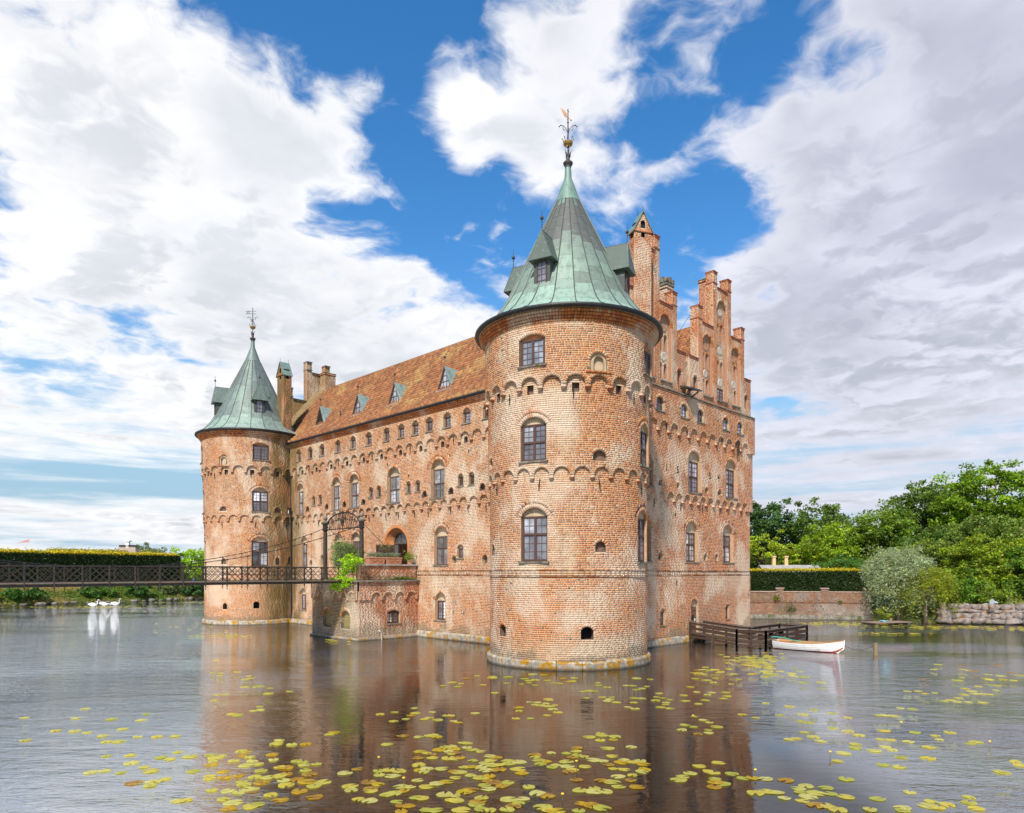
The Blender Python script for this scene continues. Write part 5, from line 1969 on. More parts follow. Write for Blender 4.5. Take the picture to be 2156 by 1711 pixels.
def roofs():
    cl, cr = 7.3, 16.87
    prof = [(1.92, 16.06), (2.35, 16.42), (3.1, 17.15), (cl, 22.25)]
    core = MB()
    for side in (1,):
        pts = [(2.5, 16.2), (cl, 22.15), (12.1, 16.9), (cr, 22.15), (21.2, 16.2)]
        for y in (.6, 39.0):
            for x, z in pts:
                core.v.append((x, y, z)); core.c.append((1, 1, 1))
        core.f += [(i, i + 1, 5 + i + 1, 5 + i) for i in range(4)]
    roof = core.build('main_roof', 'rust_cap', castle)
    me, at, tot = pantiles(.9, 38.9, prof, 'pantiles', seed=2)
    tag(link('pantiles', me, roof), kind='stuff')
    me, _, _ = pantiles(.9, 14., [(12.15, 16.95), (cr, 22.25)], 'pantiles', seed=4)
    tag(link('pantiles', me, roof), kind='stuff')
    # ridge tiles
    for x, yy0, yy1 in ((cl, 1.0, 38.9), (cr, 1.0, 20)):
        y = yy0
        while y < yy1:
            rt = MB()
            for k in range(1):
                prof_ = [(.16 * math.cos(t), .14 * math.sin(t)) for t in np.linspace(-.2, PI + .2, 7)]
                for yy, g in ((y, 1.06), (y + .40, .94)):
                    for a, b in prof_:
                        rt.v.append((x + a * g, yy, 22.26 + b * g)); rt.c.append((1, 1, 1))
                rt.f += [(i, i + 1, 7 + i + 1, 7 + i) for i in range(6)]
            rt.build('ridge_tile', 'terracotta', roof, color=(.27 * random.uniform(.7, 1.1), .13, .07))
            y += .39
    # triangular roof lights
    for yc in (14.0, 19.95, 25.0, 30.9):
        zf, za = 17.5, 18.95
        xf = 3.28
        xb = np.interp(za, [17.15, 22.25], [3.1, cl])
        t = MB()
        hw = .62
        A, B, C_ = (xf, yc - hw, zf), (xf, yc + hw, zf), (xf + .04, yc, za)
        xbf = np.interp(zf, [17.15, 22.25], [3.1, cl]) + .1
        Ab, Bb, Cb = (xbf, yc - hw - .12, zf + .08), (xbf, yc + hw + .12, zf + .08), (xb + .15, yc, za)
        A2, B2, C2 = (xf - .1, yc - hw - .1, zf - .03), (xf - .1, yc + hw + .1, zf - .03), (xf - .08, yc, za + .12)
        t.add([A2, C2, Cb, Ab], [(0, 1, 2, 3)]); t.add([B2, Bb, Cb, C2], [(0, 1, 2, 3)])
        t.add([(p[0], p[1], p[2] - .05) for p in (A2, C2, Cb, Ab)], [(3, 2, 1, 0)]); t.add([(p[0], p[1], p[2] - .05) for p in (B2, Bb, Cb, C2)], [(3, 2, 1, 0)])
        d = t.build('roof_light', 'copper', castle, color=(.24, .33, .30))
        g = MB(); g.add([A, B, C_], [(0, 1, 2)]); g.build('pane', 'window_glass', d, color=(.30, .31, .33) if yc < 28 else (.04, .03, .025))
        f = MB()
        for p, q in ((A, C_), (B, C_), (A, B)):
            f.bar((p[0] - .03, p[1], p[2]), (q[0] - .03, q[1], q[2]), .07)
        for s in (.33, .62):
            yy = hw * (1 - s)
            f.bar((xf - .02, yc - yy, zf + (za - zf) * s), (xf - .02, yc + yy, zf + (za - zf) * s), .025)
        for u in (-.2, .2):
            f.bar((xf - .02, yc + u, zf), (xf - .02, yc + u, zf + (za - zf) * .66), .025)
        f.build('roof_light_frame', 'wood_frame', d, color=(.07, .035, .03))
        s = MB(); s.add([(xf - .32, yc - .75, zf - .20), (xf - .32, yc + .75, zf - .20), (xf + .05, yc + .75, zf - .02), (xf + .05, yc - .75, zf - .02)] + [(xf - .32, yc - .75, zf - .24), (xf - .32, yc + .75, zf - .24), (xf + .05, yc + .75, zf - .06), (xf + .05, yc - .75, zf - .06)], BOXF)
        s.build('flashing', 'slate', d)
        b = MB(); b.tube([(xf - .02, yc, za + .05), (xf - .02, yc, za + .78)], [.02, .016], 6); b.sphere((xf - .02, yc, za + .72), .10, 10)
        b.build('finial', 'lead_dark', d)
    v = MB(); v.tube([(3.4, 27.9, 17.4), (3.4, 27.9, 18.2)], .05, 8); v.tube([(3.32, 27.9, 17.55), (3.5, 27.9, 17.6)], .14, 8)
    v.build('vent_pipe', 'lead_dark', castle)


def terrace():
    """brick bastion in front of the entrance, where the bridge lands"""
    bk, mb = Bricks(), MB()
    my, mx = mapy(16.0), mapx(-2.5)
    # face towards the gable side
    ops = []
    opA = arcade(bk, mb, my, [-1.62 + .985 * k for k in range(4)], 2.72, 3.22, 0., .10, .985)
    ow = Opening(.35, 1.05, 1.05, 1.98, .18)
    window(castle, my, ow, 0, .22, rows=(3,), frame_top=1.80, cols=2, bars=(2, 3), glass=(.22, .22, .2), tymp='wood_dark')
    voussoirs(bk, my, ow, 0, .25, pale=.05, tone=(.8, .7, .65))
    pk = dict(tone=(.82, .62, .56), dark=.04)
    strips(mb, my, -2.5, 2.5, 0, 3.3, 0, [ow])
    lay(bk, my, -2.5, 2.5, .3, 3.3, 0, [ow], 200, patches=[(-2.0, 1.2, 1.0, 1.6, 'pale', .8), (0, .6, 3, .35, 'moss', .9), (-2.0, 3, .6, 1, 'yellow', .5), (1.6, .9, .7, .5, 'grey', 1)], **pk)
    strips(mb, my, -2.5, 2.5, 2.72, 3.95, .10, opA)
    lay(bk, my, -2.5, 2.5, 2.72, 3.95, .10, opA, 205, patches=[(0, 3.7, 3, .4, 'grey', .8), (-2, 3.3, .8, .6, 'orange', .8), (2.0, 3.3, .6, .5, 'orange', .7)], **pk)
    # face towards the water
    opB = arcade(bk, mb, mx, [16.25 + .99 * k for k in range(5)], 2.72, 3.25, 0., .10, .99)
    on = [Opening(20.0, 1.1, .75, 2.05, .5), Opening(17.6, 1.15, .75, 2.0, .5)]
    for o in on:
        niche(castle, mx, o, 0, .25, None, 'ledge_stone', 'blind_arch', 'mossy_brick')
        voussoirs(bk, mx, o, 0, .2, pale=.3, tone=(.7, .68, .5))
    kk = dict(tone=(.62, .58, .42), dark=.05)
    strips(mb, mx, 16.0, 22.0, 0, 3.3, 0, on)
    lay(bk, mx, 16.0, 22.0, .2, 3.3, 0, on, 210, patches=[(20, 2, 1.6, 2, 'yellow', 1.6), (17.6, 1.8, 2.0, 2.4, 'moss', 1.6), (21.7, 2, .4, 2, 'pale', .8), (16.4, 2, .5, 2, 'pale', .7), (19, .5, 3, .5, 'grey', 1)], **kk)
    strips(mb, mx, 16.0, 22.0, 2.72, 3.95, .10, opB)
    lay(bk, mx, 16.0, 22.0, 2.72, 3.95, .10, opB, 215, patches=[(19, 3.5, 3, 1, 'moss', .7), (19, 3.2, 3, 1, 'grey', .8)], **kk)
    # parapet
    mp = mapy(16.12)
    strips(mb, mp, -2.35, 2.4, 4.08, 5.04, 0, [])
    lay(bk, mp, -2.35, 2.4, 4.08, 5.04, 0, [], 220, patches=[(-1.9, 4.5, .5, .6, 'moss', .8), (0, 4.2, 3, .2, 'moss', .9), (.5, 4.7, 1.5, .4, 'orange', .9), (-.8, 4.6, .5, .5, 'dark', 1.)], tone=(.80, .58, .50))
    mq = mapx(-2.35)
    strips(mb, mq, 16.12, 16.52, 4.08, 5.04, 0, [])
    lay(bk, mq, 16.12, 16.52, 4.08, 5.04, 0, [], 225, tone=(.6, .58, .5), patches=[(16.3, 4.5, 1, 1, 'moss', .6)])
    mb.box(-2.34, 2.39, 16.13, 16.52, 4.06, 5.035)
    mb.box(-2.2, 2.6, 16.3, 21.95, -.4, 3.9)
    mb.add([(-2.5, 22.0, 0), (2.5, 22.0, 0), (2.5, 22.0, 3.95), (-2.5, 22.0, 3.95)], [(0, 1, 2, 3)])
    tw = mb.build('terrace_wall', 'mortar_brown', castle)
    tag(link('brickwork', bk.build('brickwork', tw), tw), kind='stuff')
    s = MB(); s.box(-2.75, 2.62, 15.75, 22.2, 3.94, 4.06); s.build('terrace_slab', 'ledge_stone', castle)
    s = MB(); s.box(-2.45, 2.5, 16.0, 16.62, 5.04, 5.14); s.build('coping', 'slate', castle)
    for y0_, y1_, x0_, x1_ in ((15.85, 15.999, -2.65, 2.5), (16.03, 22.1, -2.62, -2.501)):
        s = MB(); s.box(x0_ - .03, x1_, y0_ - .02, y1_, -.4, .16); s.build('plinth_stone', 'plinth_stone', castle)
    q = MB(); q.box(-2.4, 2.5, 16.4, 22.1, 4.02, 4.075); q.build('terrace_paving', 'ledge_stone', castle)
    p = MB()
    p.tube([(-.95, 15.98, .62), (-.95, 15.78, .60), (-.95, 15.70, .55)], .05, 10)
    p.build('drain_pipe', 'slate', castle)
    p = MB()
    p.tube([(-.95, 15.65, .50), (-.95, 15.60, .30), (-.95, 15.58, .0)], [.03, .03, .045], 8)
    p.build('water_jet', 'slate', castle)


simple('wood_dark', (.06, .03, .02), .6, .3, 9)
simple('mossy_brick', (.24, .17, .06), .95, .4, 6, col2=(.15, .13, .05), bmp=.7)

long_front()
gabled_front()
g1 = gable(GC[0], 2.55, 12.05, 150, nopin=True)
g2 = gable(GC[1], 12.45, 21.2, 160)
gable(GC[0], 2.6, 12.0, 170, y0=38.9, th=.6, deco=False, lichen=True)
roofs()
terrace()
chimney(6.65, .0, R_(-26), 1.12, .62, 14.0, 24.75, seed=300)
chimney(2.15, 35.25, R_(-90), 1.15, .80, 16.6, 22.35, seed=301)
chimney(16.1, .98, 0, 1.0, .50, 20.0, 24.85, cap='thin', seed=303)
chimney(12.42, 1.93, 0, .72, .66, 16.5, 23.65, cap='crown', seed=302)
chimney(8.35, 38.3, 0, 1.2, .9, 21.0, 24.25, cap='thin', seed=304, lichen=True)
# rear mass of the house so that it is closed all round
rm = MB()
rm.box(4.3, 20.9, 1.4, 39.5, 0, 16.0)
rm.build('rear_wall', 'far_brick', castle)
# little hoist roof on the gabled front
h = MB()
h.add([(11.3, .2, 16.55), (12.5, .2, 16.55), (12.5, -.75, 16.25), (11.3, -.75, 16.25), (11.3, .2, 16.65), (12.5, .2, 16.65), (12.5, -.75, 16.35), (11.3, -.75, 16.35)], BOXF)
h.bar((11.5, .15, 15.8), (11.5, -.6, 16.25), .08); h.bar((12.3, .15, 15.8), (12.3, -.6, 16.25), .08)
h.build('hoist_roof', 'lead_dark', castle)
w_ = MB(); w_.tube([(12.0, 2.0, 18.9), (15.4, 1.2, 23.3)], .012, 4); w_.build('stay_wire', 'iron', castle)
lt = MB()
lt.box(1.95, 2.15, 34.0, 34.2, 9.75, 10.2); lt.box(1.92, 2.18, 33.97, 34.23, 10.2, 10.26); lt.bar((2.05, 34.1, 10.26), (2.4, 34.3, 10.4), .03)
ln_ = lt.build('wall_lantern', 'iron', castle)
q_ = MB(); q_.box(1.94, 2.16, 34.02, 34.18, 9.8, 10.12); q_.build('pane', 'window_glass', ln_, color=(.4, .4, .38))

# ------------------------------------------------------------------ suspension footbridge
YN, YF = 17.3, 20.9


def bridge():
    br = empty('footbridge', (-2.6, 19.1, 3.9))
    tag(br, 'dark iron suspension footbridge with lattice railings leading to the castle entrance', 'bridge')
    off = Vector((2.6, -19.1, -3.9))
    IR = 'iron_worn'

    def part(mb, name, mat=IR, parent=br, color=None):
        mb.v = [tuple(Vector(p) + off) for p in mb.v]
        return mb.build(name, mat, parent, color=color)
    X0, X1 = -34.0, -2.6
    # beams
    for y in (YN + .1, YF - .1):
        m = MB(); m.box(X0, X1, y - .05, y + .05, 3.84, 3.98); part(m, 'deck_beam')
    # planks
    x = X0
    k = 0
    while x < X1:
        m = MB(); m.box(x + .008, x + .232, YN - .02, YF + .02, 3.985 + random.uniform(0, .008), 4.03)
        part(m, 'plank', 'timber', color=tuple(c * random.uniform(.75, 1.15) for c in (.16, .125, .085)))
        x += .24
    cab = lambda x_: 4.86 + .0130 * (x_ + 16.8) ** 2
    post_x = []
    x = -3.2
    while x > X0 + .2:
        post_x.append(x); x -= 1.25
    for side, y in (('near', YN), ('far', YF)):
        r = MB(); r.box(X0, X1 - .05, y - .035, y + .035, 4.885, 4.94); part(r, 'handrail')
        r = MB(); r.box(X0, X1 - .05, y - .02, y + .02, 4.07, 4.10); part(r, 'bottom_rail')
        for i, xp in enumerate(post_x):
            p = MB(); p.box(xp - .03, xp + .03, y - .03, y + .03, 3.80, 4.885)
            po = part(p, 'post')
            q = MB(); q.tube([(xp, y, 3.55), (xp, y, 3.82)], .022, 6); q.box(xp - .035, xp + .035, y - .035, y + .035, 3.76, 3.81)
            q.v = [tuple(Vector(v) + off) for v in q.v]
            q.build('hanger_bolt', IR, po)
            zc = cab(xp)
            if zc > 5.02:
                h = MB(); h.tube([(xp, y, 4.9), (xp, y, zc)], .013, 5); h.box(xp - .04, xp + .04, y - .035, y + .035, zc - .06, zc + .03)
                part(h, 'hanger')
            if i + 1 < len(post_x):
                xa, xb = post_x[i + 1] + .03, xp - .03
                f = MB()
                f.box(xa, xa + .02, y - .012, y + .012, 4.1, 4.885); f.box(xb - .02, xb, y - .012, y + .012, 4.1, 4.885)
                lp = part(f, 'lattice_panel')
                if xa < -24.5:
                    continue
                w, h_ = xb - xa, .785
                # diagonal bars both ways
                for sgn in (1, -1):
                    for k_ in range(-2, 5):
                        u0 = xa + (k_ + .1) * w / 3.4
                        pts = []
                        if sgn == 1:
                            a, b = (u0 - 0, 4.10), (u0 + h_, 4.885)
                        else:
                            a, b = (u0 + h_, 4.10), (u0, 4.885)
                        # clip to the panel
                        (x1_, z1_), (x2_, z2_) = a, b
                        def clip(x1_, z1_, x2_, z2_):
                            if x1_ > x2_: x1_, z1_, x2_, z2_ = x2_, z2_, x1_, z1_
                            s_ = (z2_ - z1_) / (x2_ - x1_)
                            if x2_ <= xa + .05 or x1_ >= xb - .05: return None
                            if x1_ < xa: z1_ += s_ * (xa - x1_); x1_ = xa
                            if x2_ > xb: z2_ += s_ * (xb - x2_); x2_ = xb
                            return (x1_, z1_), (x2_, z2_)
                        c = clip(x1_, z1_, x2_, z2_)
                        if c is None: continue
                        bm = MB()
                        yo = y + (.007 if sgn == 1 else -.007)
                        bm.bar((c[0][0], yo, c[0][1]), (c[1][0], yo, c[1][1]), .026, .009, up=(0, 1, 0))
                        bm.v = [tuple(Vector(v) + off) for v in bm.v]
                        bm.build('lattice_bar', IR, lp)
        yc = y - .6 if side == 'near' else y + .5
        pts = []
        for t in np.linspace(0, 1, 40):
            xx = -34 + t * (34 - 1.85)
            k_ = max(0, (xx + 5.0) / 3.2)
            pts.append((xx, y + (yc - y) * k_, cab(xx)))
        m = MB(); m.tube(pts, .022, 6); part(m, 'suspension_cable', 'iron')
        m = MB(); m.tube([(-1.6, yc, 7.85), (1.7, yc, 5.05)], .02, 6); part(m, 'back_stay', 'iron')


def portal():
    """pair of iron columns carrying the cables, with a wrought iron overthrow"""
    for y, word in ((16.7, 'nearer'), (21.4, 'farther')):
        e = empty('bridge_column', (-1.8, y, 4.06))
        tag(e, f'black iron bridge column topped by a stone ball, {word} of the two', 'column', 'bridge columns')
        m = MB()
        m.lathe([(.24, 0), (.24, .12), (.17, .2), (.165, .9), (.155, .92), (.145, 3.35), (.135, 3.4), (.135, 3.52)], (0, 0, 0), 16)
        m.build('shaft', 'iron_worn', e, smooth=False)
        c = MB()
        c.lathe([(.135, 3.5), (.23, 3.53), (.23, 3.56), (.17, 3.58), (.18, 3.95), (.20, 3.98)], (0, 0, 0), 8)
        c.build('cable_block', 'iron', e)
        c = MB()
        c.lathe([(.17, 3.96), (.26, 4.0), (.30, 4.08), (.26, 4.14), (.14, 4.19), (.10, 4.26), (0.02, 4.3)], (0, 0, 0), 12)
        c.build('capital', 'ledge_stone', e)
        s = MB(); s.sphere((0, 0, 4.42), .165, 14); s.build('ball', 'ledge_stone', e, smooth=True)
    a = empty('iron_overthrow', (-1.8, 19.05, 7.6))
    tag(a, 'black wrought iron scrollwork arch spanning the two bridge columns', 'ironwork')
    m = MB()
    arc = [(0, 2.13 * math.cos(t), .24 + .92 * math.sin(t)) for t in np.linspace(0, PI, 21)]
    m.tube(arc, .05, 6)
    m.build('arch_bar', 'iron', a)
    m = MB(); m.tube([(0, -2.15, .03), (0, 2.15, .03)], .035, 6); m.build('lower_bar', 'iron', a)
    for k in range(-9, 10):
        if k == 0: continue
        y = k * .2
        zt = .24 + .92 * math.sqrt(max(0, 1 - (y / 2.13) ** 2)) - .06
        q = MB()
        n = 10
        amp = .07
        pts = [(0, y + amp * math.sin(2 * PI * (i / n) * (1.2 if k % 2 else .8) + k), .06 + (zt - .06) * i / n) for i in range(n + 1)]
        q.tube(pts, .021, 4)
        cy, cz = y + .04, .06 + (zt - .06) * .6
        q.tube([(0, cy + .07 * math.cos(t), cz + .07 * math.sin(t)) for t in np.linspace(0, 5.2, 10)], .018, 4)
        q.build('scroll', 'iron', a)
    q = MB()
    q.bar((0, 0, -.12), (0, 0, 1.35), .05)
    for z, w in ((.3, .16), (.6, .2), (.85, .14), (1.12, .2)):
        for s in (-1, 1):
            q.tube([(0, 0, z - .1), (0, s * w * .6, z - .03), (0, s * w, z + .05), (0, s * w * .6, z + .12), (0, 0, z + .08)], .022, 5)
    q.sphere((0, 0, .55), .10, 8, (1, 1, 1.8))
    q.build('crest', 'iron', a)


bridge()
portal()

# ------------------------------------------------------------------ leaves
LEAFK = 1.75


def leaf_quads(ctr, size, nrm_bias=None, asp=.55, up=.0, bend=True):
    """ctr (n,3) -> folded leaf quads; returns V (n*4,3)"""
    n = len(ctr)
    d = rng.normal(size=(n, 3)); d[:, 2] = d[:, 2] * .7 - .15
    d /= np.linalg.norm(d, axis=1)[:, None]
    nn = rng.normal(size=(n, 3))
    if nrm_bias is not None:
        nn = nn * .75 + nrm_bias
    nn[:, 2] += up
    s = np.cross(d, nn); s /= (np.linalg.norm(s, axis=1)[:, None] + 1e-6)
    sz = (size * (.6 + .8 * rng.random(n)))[:, None]
    a = ctr - d * sz * .5
    b = ctr + d * sz * .5
    l = ctr + s * sz * asp * .5
    r = ctr - s * sz * asp * .5
    return np.stack([a, l, b, r], axis=1).reshape(-1, 3)


def leaf_mesh(name, parent, ctr, cols, size, mat='leaf', bias=None, asp=.55, up=.3, loc=None):
    V = leaf_quads(ctr, size, bias, asp, up)
    F = np.arange(len(V)).reshape(-1, 4)
    me = raw_mesh(name, V, F, mat, np.repeat(cols, 4, axis=0))
    return link(name, me, parent, loc)


def leaf_cols(n, base, var=.25, yellow=.12):
    c = np.tile(np.array(base, float), (n, 1))
    c *= (1 - var + 2 * var * rng.random((n, 1)))
    y = (rng.random(n) < yellow)[:, None]
    c = np.where(y, c * np.array((1.7, 1.35, .8)), c)
    return c


def clumps_in(shape, n, lo=.35, power=.45):
    """n clump centres in an ellipsoid crown (cx,cy,cz,rx,ry,rz), pushed to its surface"""
    v = rng.normal(size=(n, 3)); v /= np.linalg.norm(v, axis=1)[:, None]
    r = (lo + (1 - lo) * rng.random(n) ** power)[:, None]
    cx, cy, cz, rx, ry, rz = shape
    return np.array((cx, cy, cz)) + v * r * np.array((rx, ry, rz))


def crown(parent, shapes, nclump, per, csize, lsize, base, name='crown', var=.3, yellow=.12, up=.35, mat='leaf', flat=.62, asp=.6, jag=.25):
    C, K = [], []
    wsum = sum(s[3] * s[4] * s[5] for s in shapes)
    for s in shapes:
        m = max(3, int(nclump * 1.5 * s[3] * s[4] * s[5] / wsum))
        cc = clumps_in(s, m)
        ctr = np.array(s[:3])
        dv = (cc - ctr) / np.array(s[3:6])
        ph = rng.random(6) * 6.28
        lobe = 1 + .20 * np.sin(3.1 * dv[:, 0] * 2 + ph[0]) * np.cos(2.7 * dv[:, 1] * 2 + ph[1]) + .16 * np.sin(5 * dv[:, 2] + 4 * dv[:, 0] + ph[2]) + .10 * rng.normal(size=m)
        cc = ctr + (cc - ctr) * lobe[:, None]
        tone = .55 + .75 * rng.random(m)
        for p, t in zip(cc, tone):
            k = int(per * 1.35 * (.6 + .8 * rng.random()))
            v = rng.normal(size=(k, 3)); v /= np.linalg.norm(v, axis=1)[:, None]
            rr = rng.random((k, 1)) ** .35
            q = p + v * rr * csize * (.45 + .85 * rng.random()) * np.array((1, 1, flat))
            C.append(q)
            K.append(leaf_cols(k, np.array(base) * LEAFK, var, yellow) * t)
    C, K = np.concatenate(C), np.concatenate(K)
    C += rng.normal(size=C.shape) * jag * lsize
    return leaf_mesh(name, parent, C, K, lsize, mat, up=up, asp=asp)


def limbs(parent, h, r, shapes, n=9, seed=1, lean=(0, 0), name='trunk'):
    rd = random.Random(seed)
    m = MB()
    zt = h
    top = Vector((lean[0], lean[1], zt))
    pts = [Vector((0, 0, -.3)), Vector((lean[0]*.2 + rd.uniform(-.1, .1), lean[1]*.2, zt * .3)), Vector((lean[0]*.6, lean[1]*.6 + rd.uniform(-.15, .15), zt * .65)), top]
    m.tube(pts, [r * 1.25, r * .9, r * .7, r * .35], 9)
    for k in range(n):
        s = shapes[k % len(shapes)]
        t = rd.uniform(.35, .95)
        i = min(2, int(t * 3)); f = t * 3 - i
        b = pts[i].lerp(pts[i + 1], f)
        e = Vector((s[0] + rd.uniform(-.75, .75) * s[3], s[1] + rd.uniform(-.75, .75) * s[4], s[2] + rd.uniform(-.4, .75) * s[5]))
        mid = b.lerp(e, .5) + Vector((rd.uniform(-.3, .3), rd.uniform(-.3, .3), rd.uniform(-.1, .5)))
        m.tube([b, mid, e], [r * .45, r * .25, r * .06], 6)
        e2 = mid + Vector((rd.uniform(-1, 1), rd.uniform(-1, 1), rd.uniform(.2, 1))) * (s[3] * .4)
        m.tube([mid, e2], [r * .2, r * .04], 5)
    return m.build(name, 'bark', parent, smooth=True)


def tree(name, loc, label, shapes, base, h, r, nclump, per, csize, lsize, group=None, yellow=.12, cat='tree', seed=1, up=.35, mat='leaf', lean=(0, 0), var=.3, nl=9, flat=.62, asp=.6):
    t = empty(name, loc)
    tag(t, label, cat, group)
    limbs(t, h, r, shapes, nl, seed, lean)
    crown(t, shapes, nclump, per, csize, lsize, base, yellow=yellow, up=up, mat=mat, var=var, flat=flat, asp=asp)
    return t


# ------------------------------------------------------------------ plants and pots on the terrace
def pot_plants():
    tree('olive_shrub', (-1.0, 20.3, 4.08), 'grey-green bushy olive shrub beside the iron columns at the bridge end', [(0, -.2, 1.75, .9, 1.35, .85), (.2, -1.2, 1.4, .6, .9, .6)], (.12, .165, .07), 1.7, .06, 70, 46, .46, .15, cat='shrub', yellow=.1, seed=3, asp=.35)
    tree('sapling', (-2.62, 16.45, 3.75), 'bright yellow-green sapling sprouting from the terrace corner', [(-.2, .35, 1.2, .55, .6, .9), (-.35, 1.0, .15, .45, .8, .55), (0, -.3, 1.5, .4, .45, .35)], (.17, .31, .015), 1.5, .03, 60, 30, .36, .14, cat='sapling', yellow=.4, seed=5, up=.9, flat=.35, asp=.45)
    tree('terrace_shrub', (.3, 16.95, 4.08), 'thin pale shrub behind the nearer bridge column', [(0, 0, 1.9, .5, .5, .6)], (.10, .10, .05), 1.7, .025, 12, 22, .3, .10, cat='shrub', yellow=.3, seed=6)
    for x, word in ((-1.0, 'left'), (.42, 'right')):
        p = empty('planter', (x, 16.3, 5.14))
        tag(p, f'rectangular terracotta planter of lavender on the parapet, {word} one of the pair', 'planter', 'terracotta planters on the parapet')
        m = MB()
        w, d = .60, .24
        m.add([(-w, -d, 0), (w, -d, 0), (w, d, 0), (-w, d, 0), (-w - .03, -d - .03, .40), (w + .03, -d - .03, .40), (w + .03, d + .03, .40), (-w - .03, d + .03, .40)], BOXF)
        m.build('box', 'terracotta', p, color=(.44, .20, .115))
        m = MB(); m.box(-w - .06, w + .06, -d - .06, d + .06, .40, .47); m.build('rim', 'terracotta', p, color=(.48, .23, .13))
        m = MB()
        m.tube([(-.45 + .9 * t, -d - .03, .30 - .12 * math.sin(PI * ((t * 2) % 1))) for t in np.linspace(0, 1, 17)], .018, 5)
        m.build('garland', 'terracotta', p, color=(.36, .15, .09))
        n = 700
        c = np.stack([rng.uniform(-w, w, n), rng.uniform(-d, d, n), .47 + .30 * rng.random(n) ** .7], axis=-1)
        leaf_mesh('lavender', p, c, leaf_cols(n, (.20, .26, .20), .3, .1), .13, asp=.2, up=-.4)
    p = empty('plant_pot', (2.0, 16.3, 5.14))
    tag(p, 'small terracotta pot with a leafy green plant at the parapet end', 'plant pot')
    m = MB(); m.lathe([(0, 0), (.13, 0), (.17, .28), (.19, .28), (.19, .34), (.15, .34), (.13, .28), (0, .28)], n=14); m.build('pot', 'terracotta', p, color=(.50, .30, .2))
    n = 260
    c = np.array((-.1, 0, .55)) + rng.normal(size=(n, 3)) * np.array((.2, .16, .17))
    leaf_mesh('foliage', p, c, leaf_cols(n, (.12, .24, .02), .3, .3), .12)
    m = MB(); m.tube([(.06, 0, .3), (.06, 0, 1.25)], .015, 5); m.build('cane', 'bark', p)
    f = empty('wall_ferns', (.6, 15.95, 4.06))
    tag(f, 'low green ferns growing along the terrace ledge', 'ferns')
    n = 420
    c = np.stack([rng.normal(.3, .55, n), rng.uniform(-.12, .12, n), .03 + .16 * rng.random(n)], axis=-1)
    leaf_mesh('fronds', f, c, leaf_cols(n, (.10, .17, .02), .3, .2), .13, asp=.35)


pot_plants()


# ------------------------------------------------------------------ landing stage, boat, mooring post, raft
def landing_stage():
    e = empty('landing_stage', (12.8, -3.0, 0))
    tag(e, 'dark brown timber landing stage with plank railings below the small water door', 'jetty')
    off = Vector((-12.8, 3.0, 0))
    BR = (.055, .034, .024)

    def part(m, name, col=None, parent=e):
        m.v = [tuple(Vector(p) + off) for p in m.v]
        k = random.uniform(.75, 1.3)
        return m.build(name, 'timber', parent, color=tuple(c * k for c in (col or BR)))
    dz = lambda y: .56 + (.28 - .56) * min(1, max(0, (.1 - y) / 3.4))
    # ramp planks
    y = .05
    while y > -3.35:
        m = MB(); z = dz(y); m.box(12.32, 13.72, y - .135, y - .005, z - .04, z); part(m, 'plank', (.11, .08, .06)); y -= .14
    x = 12.05
    while x < 18.1:
        m = MB(); m.box(x + .004, x + .136, -5.2, -3.4, .24, .28); part(m, 'plank', (.13, .095, .075)); x += .14
    for x0, y0, x1, y1, z0, z1 in ((12.3, .1, 12.05, -3.4, .5, .22), (13.72, .1, 13.72, -3.4, .5, .22), (12.0, -3.4, 12.0, -5.2, .2, .2), (12.0, -5.2, 18.1, -5.2, .2, .2), (13.7, -3.42, 18.1, -3.42, .2, .2)):
        m = MB(); m.bar((x0, y0, z0 - .06), (x1, y1, z1 - .06), .06, .13); part(m, 'joist')

    def rail(p, q, n, zb, side=1, posts=True):
        p, q = Vector(p), Vector(q)
        for i in range(n + 1):
            c = p.lerp(q, i / n)
            m = MB(); m.box(c.x - .055, c.x + .055, c.y - .055, c.y + .055, -.6, c.z + .82); part(m, 'post')
        for dzz, h in ((.14, .15), (.42, .16), (.72, .14)):
            m = MB(); m.bar(p + Vector((0, 0, dzz)), q + Vector((0, 0, dzz)), .04, h); part(m, 'rail_board')
        m = MB(); m.bar(p + Vector((0, 0, .84)), q + Vector((0, 0, .84)), .15, .045); part(m, 'handrail', (.12, .09, .075))
    rail((12.25, -.05, .54), (12.02, -3.4, .28), 2, 0)
    rail((12.02, -3.4, .28), (12.02, -5.25, .28), 2, 0)
    rail((12.02, -5.25, .28), (18.1, -5.25, .28), 4, 0)
    rail((18.1, -5.25, .28), (18.1, -3.4, .28), 1, 0)
    rail((13.75, -.2, .54), (13.75, -3.4, .28), 2, 0)
    rail((13.75, -3.4, .28), (18.1, -3.4, .28), 3, 0)
    m = MB(); m.box(14.2, 17.8, -3.95, -3.6, .66, .71); part(m, 'bench_seat', (.14, .10, .08))
    for x in (14.4, 16.0, 17.6):
        m = MB(); m.box(x - .05, x + .05, -3.9, -3.65, .28, .66); part(m, 'bench_leg')


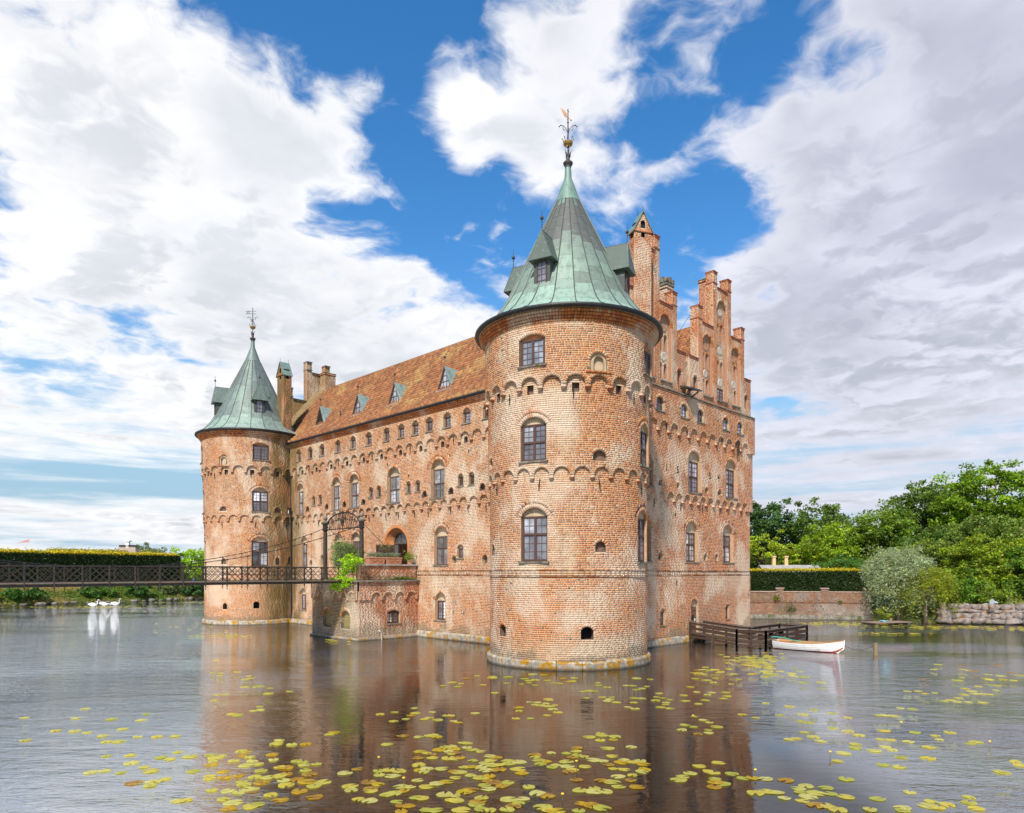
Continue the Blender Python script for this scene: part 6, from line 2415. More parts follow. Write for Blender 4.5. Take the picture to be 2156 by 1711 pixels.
def boat():
    b = empty('rowing_boat', (13.05, -7.35, .10))
    tag(b, 'white clinker rowing boat with red keel band moored at the landing stage', 'boat')
    L = 3.9
    # stations along y: stern at +, bow at -
    st = []
    for i in range(15):
        t = i / 14
        yy = L / 2 - L * t
        beam = .66 * (1 - (max(0, t - .35) / .65) ** 2.3) ** .9 if t > .35 else .66 - .18 * ((.35 - t) / .35) ** 1.6
        if t == 1: beam = .012
        sheer = .36 + .24 * max(0, (t - .45) / .55) ** 2 + .06 * max(0, (.3 - t) / .3) ** 1.5
        keel = -.12 + (.30 * max(0, (t - .86) / .14) ** 1.5)
        st.append((yy, beam, sheer, keel))
    shape = [(0, 0), (.42, .03), (.68, .16), (.84, .36), (.93, .58), (.98, .79), (1.0, 1.0)]
    n = len(shape)

    def strake(k, s):
        m = MB()
        lap = .018
        base = 0
        for yy, bm, sh, ke in st:
            (u0, v0), (u1, v1) = shape[k], shape[k + 1]
            z0, z1 = ke + (sh - ke) * v0, ke + (sh - ke) * v1
            m.v += [(s * (bm * u0 + (lap if k else 0)), yy, z0 - .008), (s * bm * u1, yy, z1), (s * max(0, bm * u0 - .02), yy, z0), (s * max(0, bm * u1 - .025), yy, z1)]
            m.c += [(1, 1, 1)] * 4
        for i in range(len(st) - 1):
            a, c = i * 4, i * 4 + 4
            m.f += [(a, a + 1, c + 1, c), (a + 2, c + 2, c + 3, a + 3), (a, c, c + 2, a + 2), (a + 1, a + 3, c + 3, c + 1)]
        return m
    for s in (-1, 1):
        for k in range(n - 1):
            strake(k, s).build('strake', 'paint', b, color=(.30, .045, .022) if k <= 1 else (.50, .50, .49))
    t = MB()
    yy, bm, sh, ke = st[0]
    pts = [(s_ * bm * u, yy - .01, ke + (sh - ke) * v) for s_, seq in ((-1, shape), (1, shape[::-1])) for u, v in seq]
    t.poly(pts); t.poly([(p[0], p[1] + .03, p[2]) for p in pts][::-1]); t.build('transom', 'paint', b, color=(.78, .78, .76))
    for s in (-1, 1):
        g = MB(); g.tube([(s * bm_, y_, sh_ + .01) for y_, bm_, sh_, _ in st], .026, 6); g.build('gunwale', 'timber', b, color=(.36, .17, .05))
    k = MB(); k.tube([(0, st[0][0], -.13), (0, st[-2][0], -.09), (0, st[-1][0] - .03, .15), (0, st[-1][0] - .06, .63)], .03, 6); k.build('stem', 'paint', b, color=(.75, .75, .72))
    fl = MB()
    fl.add([(-.5, st[1][0], .02), (.5, st[1][0], .02), (.45, st[10][0], .02), (-.45, st[10][0], .02)], [(0, 1, 2, 3)]); fl.build('floor_boards', 'timber', b, color=(.40, .19, .06))
    lin = MB()
    for s in (-1, 1):
        base = len(lin.v)
        for yy, bm, sh, ke in st:
            lin.v += [(s * max(0, bm * .62 - .03), yy, .03), (s * max(0, bm - .035), yy, sh - .01)]; lin.c += [(1, 1, 1)] * 2
        lin.f += [(base + 2*i, base + 2*i + 1, base + 2*i + 3, base + 2*i + 2) for i in range(len(st) - 1)]
    lin.build('lining', 'timber', b, color=(.42, .20, .055))
    for i in (2, 5, 8, 11):
        yy, bm, sh, ke = st[i]
        q = MB(); q.box(-bm + .04, bm - .04, yy - .13, yy + .13, sh - .17, sh - .13); q.build('thwart', 'timber', b, color=(.44, .22, .07))
    for x in (-.25, .2):
        o = MB(); o.tube([(x, 1.4, .33), (x + .1, -1.1, .37)], .025, 6); o.build('oar', 'timber', b, color=(.45, .25, .09))
    q = MB(); q.tube([(0, -.5, .45), (0, -.5, .78)], .012, 5); q.build('rowlock', 'iron', b)
    r = empty('mooring_rope', (13.1, -5.9, 0))
    tag(r, 'green rope coiled over the stern of the rowing boat', 'rope')
    m = MB(); m.tube([(-.5, .75, .62), (-.3, .55, .70), (0, .1, .66), (.1, -.5, .52), (.3, -1.1, .45), (.05, -1.6, .42)], .03, 6); m.build('rope', 'paint', r, color=(.05, .33, .24))
    p = empty('mooring_post', (13.1, -11.0, 0))
    tag(p, 'weathered timber mooring post leaning in the water beyond the boat', 'post')
    m = MB()
    m.tube([(.06, .02, -.8), (-.03, 0, .70)], [.125, .115], 10); m.build('stake', 'timber', p, color=(.20, .15, .085), smooth=False)
    q = MB(); q.tube([(.02 + .05 * math.cos(t), .18 + .06 * math.sin(t) - .02, .50) for t in np.linspace(0, 2 * PI, 9)], .012, 5); q.build('ring', 'iron', p)
    c = empty('mooring_chain', (13.1, -10.4, 0))
    tag(c, 'thin chain running from the boat bow to the mooring post', 'chain')
    m = MB()
    pts = [(0, .42 - .1 + .0, .24), (0, .1, .22), (0, -.42, .48)]
    m.tube([(-.03, 1.1, .45), (0, .6, .26), (0, .1, .24), (.02, -.42, .5)], .014, 5); m.build('links', 'iron', c)


def raft():
    e = empty('raft', (38.4, -4.0, .02))
    tag(e, 'low grey timber raft lying at the foot of the bank by the garden wall', 'raft')
    d = Vector((.86, -.5, 0)); n_ = Vector((.5, .86, 0))
    for k in range(9):
        m = MB()
        a = d * (-2.0) + n_ * (-.8 + .18 * k); b = d * 2.0 + n_ * (-.8 + .18 * k)
        m.bar(a + Vector((0, 0, .2)), b + Vector((0, 0, .2)), .165, .05)
        m.build('plank', 'timber', e, color=tuple(c * random.uniform(.7, 1.2) for c in (.27, .2, .15)))
    for s in (-1.7, 1.7):
        m = MB(); m.bar(d * s - n_ * .85 + Vector((0, 0, .1)), d * s + n_ * .8 + Vector((0, 0, .1)), .2, .16); m.build('float', 'timber', e, color=(.10, .08, .06))
    m = MB(); m.box(-.06, .06, -.5, -.38, -.3, .55); m.build('post', 'timber', e, color=(.30, .2, .13))
    r = empty('blue_tarpaulin', (38.3, -3.9, .24))
    tag(r, 'small crumpled pale blue tarpaulin on the timber raft', 'tarpaulin')
    m = MB()
    g = 7
    for i in range(g):
        for j in range(g):
            m.v.append((-.5 + i / 6 * 1.0, -.3 + j / 6 * .6, .02 + random.uniform(0, .10))); m.c.append((1, 1, 1))
    m.f = [(i*g + j, (i+1)*g + j, (i+1)*g + j + 1, i*g + j + 1) for i in range(g-1) for j in range(g-1)]
    m.build('sheet', 'paint', r, color=(.22, .48, .58))


landing_stage()
boat()
raft()

# ------------------------------------------------------------------ right bank: garden wall, boulders, hedge, house, trees
def garden_wall():
    pts = [(35.9, 9.4), (36.6, 8.15), (42.55, -1.55)]
    a, b = Vector((36.1, 9.0, 0)), Vector((42.55, -1.55, 0))
    d = (b - a).normalized(); nrm = Vector((-abs(d.y), -abs(d.x), 0)).normalized()
    L = (b - a).length
    e = empty('garden_wall', tuple(a))
    tag(e, 'weathered brown brick moat wall with square piers below the dark hedge', 'wall')

    def f(aa, h, d_):
        aa = np.asarray(aa, float); d_ = np.asarray(d_)
        return np.stack([d.x * aa + nrm.x * d_, d.y * aa + nrm.y * d_, np.asarray(h) + 0 * aa], axis=-1)
    bk, mb = Bricks(), MB()
    # long pieces run straight; the wall is built in its own coordinates
    kw = dict(dark=.06, tone=(.52, .58, .68), pale=.16)
    for h0, h1, dp in ((.45, 1.68, .06), (1.68, 2.66, 0.)):
        strips(mb, f, 0, L, h0, h1, dp, [])
        lay(bk, f, 0, L, h0, h1, dp, [], 400, course=.11, L=.29, patches=[(5, 1.0, 1.2, .6, 'moss', 1.), (2, 2.2, 2, .4, 'moss', .5), (8, 1.2, 2, .6, 'grey', .6), (L/2, 1.75, 9, .12, 'dark', 1.5)], **kw)
    course_band(bk, f, 0, L, 1.62, 1.72, -.02, .12, .14, (.4, .42, .5), wash=.0)
    mb.add([tuple(d * x + nrm * y + Vector((0, 0, z))) for x, y, z in ((0, 0, -.4), (L, 0, -.4), (L, -.5, -.4), (0, -.5, -.4), (0, -.02, 2.655), (L, -.02, 2.655), (L, -.5, 2.655), (0, -.5, 2.655))], BOXF)
    w = mb.build('wall_core', 'mortar_dark', e)
    tag(link('brickwork', bk.build('brickwork', e, mat='old_wall'), e), kind='stuff')
    x = 0.
    while x < L:
        ln = min(random.uniform(.9, 1.6), L - x)
        m = MB()
        m.add([tuple(d * xx + nrm * y + Vector((0, 0, z))) for xx, y, z in ((x + .01, .16, -.4), (x + ln - .01, .16, -.4), (x + ln - .01, -.1, -.4), (x + .01, -.1, -.4), (x + .01, .12, .47), (x + ln - .01, .12, .47), (x + ln - .01, -.1, .5), (x + .01, -.1, .5))], BOXF)
        m.build('foot_stone', 'ledge_stone', e); x += ln
    ps = [.25, 4.2, 8.25, L - .35]
    for i, xp in enumerate(ps):
        bq, mq = Bricks(), MB()
        g = lambda aa, h, d_: f(np.asarray(aa) + xp, h, d_)
        strips(mq, g, -.33, .33, 1.7, 3.0, .05, [])
        lay(bq, g, -.33, .33, 1.7, 3.0, .05, [], 410 + i, course=.11, L=.29, **kw)
        mq.add([tuple(d * (xp + x_) + nrm * y + Vector((0, 0, z))) for x_, y, z in ((-.33, .04, 1.7), (.33, .04, 1.7), (.33, -.55, 1.7), (-.33, -.55, 1.7), (-.33, .04, 3.0), (.33, .04, 3.0), (.33, -.55, 3.0), (-.33, -.55, 3.0))], BOXF)
        p = mq.build('pier', 'mortar_dark', e)
        tag(link('brickwork', bq.build('brickwork', p, mat='old_wall'), p), kind='stuff')
        c = MB(); c.add([tuple(d * (xp + x_) + nrm * y + Vector((0, 0, z))) for x_, y, z in ((-.38, .12, 3.0), (.38, .12, 3.0), (.38, -.6, 3.0), (-.38, -.6, 3.0), (-.38, .12, 3.07), (.38, .12, 3.07), (.38, -.6, 3.07), (-.38, -.6, 3.07))], BOXF)
        c.build('pier_cap', 'rust_pale', p)
    for xa, xb in zip(ps, ps[1:]):
        c = MB(); c.add([tuple(d * x_ + nrm * y + Vector((0, 0, z))) for x_, y, z in ((xa + .34, .06, 2.66), (xb - .34, .06, 2.66), (xb - .34, -.55, 2.66), (xa + .34, -.55, 2.66), (xa + .34, .06, 2.73), (xb - .34, .06, 2.73), (xb - .34, -.55, 2.73), (xa + .34, -.55, 2.73))], BOXF)
        c.build('coping', 'rust_pale', e)
    # weeds in the joints
    for (xx, z, s, n) in ((3.9, 1.95, .3, 160), (5.2, .9, .4, 200), (9.6, 1.75, .15, 50)):
        t = empty('wall_weed', tuple(a + d * xx + nrm * .15 + Vector((0, 0, z))))
        tag(t, {3.9: 'bright green weed tuft rooted on the ledge of the moat wall', 5.2: 'dark green plant patch low on the moat wall', 9.6: 'tiny green tuft near the far end of the moat wall'}[xx], 'weed')
        c = rng.normal(size=(n, 3)) * s * np.array((.6, .6, .5)); c[:, 2] = abs(c[:, 2]) * 1.3 - .05
        leaf_mesh('leaves', t, c, leaf_cols(n, (.14, .18, .02) if s < .35 else (.07, .085, .02), .3, .2), .16, asp=.4)
    return a, d, nrm, L


simple('mortar_dark', (.20, .155, .125), .95, .35, 3)
simple('rust_pale', (.36, .25, .19), .9, .25, 5)
GW = garden_wall()


def boulder_mesh(sx, sy, sz, mat='boulder'):
    m = MB()
    m.sphere((0, 0, 0), 1, 8)
    sd = random.random() * 50
    V = []
    for x, y, z in m.v:
        k = 1 + .26 * math.sin(3 * x + sd) * math.cos(2.3 * y + sd * .7) + .14 * math.sin(4.1 * z + sd * 1.3)
        f = lambda v: math.copysign(abs(v) ** .55, v)
        V.append((f(x) * k * sx, f(y) * k * sy, f(z) * k * sz))
    return raw_mesh('stone', V, m.f, mat, smooth=True)


def stone_wall():
    e = empty('boulder_wall', (44.6, -10.6, 0))
    tag(e, 'dry wall of rounded pinkish field boulders at the right-hand water edge', 'wall')
    a, b = Vector((42.3, -7.2, 0)), Vector((47.6, -15.2, 0))
    d = (b - a); L = d.length; d.normalize(); n_ = Vector((-.83, -.55, 0))
    o0 = Vector(e.location)
    z = .08
    row = 0
    while z < 1.3:
        x = random.uniform(-.3, .1)
        hgt = random.uniform(.34, .60)
        while x < L:
            w = random.choice((.35, .45, .6, .8, 1.0, 1.25)) * random.uniform(.85, 1.1)
            o = link('stone', boulder_mesh(w * .56, .45, hgt * .58), e)
            p = a + d * (x + w / 2) - n_ * (.10 * row) + Vector((0, 0, z + hgt / 2 + random.uniform(-.05, .05)))
            o.location = p - o0
            o.rotation_euler = (random.uniform(-.2, .2), random.uniform(-.2, .2), math.atan2(d.y, d.x) + random.uniform(-.2, .2))
            x += w * .97
        z += hgt * .88
        row += 1
    m = MB()
    q = [a - n_ * .5, b - n_ * .5, b - n_ * 1.4, a - n_ * 1.4]
    m.add([tuple(p - o0 + Vector((0, 0, -.3))) for p in q] + [tuple(p - o0 + Vector((0, 0, 1.2))) for p in q], BOXF)
    m.build('earth_core', 'river_soil', e)


stone_wall()


def hedge(name, label, pts, z0, z1, depth, base, top, lsize, dens, cat='hedge', side=None):
    """clipped hedge along a polyline; dark leafy faces, yellow-green new growth on top"""
    e = empty(name, (pts[0][0], pts[0][1], z0))
    tag(e, label, cat)
    o0 = Vector((pts[0][0], pts[0][1], z0))
    H = z1 - z0
    core = MB()
    C, K, B = [], [], []
    for (xa, ya), (xb, yb) in zip(pts, pts[1:]):
        a, b = Vector((xa, ya, 0)), Vector((xb, yb, 0))
        d = b - a; L = d.length; d.normalize()
        n_ = Vector((d.y, -d.x, 0))       # towards the viewer when running left to right
        if side: n_ *= side
        q = [a + n_ * -.12, b + n_ * -.12, b - n_ * (depth - .12), a - n_ * (depth - .12)]
        core.add([tuple(p - o0 + Vector((0, 0, z0 - .6))) for p in q] + [tuple(p - o0 + Vector((0, 0, z1 - .15))) for p in q], BOXF)
        m = int(L * H * dens)
        u, v = rng.random(m) * L, rng.random(m) * H
        wob = .16 * (fbm(u, v, 1.2, 91) - .5)
        dep = -.05 + wob + rng.normal(0, .06, m)
        a0_ = np.array((a.x - o0.x, a.y - o0.y, 0.))
        P = np.outer(u, d) + np.outer(dep, n_) + a0_ + np.outer(v, (0, 0, 1))
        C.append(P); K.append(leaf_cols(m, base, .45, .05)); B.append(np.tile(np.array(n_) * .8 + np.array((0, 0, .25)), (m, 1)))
        m = int(L * depth * dens * 1.3)
        u, w = rng.random(m) * L, rng.random(m) * depth
        zz = H + abs(rng.normal(0, lsize * .75, m)) - .06 + .12 * (fbm(u, w, 1.5, 92) - .5)
        P = np.outer(u, d) - np.outer(w, n_) + a0_ + np.outer(zz, (0, 0, 1))
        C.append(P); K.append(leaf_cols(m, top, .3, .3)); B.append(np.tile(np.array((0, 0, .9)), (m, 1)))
        # end faces
        for end in (a, b):
            m = int(depth * H * dens)
            w, v = rng.random(m) * depth, rng.random(m) * H
            sgn = 1 if end is b else -1
            P = np.array((end.x - o0.x, end.y - o0.y, 0.)) - np.outer(w, n_) + np.outer(v, (0, 0, 1)) + np.outer(rng.normal(0, .07, m), np.array(d) * sgn)
            C.append(P); K.append(leaf_cols(m, base, .45, .05)); B.append(np.tile(np.array(d) * sgn * .8, (m, 1)))
    core.build('hedge_core', 'hedge_core', e)
    C, K, B = np.concatenate(C), np.concatenate(K), np.concatenate(B)
    tag(leaf_mesh('hedge_leaves', e, C, K, lsize, bias=B, up=.2), kind='stuff')


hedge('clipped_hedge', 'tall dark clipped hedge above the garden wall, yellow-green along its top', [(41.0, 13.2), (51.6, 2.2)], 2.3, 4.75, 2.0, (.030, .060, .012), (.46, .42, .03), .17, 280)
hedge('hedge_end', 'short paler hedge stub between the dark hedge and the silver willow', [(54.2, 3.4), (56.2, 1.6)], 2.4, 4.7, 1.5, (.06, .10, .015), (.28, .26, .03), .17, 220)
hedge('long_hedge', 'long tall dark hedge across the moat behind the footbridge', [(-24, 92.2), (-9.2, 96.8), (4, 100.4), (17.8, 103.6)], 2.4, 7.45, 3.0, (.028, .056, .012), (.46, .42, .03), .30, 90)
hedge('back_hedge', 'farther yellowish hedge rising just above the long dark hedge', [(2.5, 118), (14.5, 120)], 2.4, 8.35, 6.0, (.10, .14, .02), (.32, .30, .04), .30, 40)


def garden_house():
    e = empty('garden_house', (60.5, 15.2, 2.4))
    tag(e, 'low ochre house with pale roof and two chimneys showing above the dark hedge', 'house')
    d = Vector((.70, -.71, 0)); n_ = Vector((-.71, -.70, 0))
    W = lambda x, y, z: tuple(d * x + n_ * y + Vector((0, 0, z)))
    m = MB()
    m.add([W(-2.2, 1.6, 0), W(5, 1.6, 0), W(5, -2.4, 0), W(-2.2, -2.4, 0), W(-2.2, 1.6, 2.15), W(5, 1.6, 2.15), W(5, -2.4, 2.15), W(-2.2, -2.4, 2.15)], BOXF)
    m.add([W(-2.2, 1.6, 2.15), W(-2.2, -2.4, 2.15), W(-2.2, -.4, 3.0)], [(0, 1, 2)])
    m.build('wall', 'render_cream', e)
    for s, y0_ in ((1, 1.9), (-1, -2.7)):
        r = MB(); r.add([W(-2.5, y0_, 2.08), W(5.2, y0_, 2.08), W(5.2, -.4, 3.12), W(-2.5, -.4, 3.12), W(-2.5, y0_, 2.0), W(5.2, y0_, 2.0), W(5.2, -.4, 3.04), W(-2.5, -.4, 3.04)], BOXF)
        r.build('roof', 'slate', e)
    for x in (-.6, 1.0):
        c = MB(); c.add([W(x - .22, -.2, 2.4), W(x + .22, -.2, 2.4), W(x + .22, -.62, 2.4), W(x - .22, -.62, 2.4), W(x - .18, -.22, 4.2), W(x + .18, -.22, 4.2), W(x + .18, -.6, 4.2), W(x - .18, -.6, 4.2)], BOXF)
        c.add([W(x - .24, -.16, 4.1), W(x + .24, -.16, 4.1), W(x + .24, -.66, 4.1), W(x - .24, -.66, 4.1), W(x - .24, -.16, 4.3), W(x + .24, -.16, 4.3), W(x + .24, -.66, 4.3), W(x - .24, -.66, 4.3)], BOXF)
        c.build('chimney', 'render_cream', e)


garden_house()

GB = 'park trees behind the moat wall'
Gd, Gm, Gy, Gl = (.050, .095, .022), (.075, .145, .020), (.175, .24, .018), (.115, .22, .014)
tree('dark_tree', (72.6, 24.2, 2.4), 'tall dense dark green tree next to the castle corner', [(0, 0, 8.2, 5.4, 5.4, 4.6), (-1.5, 1, 5, 4.8, 4.5, 3.2)], (.040, .082, .024), 7, .45, 150, 62, 1.15, .42, GB, .06, seed=11)
tree('broad_tree', (78.5, 17.6, 2.4), 'rounded olive-green tree right of the tall dark one', [(0, 0, 7.8, 5.2, 5.2, 4.4), (1.5, -1.5, 4.6, 4.4, 4.2, 3.0)], (.065, .115, .018), 7, .42, 140, 60, 1.1, .42, GB, .2, seed=12)
tree('bare_topped_tree', (88.5, 13.5, 2.4), 'thin half-bare tree with twiggy crown behind the olive-green tree', [(0, 0, 9.0, 2.8, 2.8, 3.4)], (.09, .10, .04), 11, .3, 7, 10, .9, .4, GB, .1, seed=13, nl=40)
tree('light_tree', (63.0, 18.6, 2.4), 'small open yellow-green tree behind the ochre house', [(0, 0, 5.4, 2.9, 3.6, 2.2), (1.2, -2.2, 4.2, 2.4, 2.4, 1.7), (-1, 2.4, 4.3, 2.2, 2.2, 1.6)], Gy, 4.6, .18, 70, 44, .62, .26, GB, .35, seed=14, up=.7, flat=.4)
tree('lime_tree', (69.5, 12.2, 2.4), 'broad bright lime-green tree above the middle of the hedge', [(0, 0, 5.4, 4.2, 4.2, 3.2), (2.2, -2.5, 4.2, 3.0, 3.0, 2.4), (-1.5, 3.0, 3.4, 2.8, 2.8, 2.0)], (.13, .205, .014), 5, .3, 130, 56, .95, .34, GB, .3, seed=15, up=.6)
tree('distant_tree', (111.7, 26.5, 2.4), 'dark airy tree standing far off against the sky', [(0, 0, 10.0, 4.6, 4.6, 3.4), (3.5, -4, 7.5, 3.4, 3.4, 2.4)], (.035, .060, .030), 10, .45, 46, 44, 1.2, .45, GB, .05, seed=16)
tree('maple_tree', (70.5, 5.8, 2.4), 'mid-green maple with brownish tips in the centre of the park', [(0, 0, 7.4, 3.5, 3.5, 3.4), (-1.2, 2.6, 5.4, 2.6, 2.6, 2.4), (1.4, -1.8, 5.0, 2.8, 2.8, 2.4)], (.085, .145, .018), 7, .35, 130, 58, .95, .34, GB, .3, seed=17)
tree('tall_ash_tree', (79.5, 3.2, 2.4), 'tall feathery tree left of the biggest spreading tree', [(0, 0, 11.4, 3.6, 4.8, 2.9), (-.5, 2.2, 9.0, 3.2, 3.4, 2.8), (1, -1.5, 7.2, 3.4, 3.6, 3.2)], (.075, .130, .022), 10, .4, 150, 56, .95, .36, GB, .22, seed=18)
tree('spreading_tree', (76.8, -4.6, 2.4), 'biggest spreading tree with bright green layered foliage at the right', [(0, 0, 12.2, 4.4, 5.4, 3.8), (-1.5, 3.0, 9.6, 3.2, 3.2, 2.6), (2.2, -4.2, 9.4, 3.4, 3.8, 2.8), (0, 0, 8.2, 4.4, 5.6, 2.6)], (.112, .195, .014), 11, .55, 210, 70, 1.05, .36, GB, .22, seed=19, up=.9, flat=.5)
tree('chestnut_tree', (60.2, -7.6, 2.4), 'dense mid-green tree in front of the biggest spreading tree', [(0, 0, 5.6, 3.6, 4.6, 2.6), (2.5, -3.2, 5.4, 3.6, 3.8, 3.0), (-1, 2.8, 4.2, 2.8, 3.2, 2.0)], (.10, .152, .03), 6, .35, 170, 66, .85, .30, GB, .2, seed=20)
tree('elder_tree', (53.8, -7.9, 2.4), 'yellow-tipped leafy shrub tree overhanging the boulder wall', [(0, 0, 3.6, 2.4, 3.2, 2.1), (1.8, -3.0, 3.4, 2.6, 2.8, 2.2), (-1.5, -1.8, 1.8, 2.0, 2.6, 1.5), (-2.6, -.6, 1.0, 1.8, 2.0, 1.2)], (.115, .172, .014), 3.4, .2, 220, 64, .62, .24, GB, .35, seed=21, up=.6)
tree('water_elm', (52.0, -12.6, 2.0), 'dark green bush hanging over the water at the right picture edge', [(0, 0, 2.6, 2.2, 2.6, 2.0), (-1.5, -1.0, 1.2, 1.6, 2.2, 1.5)], (.060, .120, .012), 2.4, .15, 110, 56, .55, .22, GB, .25, seed=22)
tree('laurel_shrub', (54.5, 5.2, 2.4), 'low dome of green laurel behind the end of the dark hedge', [(0, 0, 2.3, 2.6, 3.2, 1.7)], (.055, .125, .022), 1.6, .1, 70, 52, .55, .20, GB, .15, cat='shrub', seed=23)
tree('garden_bush', (60.0, 2.0, 2.4), 'rounded mid-green bush filling the gap behind the silver willow', [(0, 0, 2.7, 3.0, 3.2, 2.1), (2.5, -2.5, 3.6, 3.0, 3.0, 2.6)], (.105, .155, .02), 3, .15, 110, 56, .75, .25, GB, .3, cat='shrub', seed=24)
def weeping(name, loc, label, rx, ry, h, base, nst, lsize, seed, cat='shrub'):
    t = empty(name, loc)
    tag(t, label, cat)
    limbs(t, h * .75, .16, [(0, 0, h * .7, rx * .7, ry * .7, h * .25)], 10, seed)
    C, K = [], []
    for i in range(nst):
        a = rng.random() * 6.283
        r0 = .10 + .62 * rng.random()
        r1 = r0 + (1.18 - r0) * (.25 + .75 * rng.random())
        z0 = h * (1.0 - .50 * r0 ** 2) * (.74 + .34 * rng.random())
        z1 = h * rng.random() ** 1.2 * .8
        if rng.random() < .2: z1 = z0 * (.7 + .5 * rng.random())
        n = 46
        u = np.sort(rng.random(n))
        rr = r0 + (r1 - r0) * np.sin(u * 1.57)
        aa = a + .25 * (u - .5) * rng.normal()
        z = z0 + .25 * np.sin(u * 3) - (z0 - z1) * u ** 1.8
        P = np.stack([rx * rr * np.cos(aa), ry * rr * np.sin(aa), z], axis=-1) + rng.normal(size=(n, 3)) * .16
        C.append(P)
        K.append(leaf_cols(n, base, .25, .06) * (.65 + .6 * rng.random()))
    leaf_mesh('crown', t, np.concatenate(C), np.concatenate(K), lsize, asp=.26, up=.1)


weeping('silver_willow', (42.3, -3.9, .3), 'silvery drooping willow-leaved bush at the end of the garden wall', 2.3, 2.7, 6.0, (.33, .40, .24), 520, .25, 25)
weeping('climber_bush', (42.0, -6.2, .2), 'yellow-green climber trailing from the silver willow down to the water', 1.7, 2.2, 4.6, (.25, .30, .025), 280, .22, 26)
tree('bank_bush', (40.9, -3.2, .2), 'small green bush above the timber raft', [(0, 0, .7, .6, .7, .6)], (.12, .16, .02), .7, .04, 26, 36, .26, .13, None, .4, cat='shrub', seed=27)
tree('backdrop_tree', (66.0, -17.0, 2.4), 'dark shaded tree low at the right edge behind the boulder wall', [(0, 0, 3.4, 4.5, 5.5, 3.4), (-4, 4, 1.6, 3.5, 4.5, 1.8)], (.040, .080, .012), 4, .3, 120, 56, 1.0, .34, GB, .15, seed=28)

tree('shade_tree', (62.0, -3.0, 2.4), 'shadowy green tree filling the gap between willow and chestnut', [(0, 0, 3.0, 3.6, 4.2, 2.6), (4, 3, 4.6, 3.6, 3.6, 3.0)], (.055, .105, .015), 4, .3, 130, 60, .95, .32, GB, .15, seed=41)
tree('boundary_tree', (90.0, -2.0, 2.4), 'dark tree mass behind the ash and the biggest tree', [(0, 0, 5.0, 5.5, 7.5, 4.6), (-2, 9, 4.6, 5, 5, 4.0)], (.050, .095, .02), 6, .4, 150, 62, 1.4, .45, GB, .12, seed=42)
tree('boundary_tree', (88.0, 19.0, 2.4), 'dark tree mass low behind the lime-green tree', [(0, 0, 3.6, 5.5, 7.5, 3.6), (2, 8, 3.6, 5, 5, 3.6)], (.045, .085, .02), 5, .4, 140, 62, 1.4, .45, GB, .12, seed=43)
tree('overhang_bush', (46.4, -10.4, 1.0), 'leafy green bush spilling over the middle of the boulder wall', [(0, 0, 1.1, 1.3, 1.7, 1.0), (1.6, 1.6, 1.8, 1.8, 2.0, 1.5)], (.09, .142, .014), 1.4, .08, 70, 50, .45, .2, GB, .25, cat='shrub', seed=44)
tree('overhang_bush', (44.6, -8.2, .9), 'dark bush between the climber and the boulder wall', [(0, 0, 1.3, 1.2, 1.5, 1.3), (1.5, .5, 2.2, 1.5, 1.8, 1.6)], (.06, .125, .012), 1.4, .08, 70, 50, .45, .2, GB, .25, cat='shrub', seed=45)

# flood lamp
fl = empty('flood_lamp', (43.6, -11.1, 1.7))
tag(fl, 'small grey garden flood lamp on the boulder wall', 'lamp')
m = MB(); m.tube([(0, 0, -.2), (0, 0, .25)], .03, 6); m.build('stake', 'lead_dark', fl)
m = MB(); dv = Vector((-.75, .55, .15)).normalized()
m.tube([tuple(Vector((0, 0, .3)) - dv * .25), tuple(Vector((0, 0, .3)) + dv * .05), tuple(Vector((0, 0, .3)) + dv * .32)], [.05, .10, .24], 14); m.build('shade', 'paint', fl, color=(.45, .50, .52))

# ------------------------------------------------------------------ far (left) bank
tree('bright_tree', (24.8, 115.5, 2.5), 'bright lime-green tree close behind the left tower', [(0, 0, 3.6, 3.6, 3.4, 3.2), (-2.0, 2.2, 2.2, 2.6, 2.6, 2.2), (2.5, -2.2, 2.4, 3, 3, 2.2)], (.17, .29, .014), 4, .25, 130, 56, .85, .36, None, .35, seed=31, up=.7)
tree('field_tree', (36.4, 181, 2.5), 'small grey-green tree on the skyline beside the thatched roof', [(0, 0, 6.6, 5.2, 6.0, 3.0)], (.10, .13, .06), 6, .4, 60, 44, 1.2, .5, None, .1, seed=32)


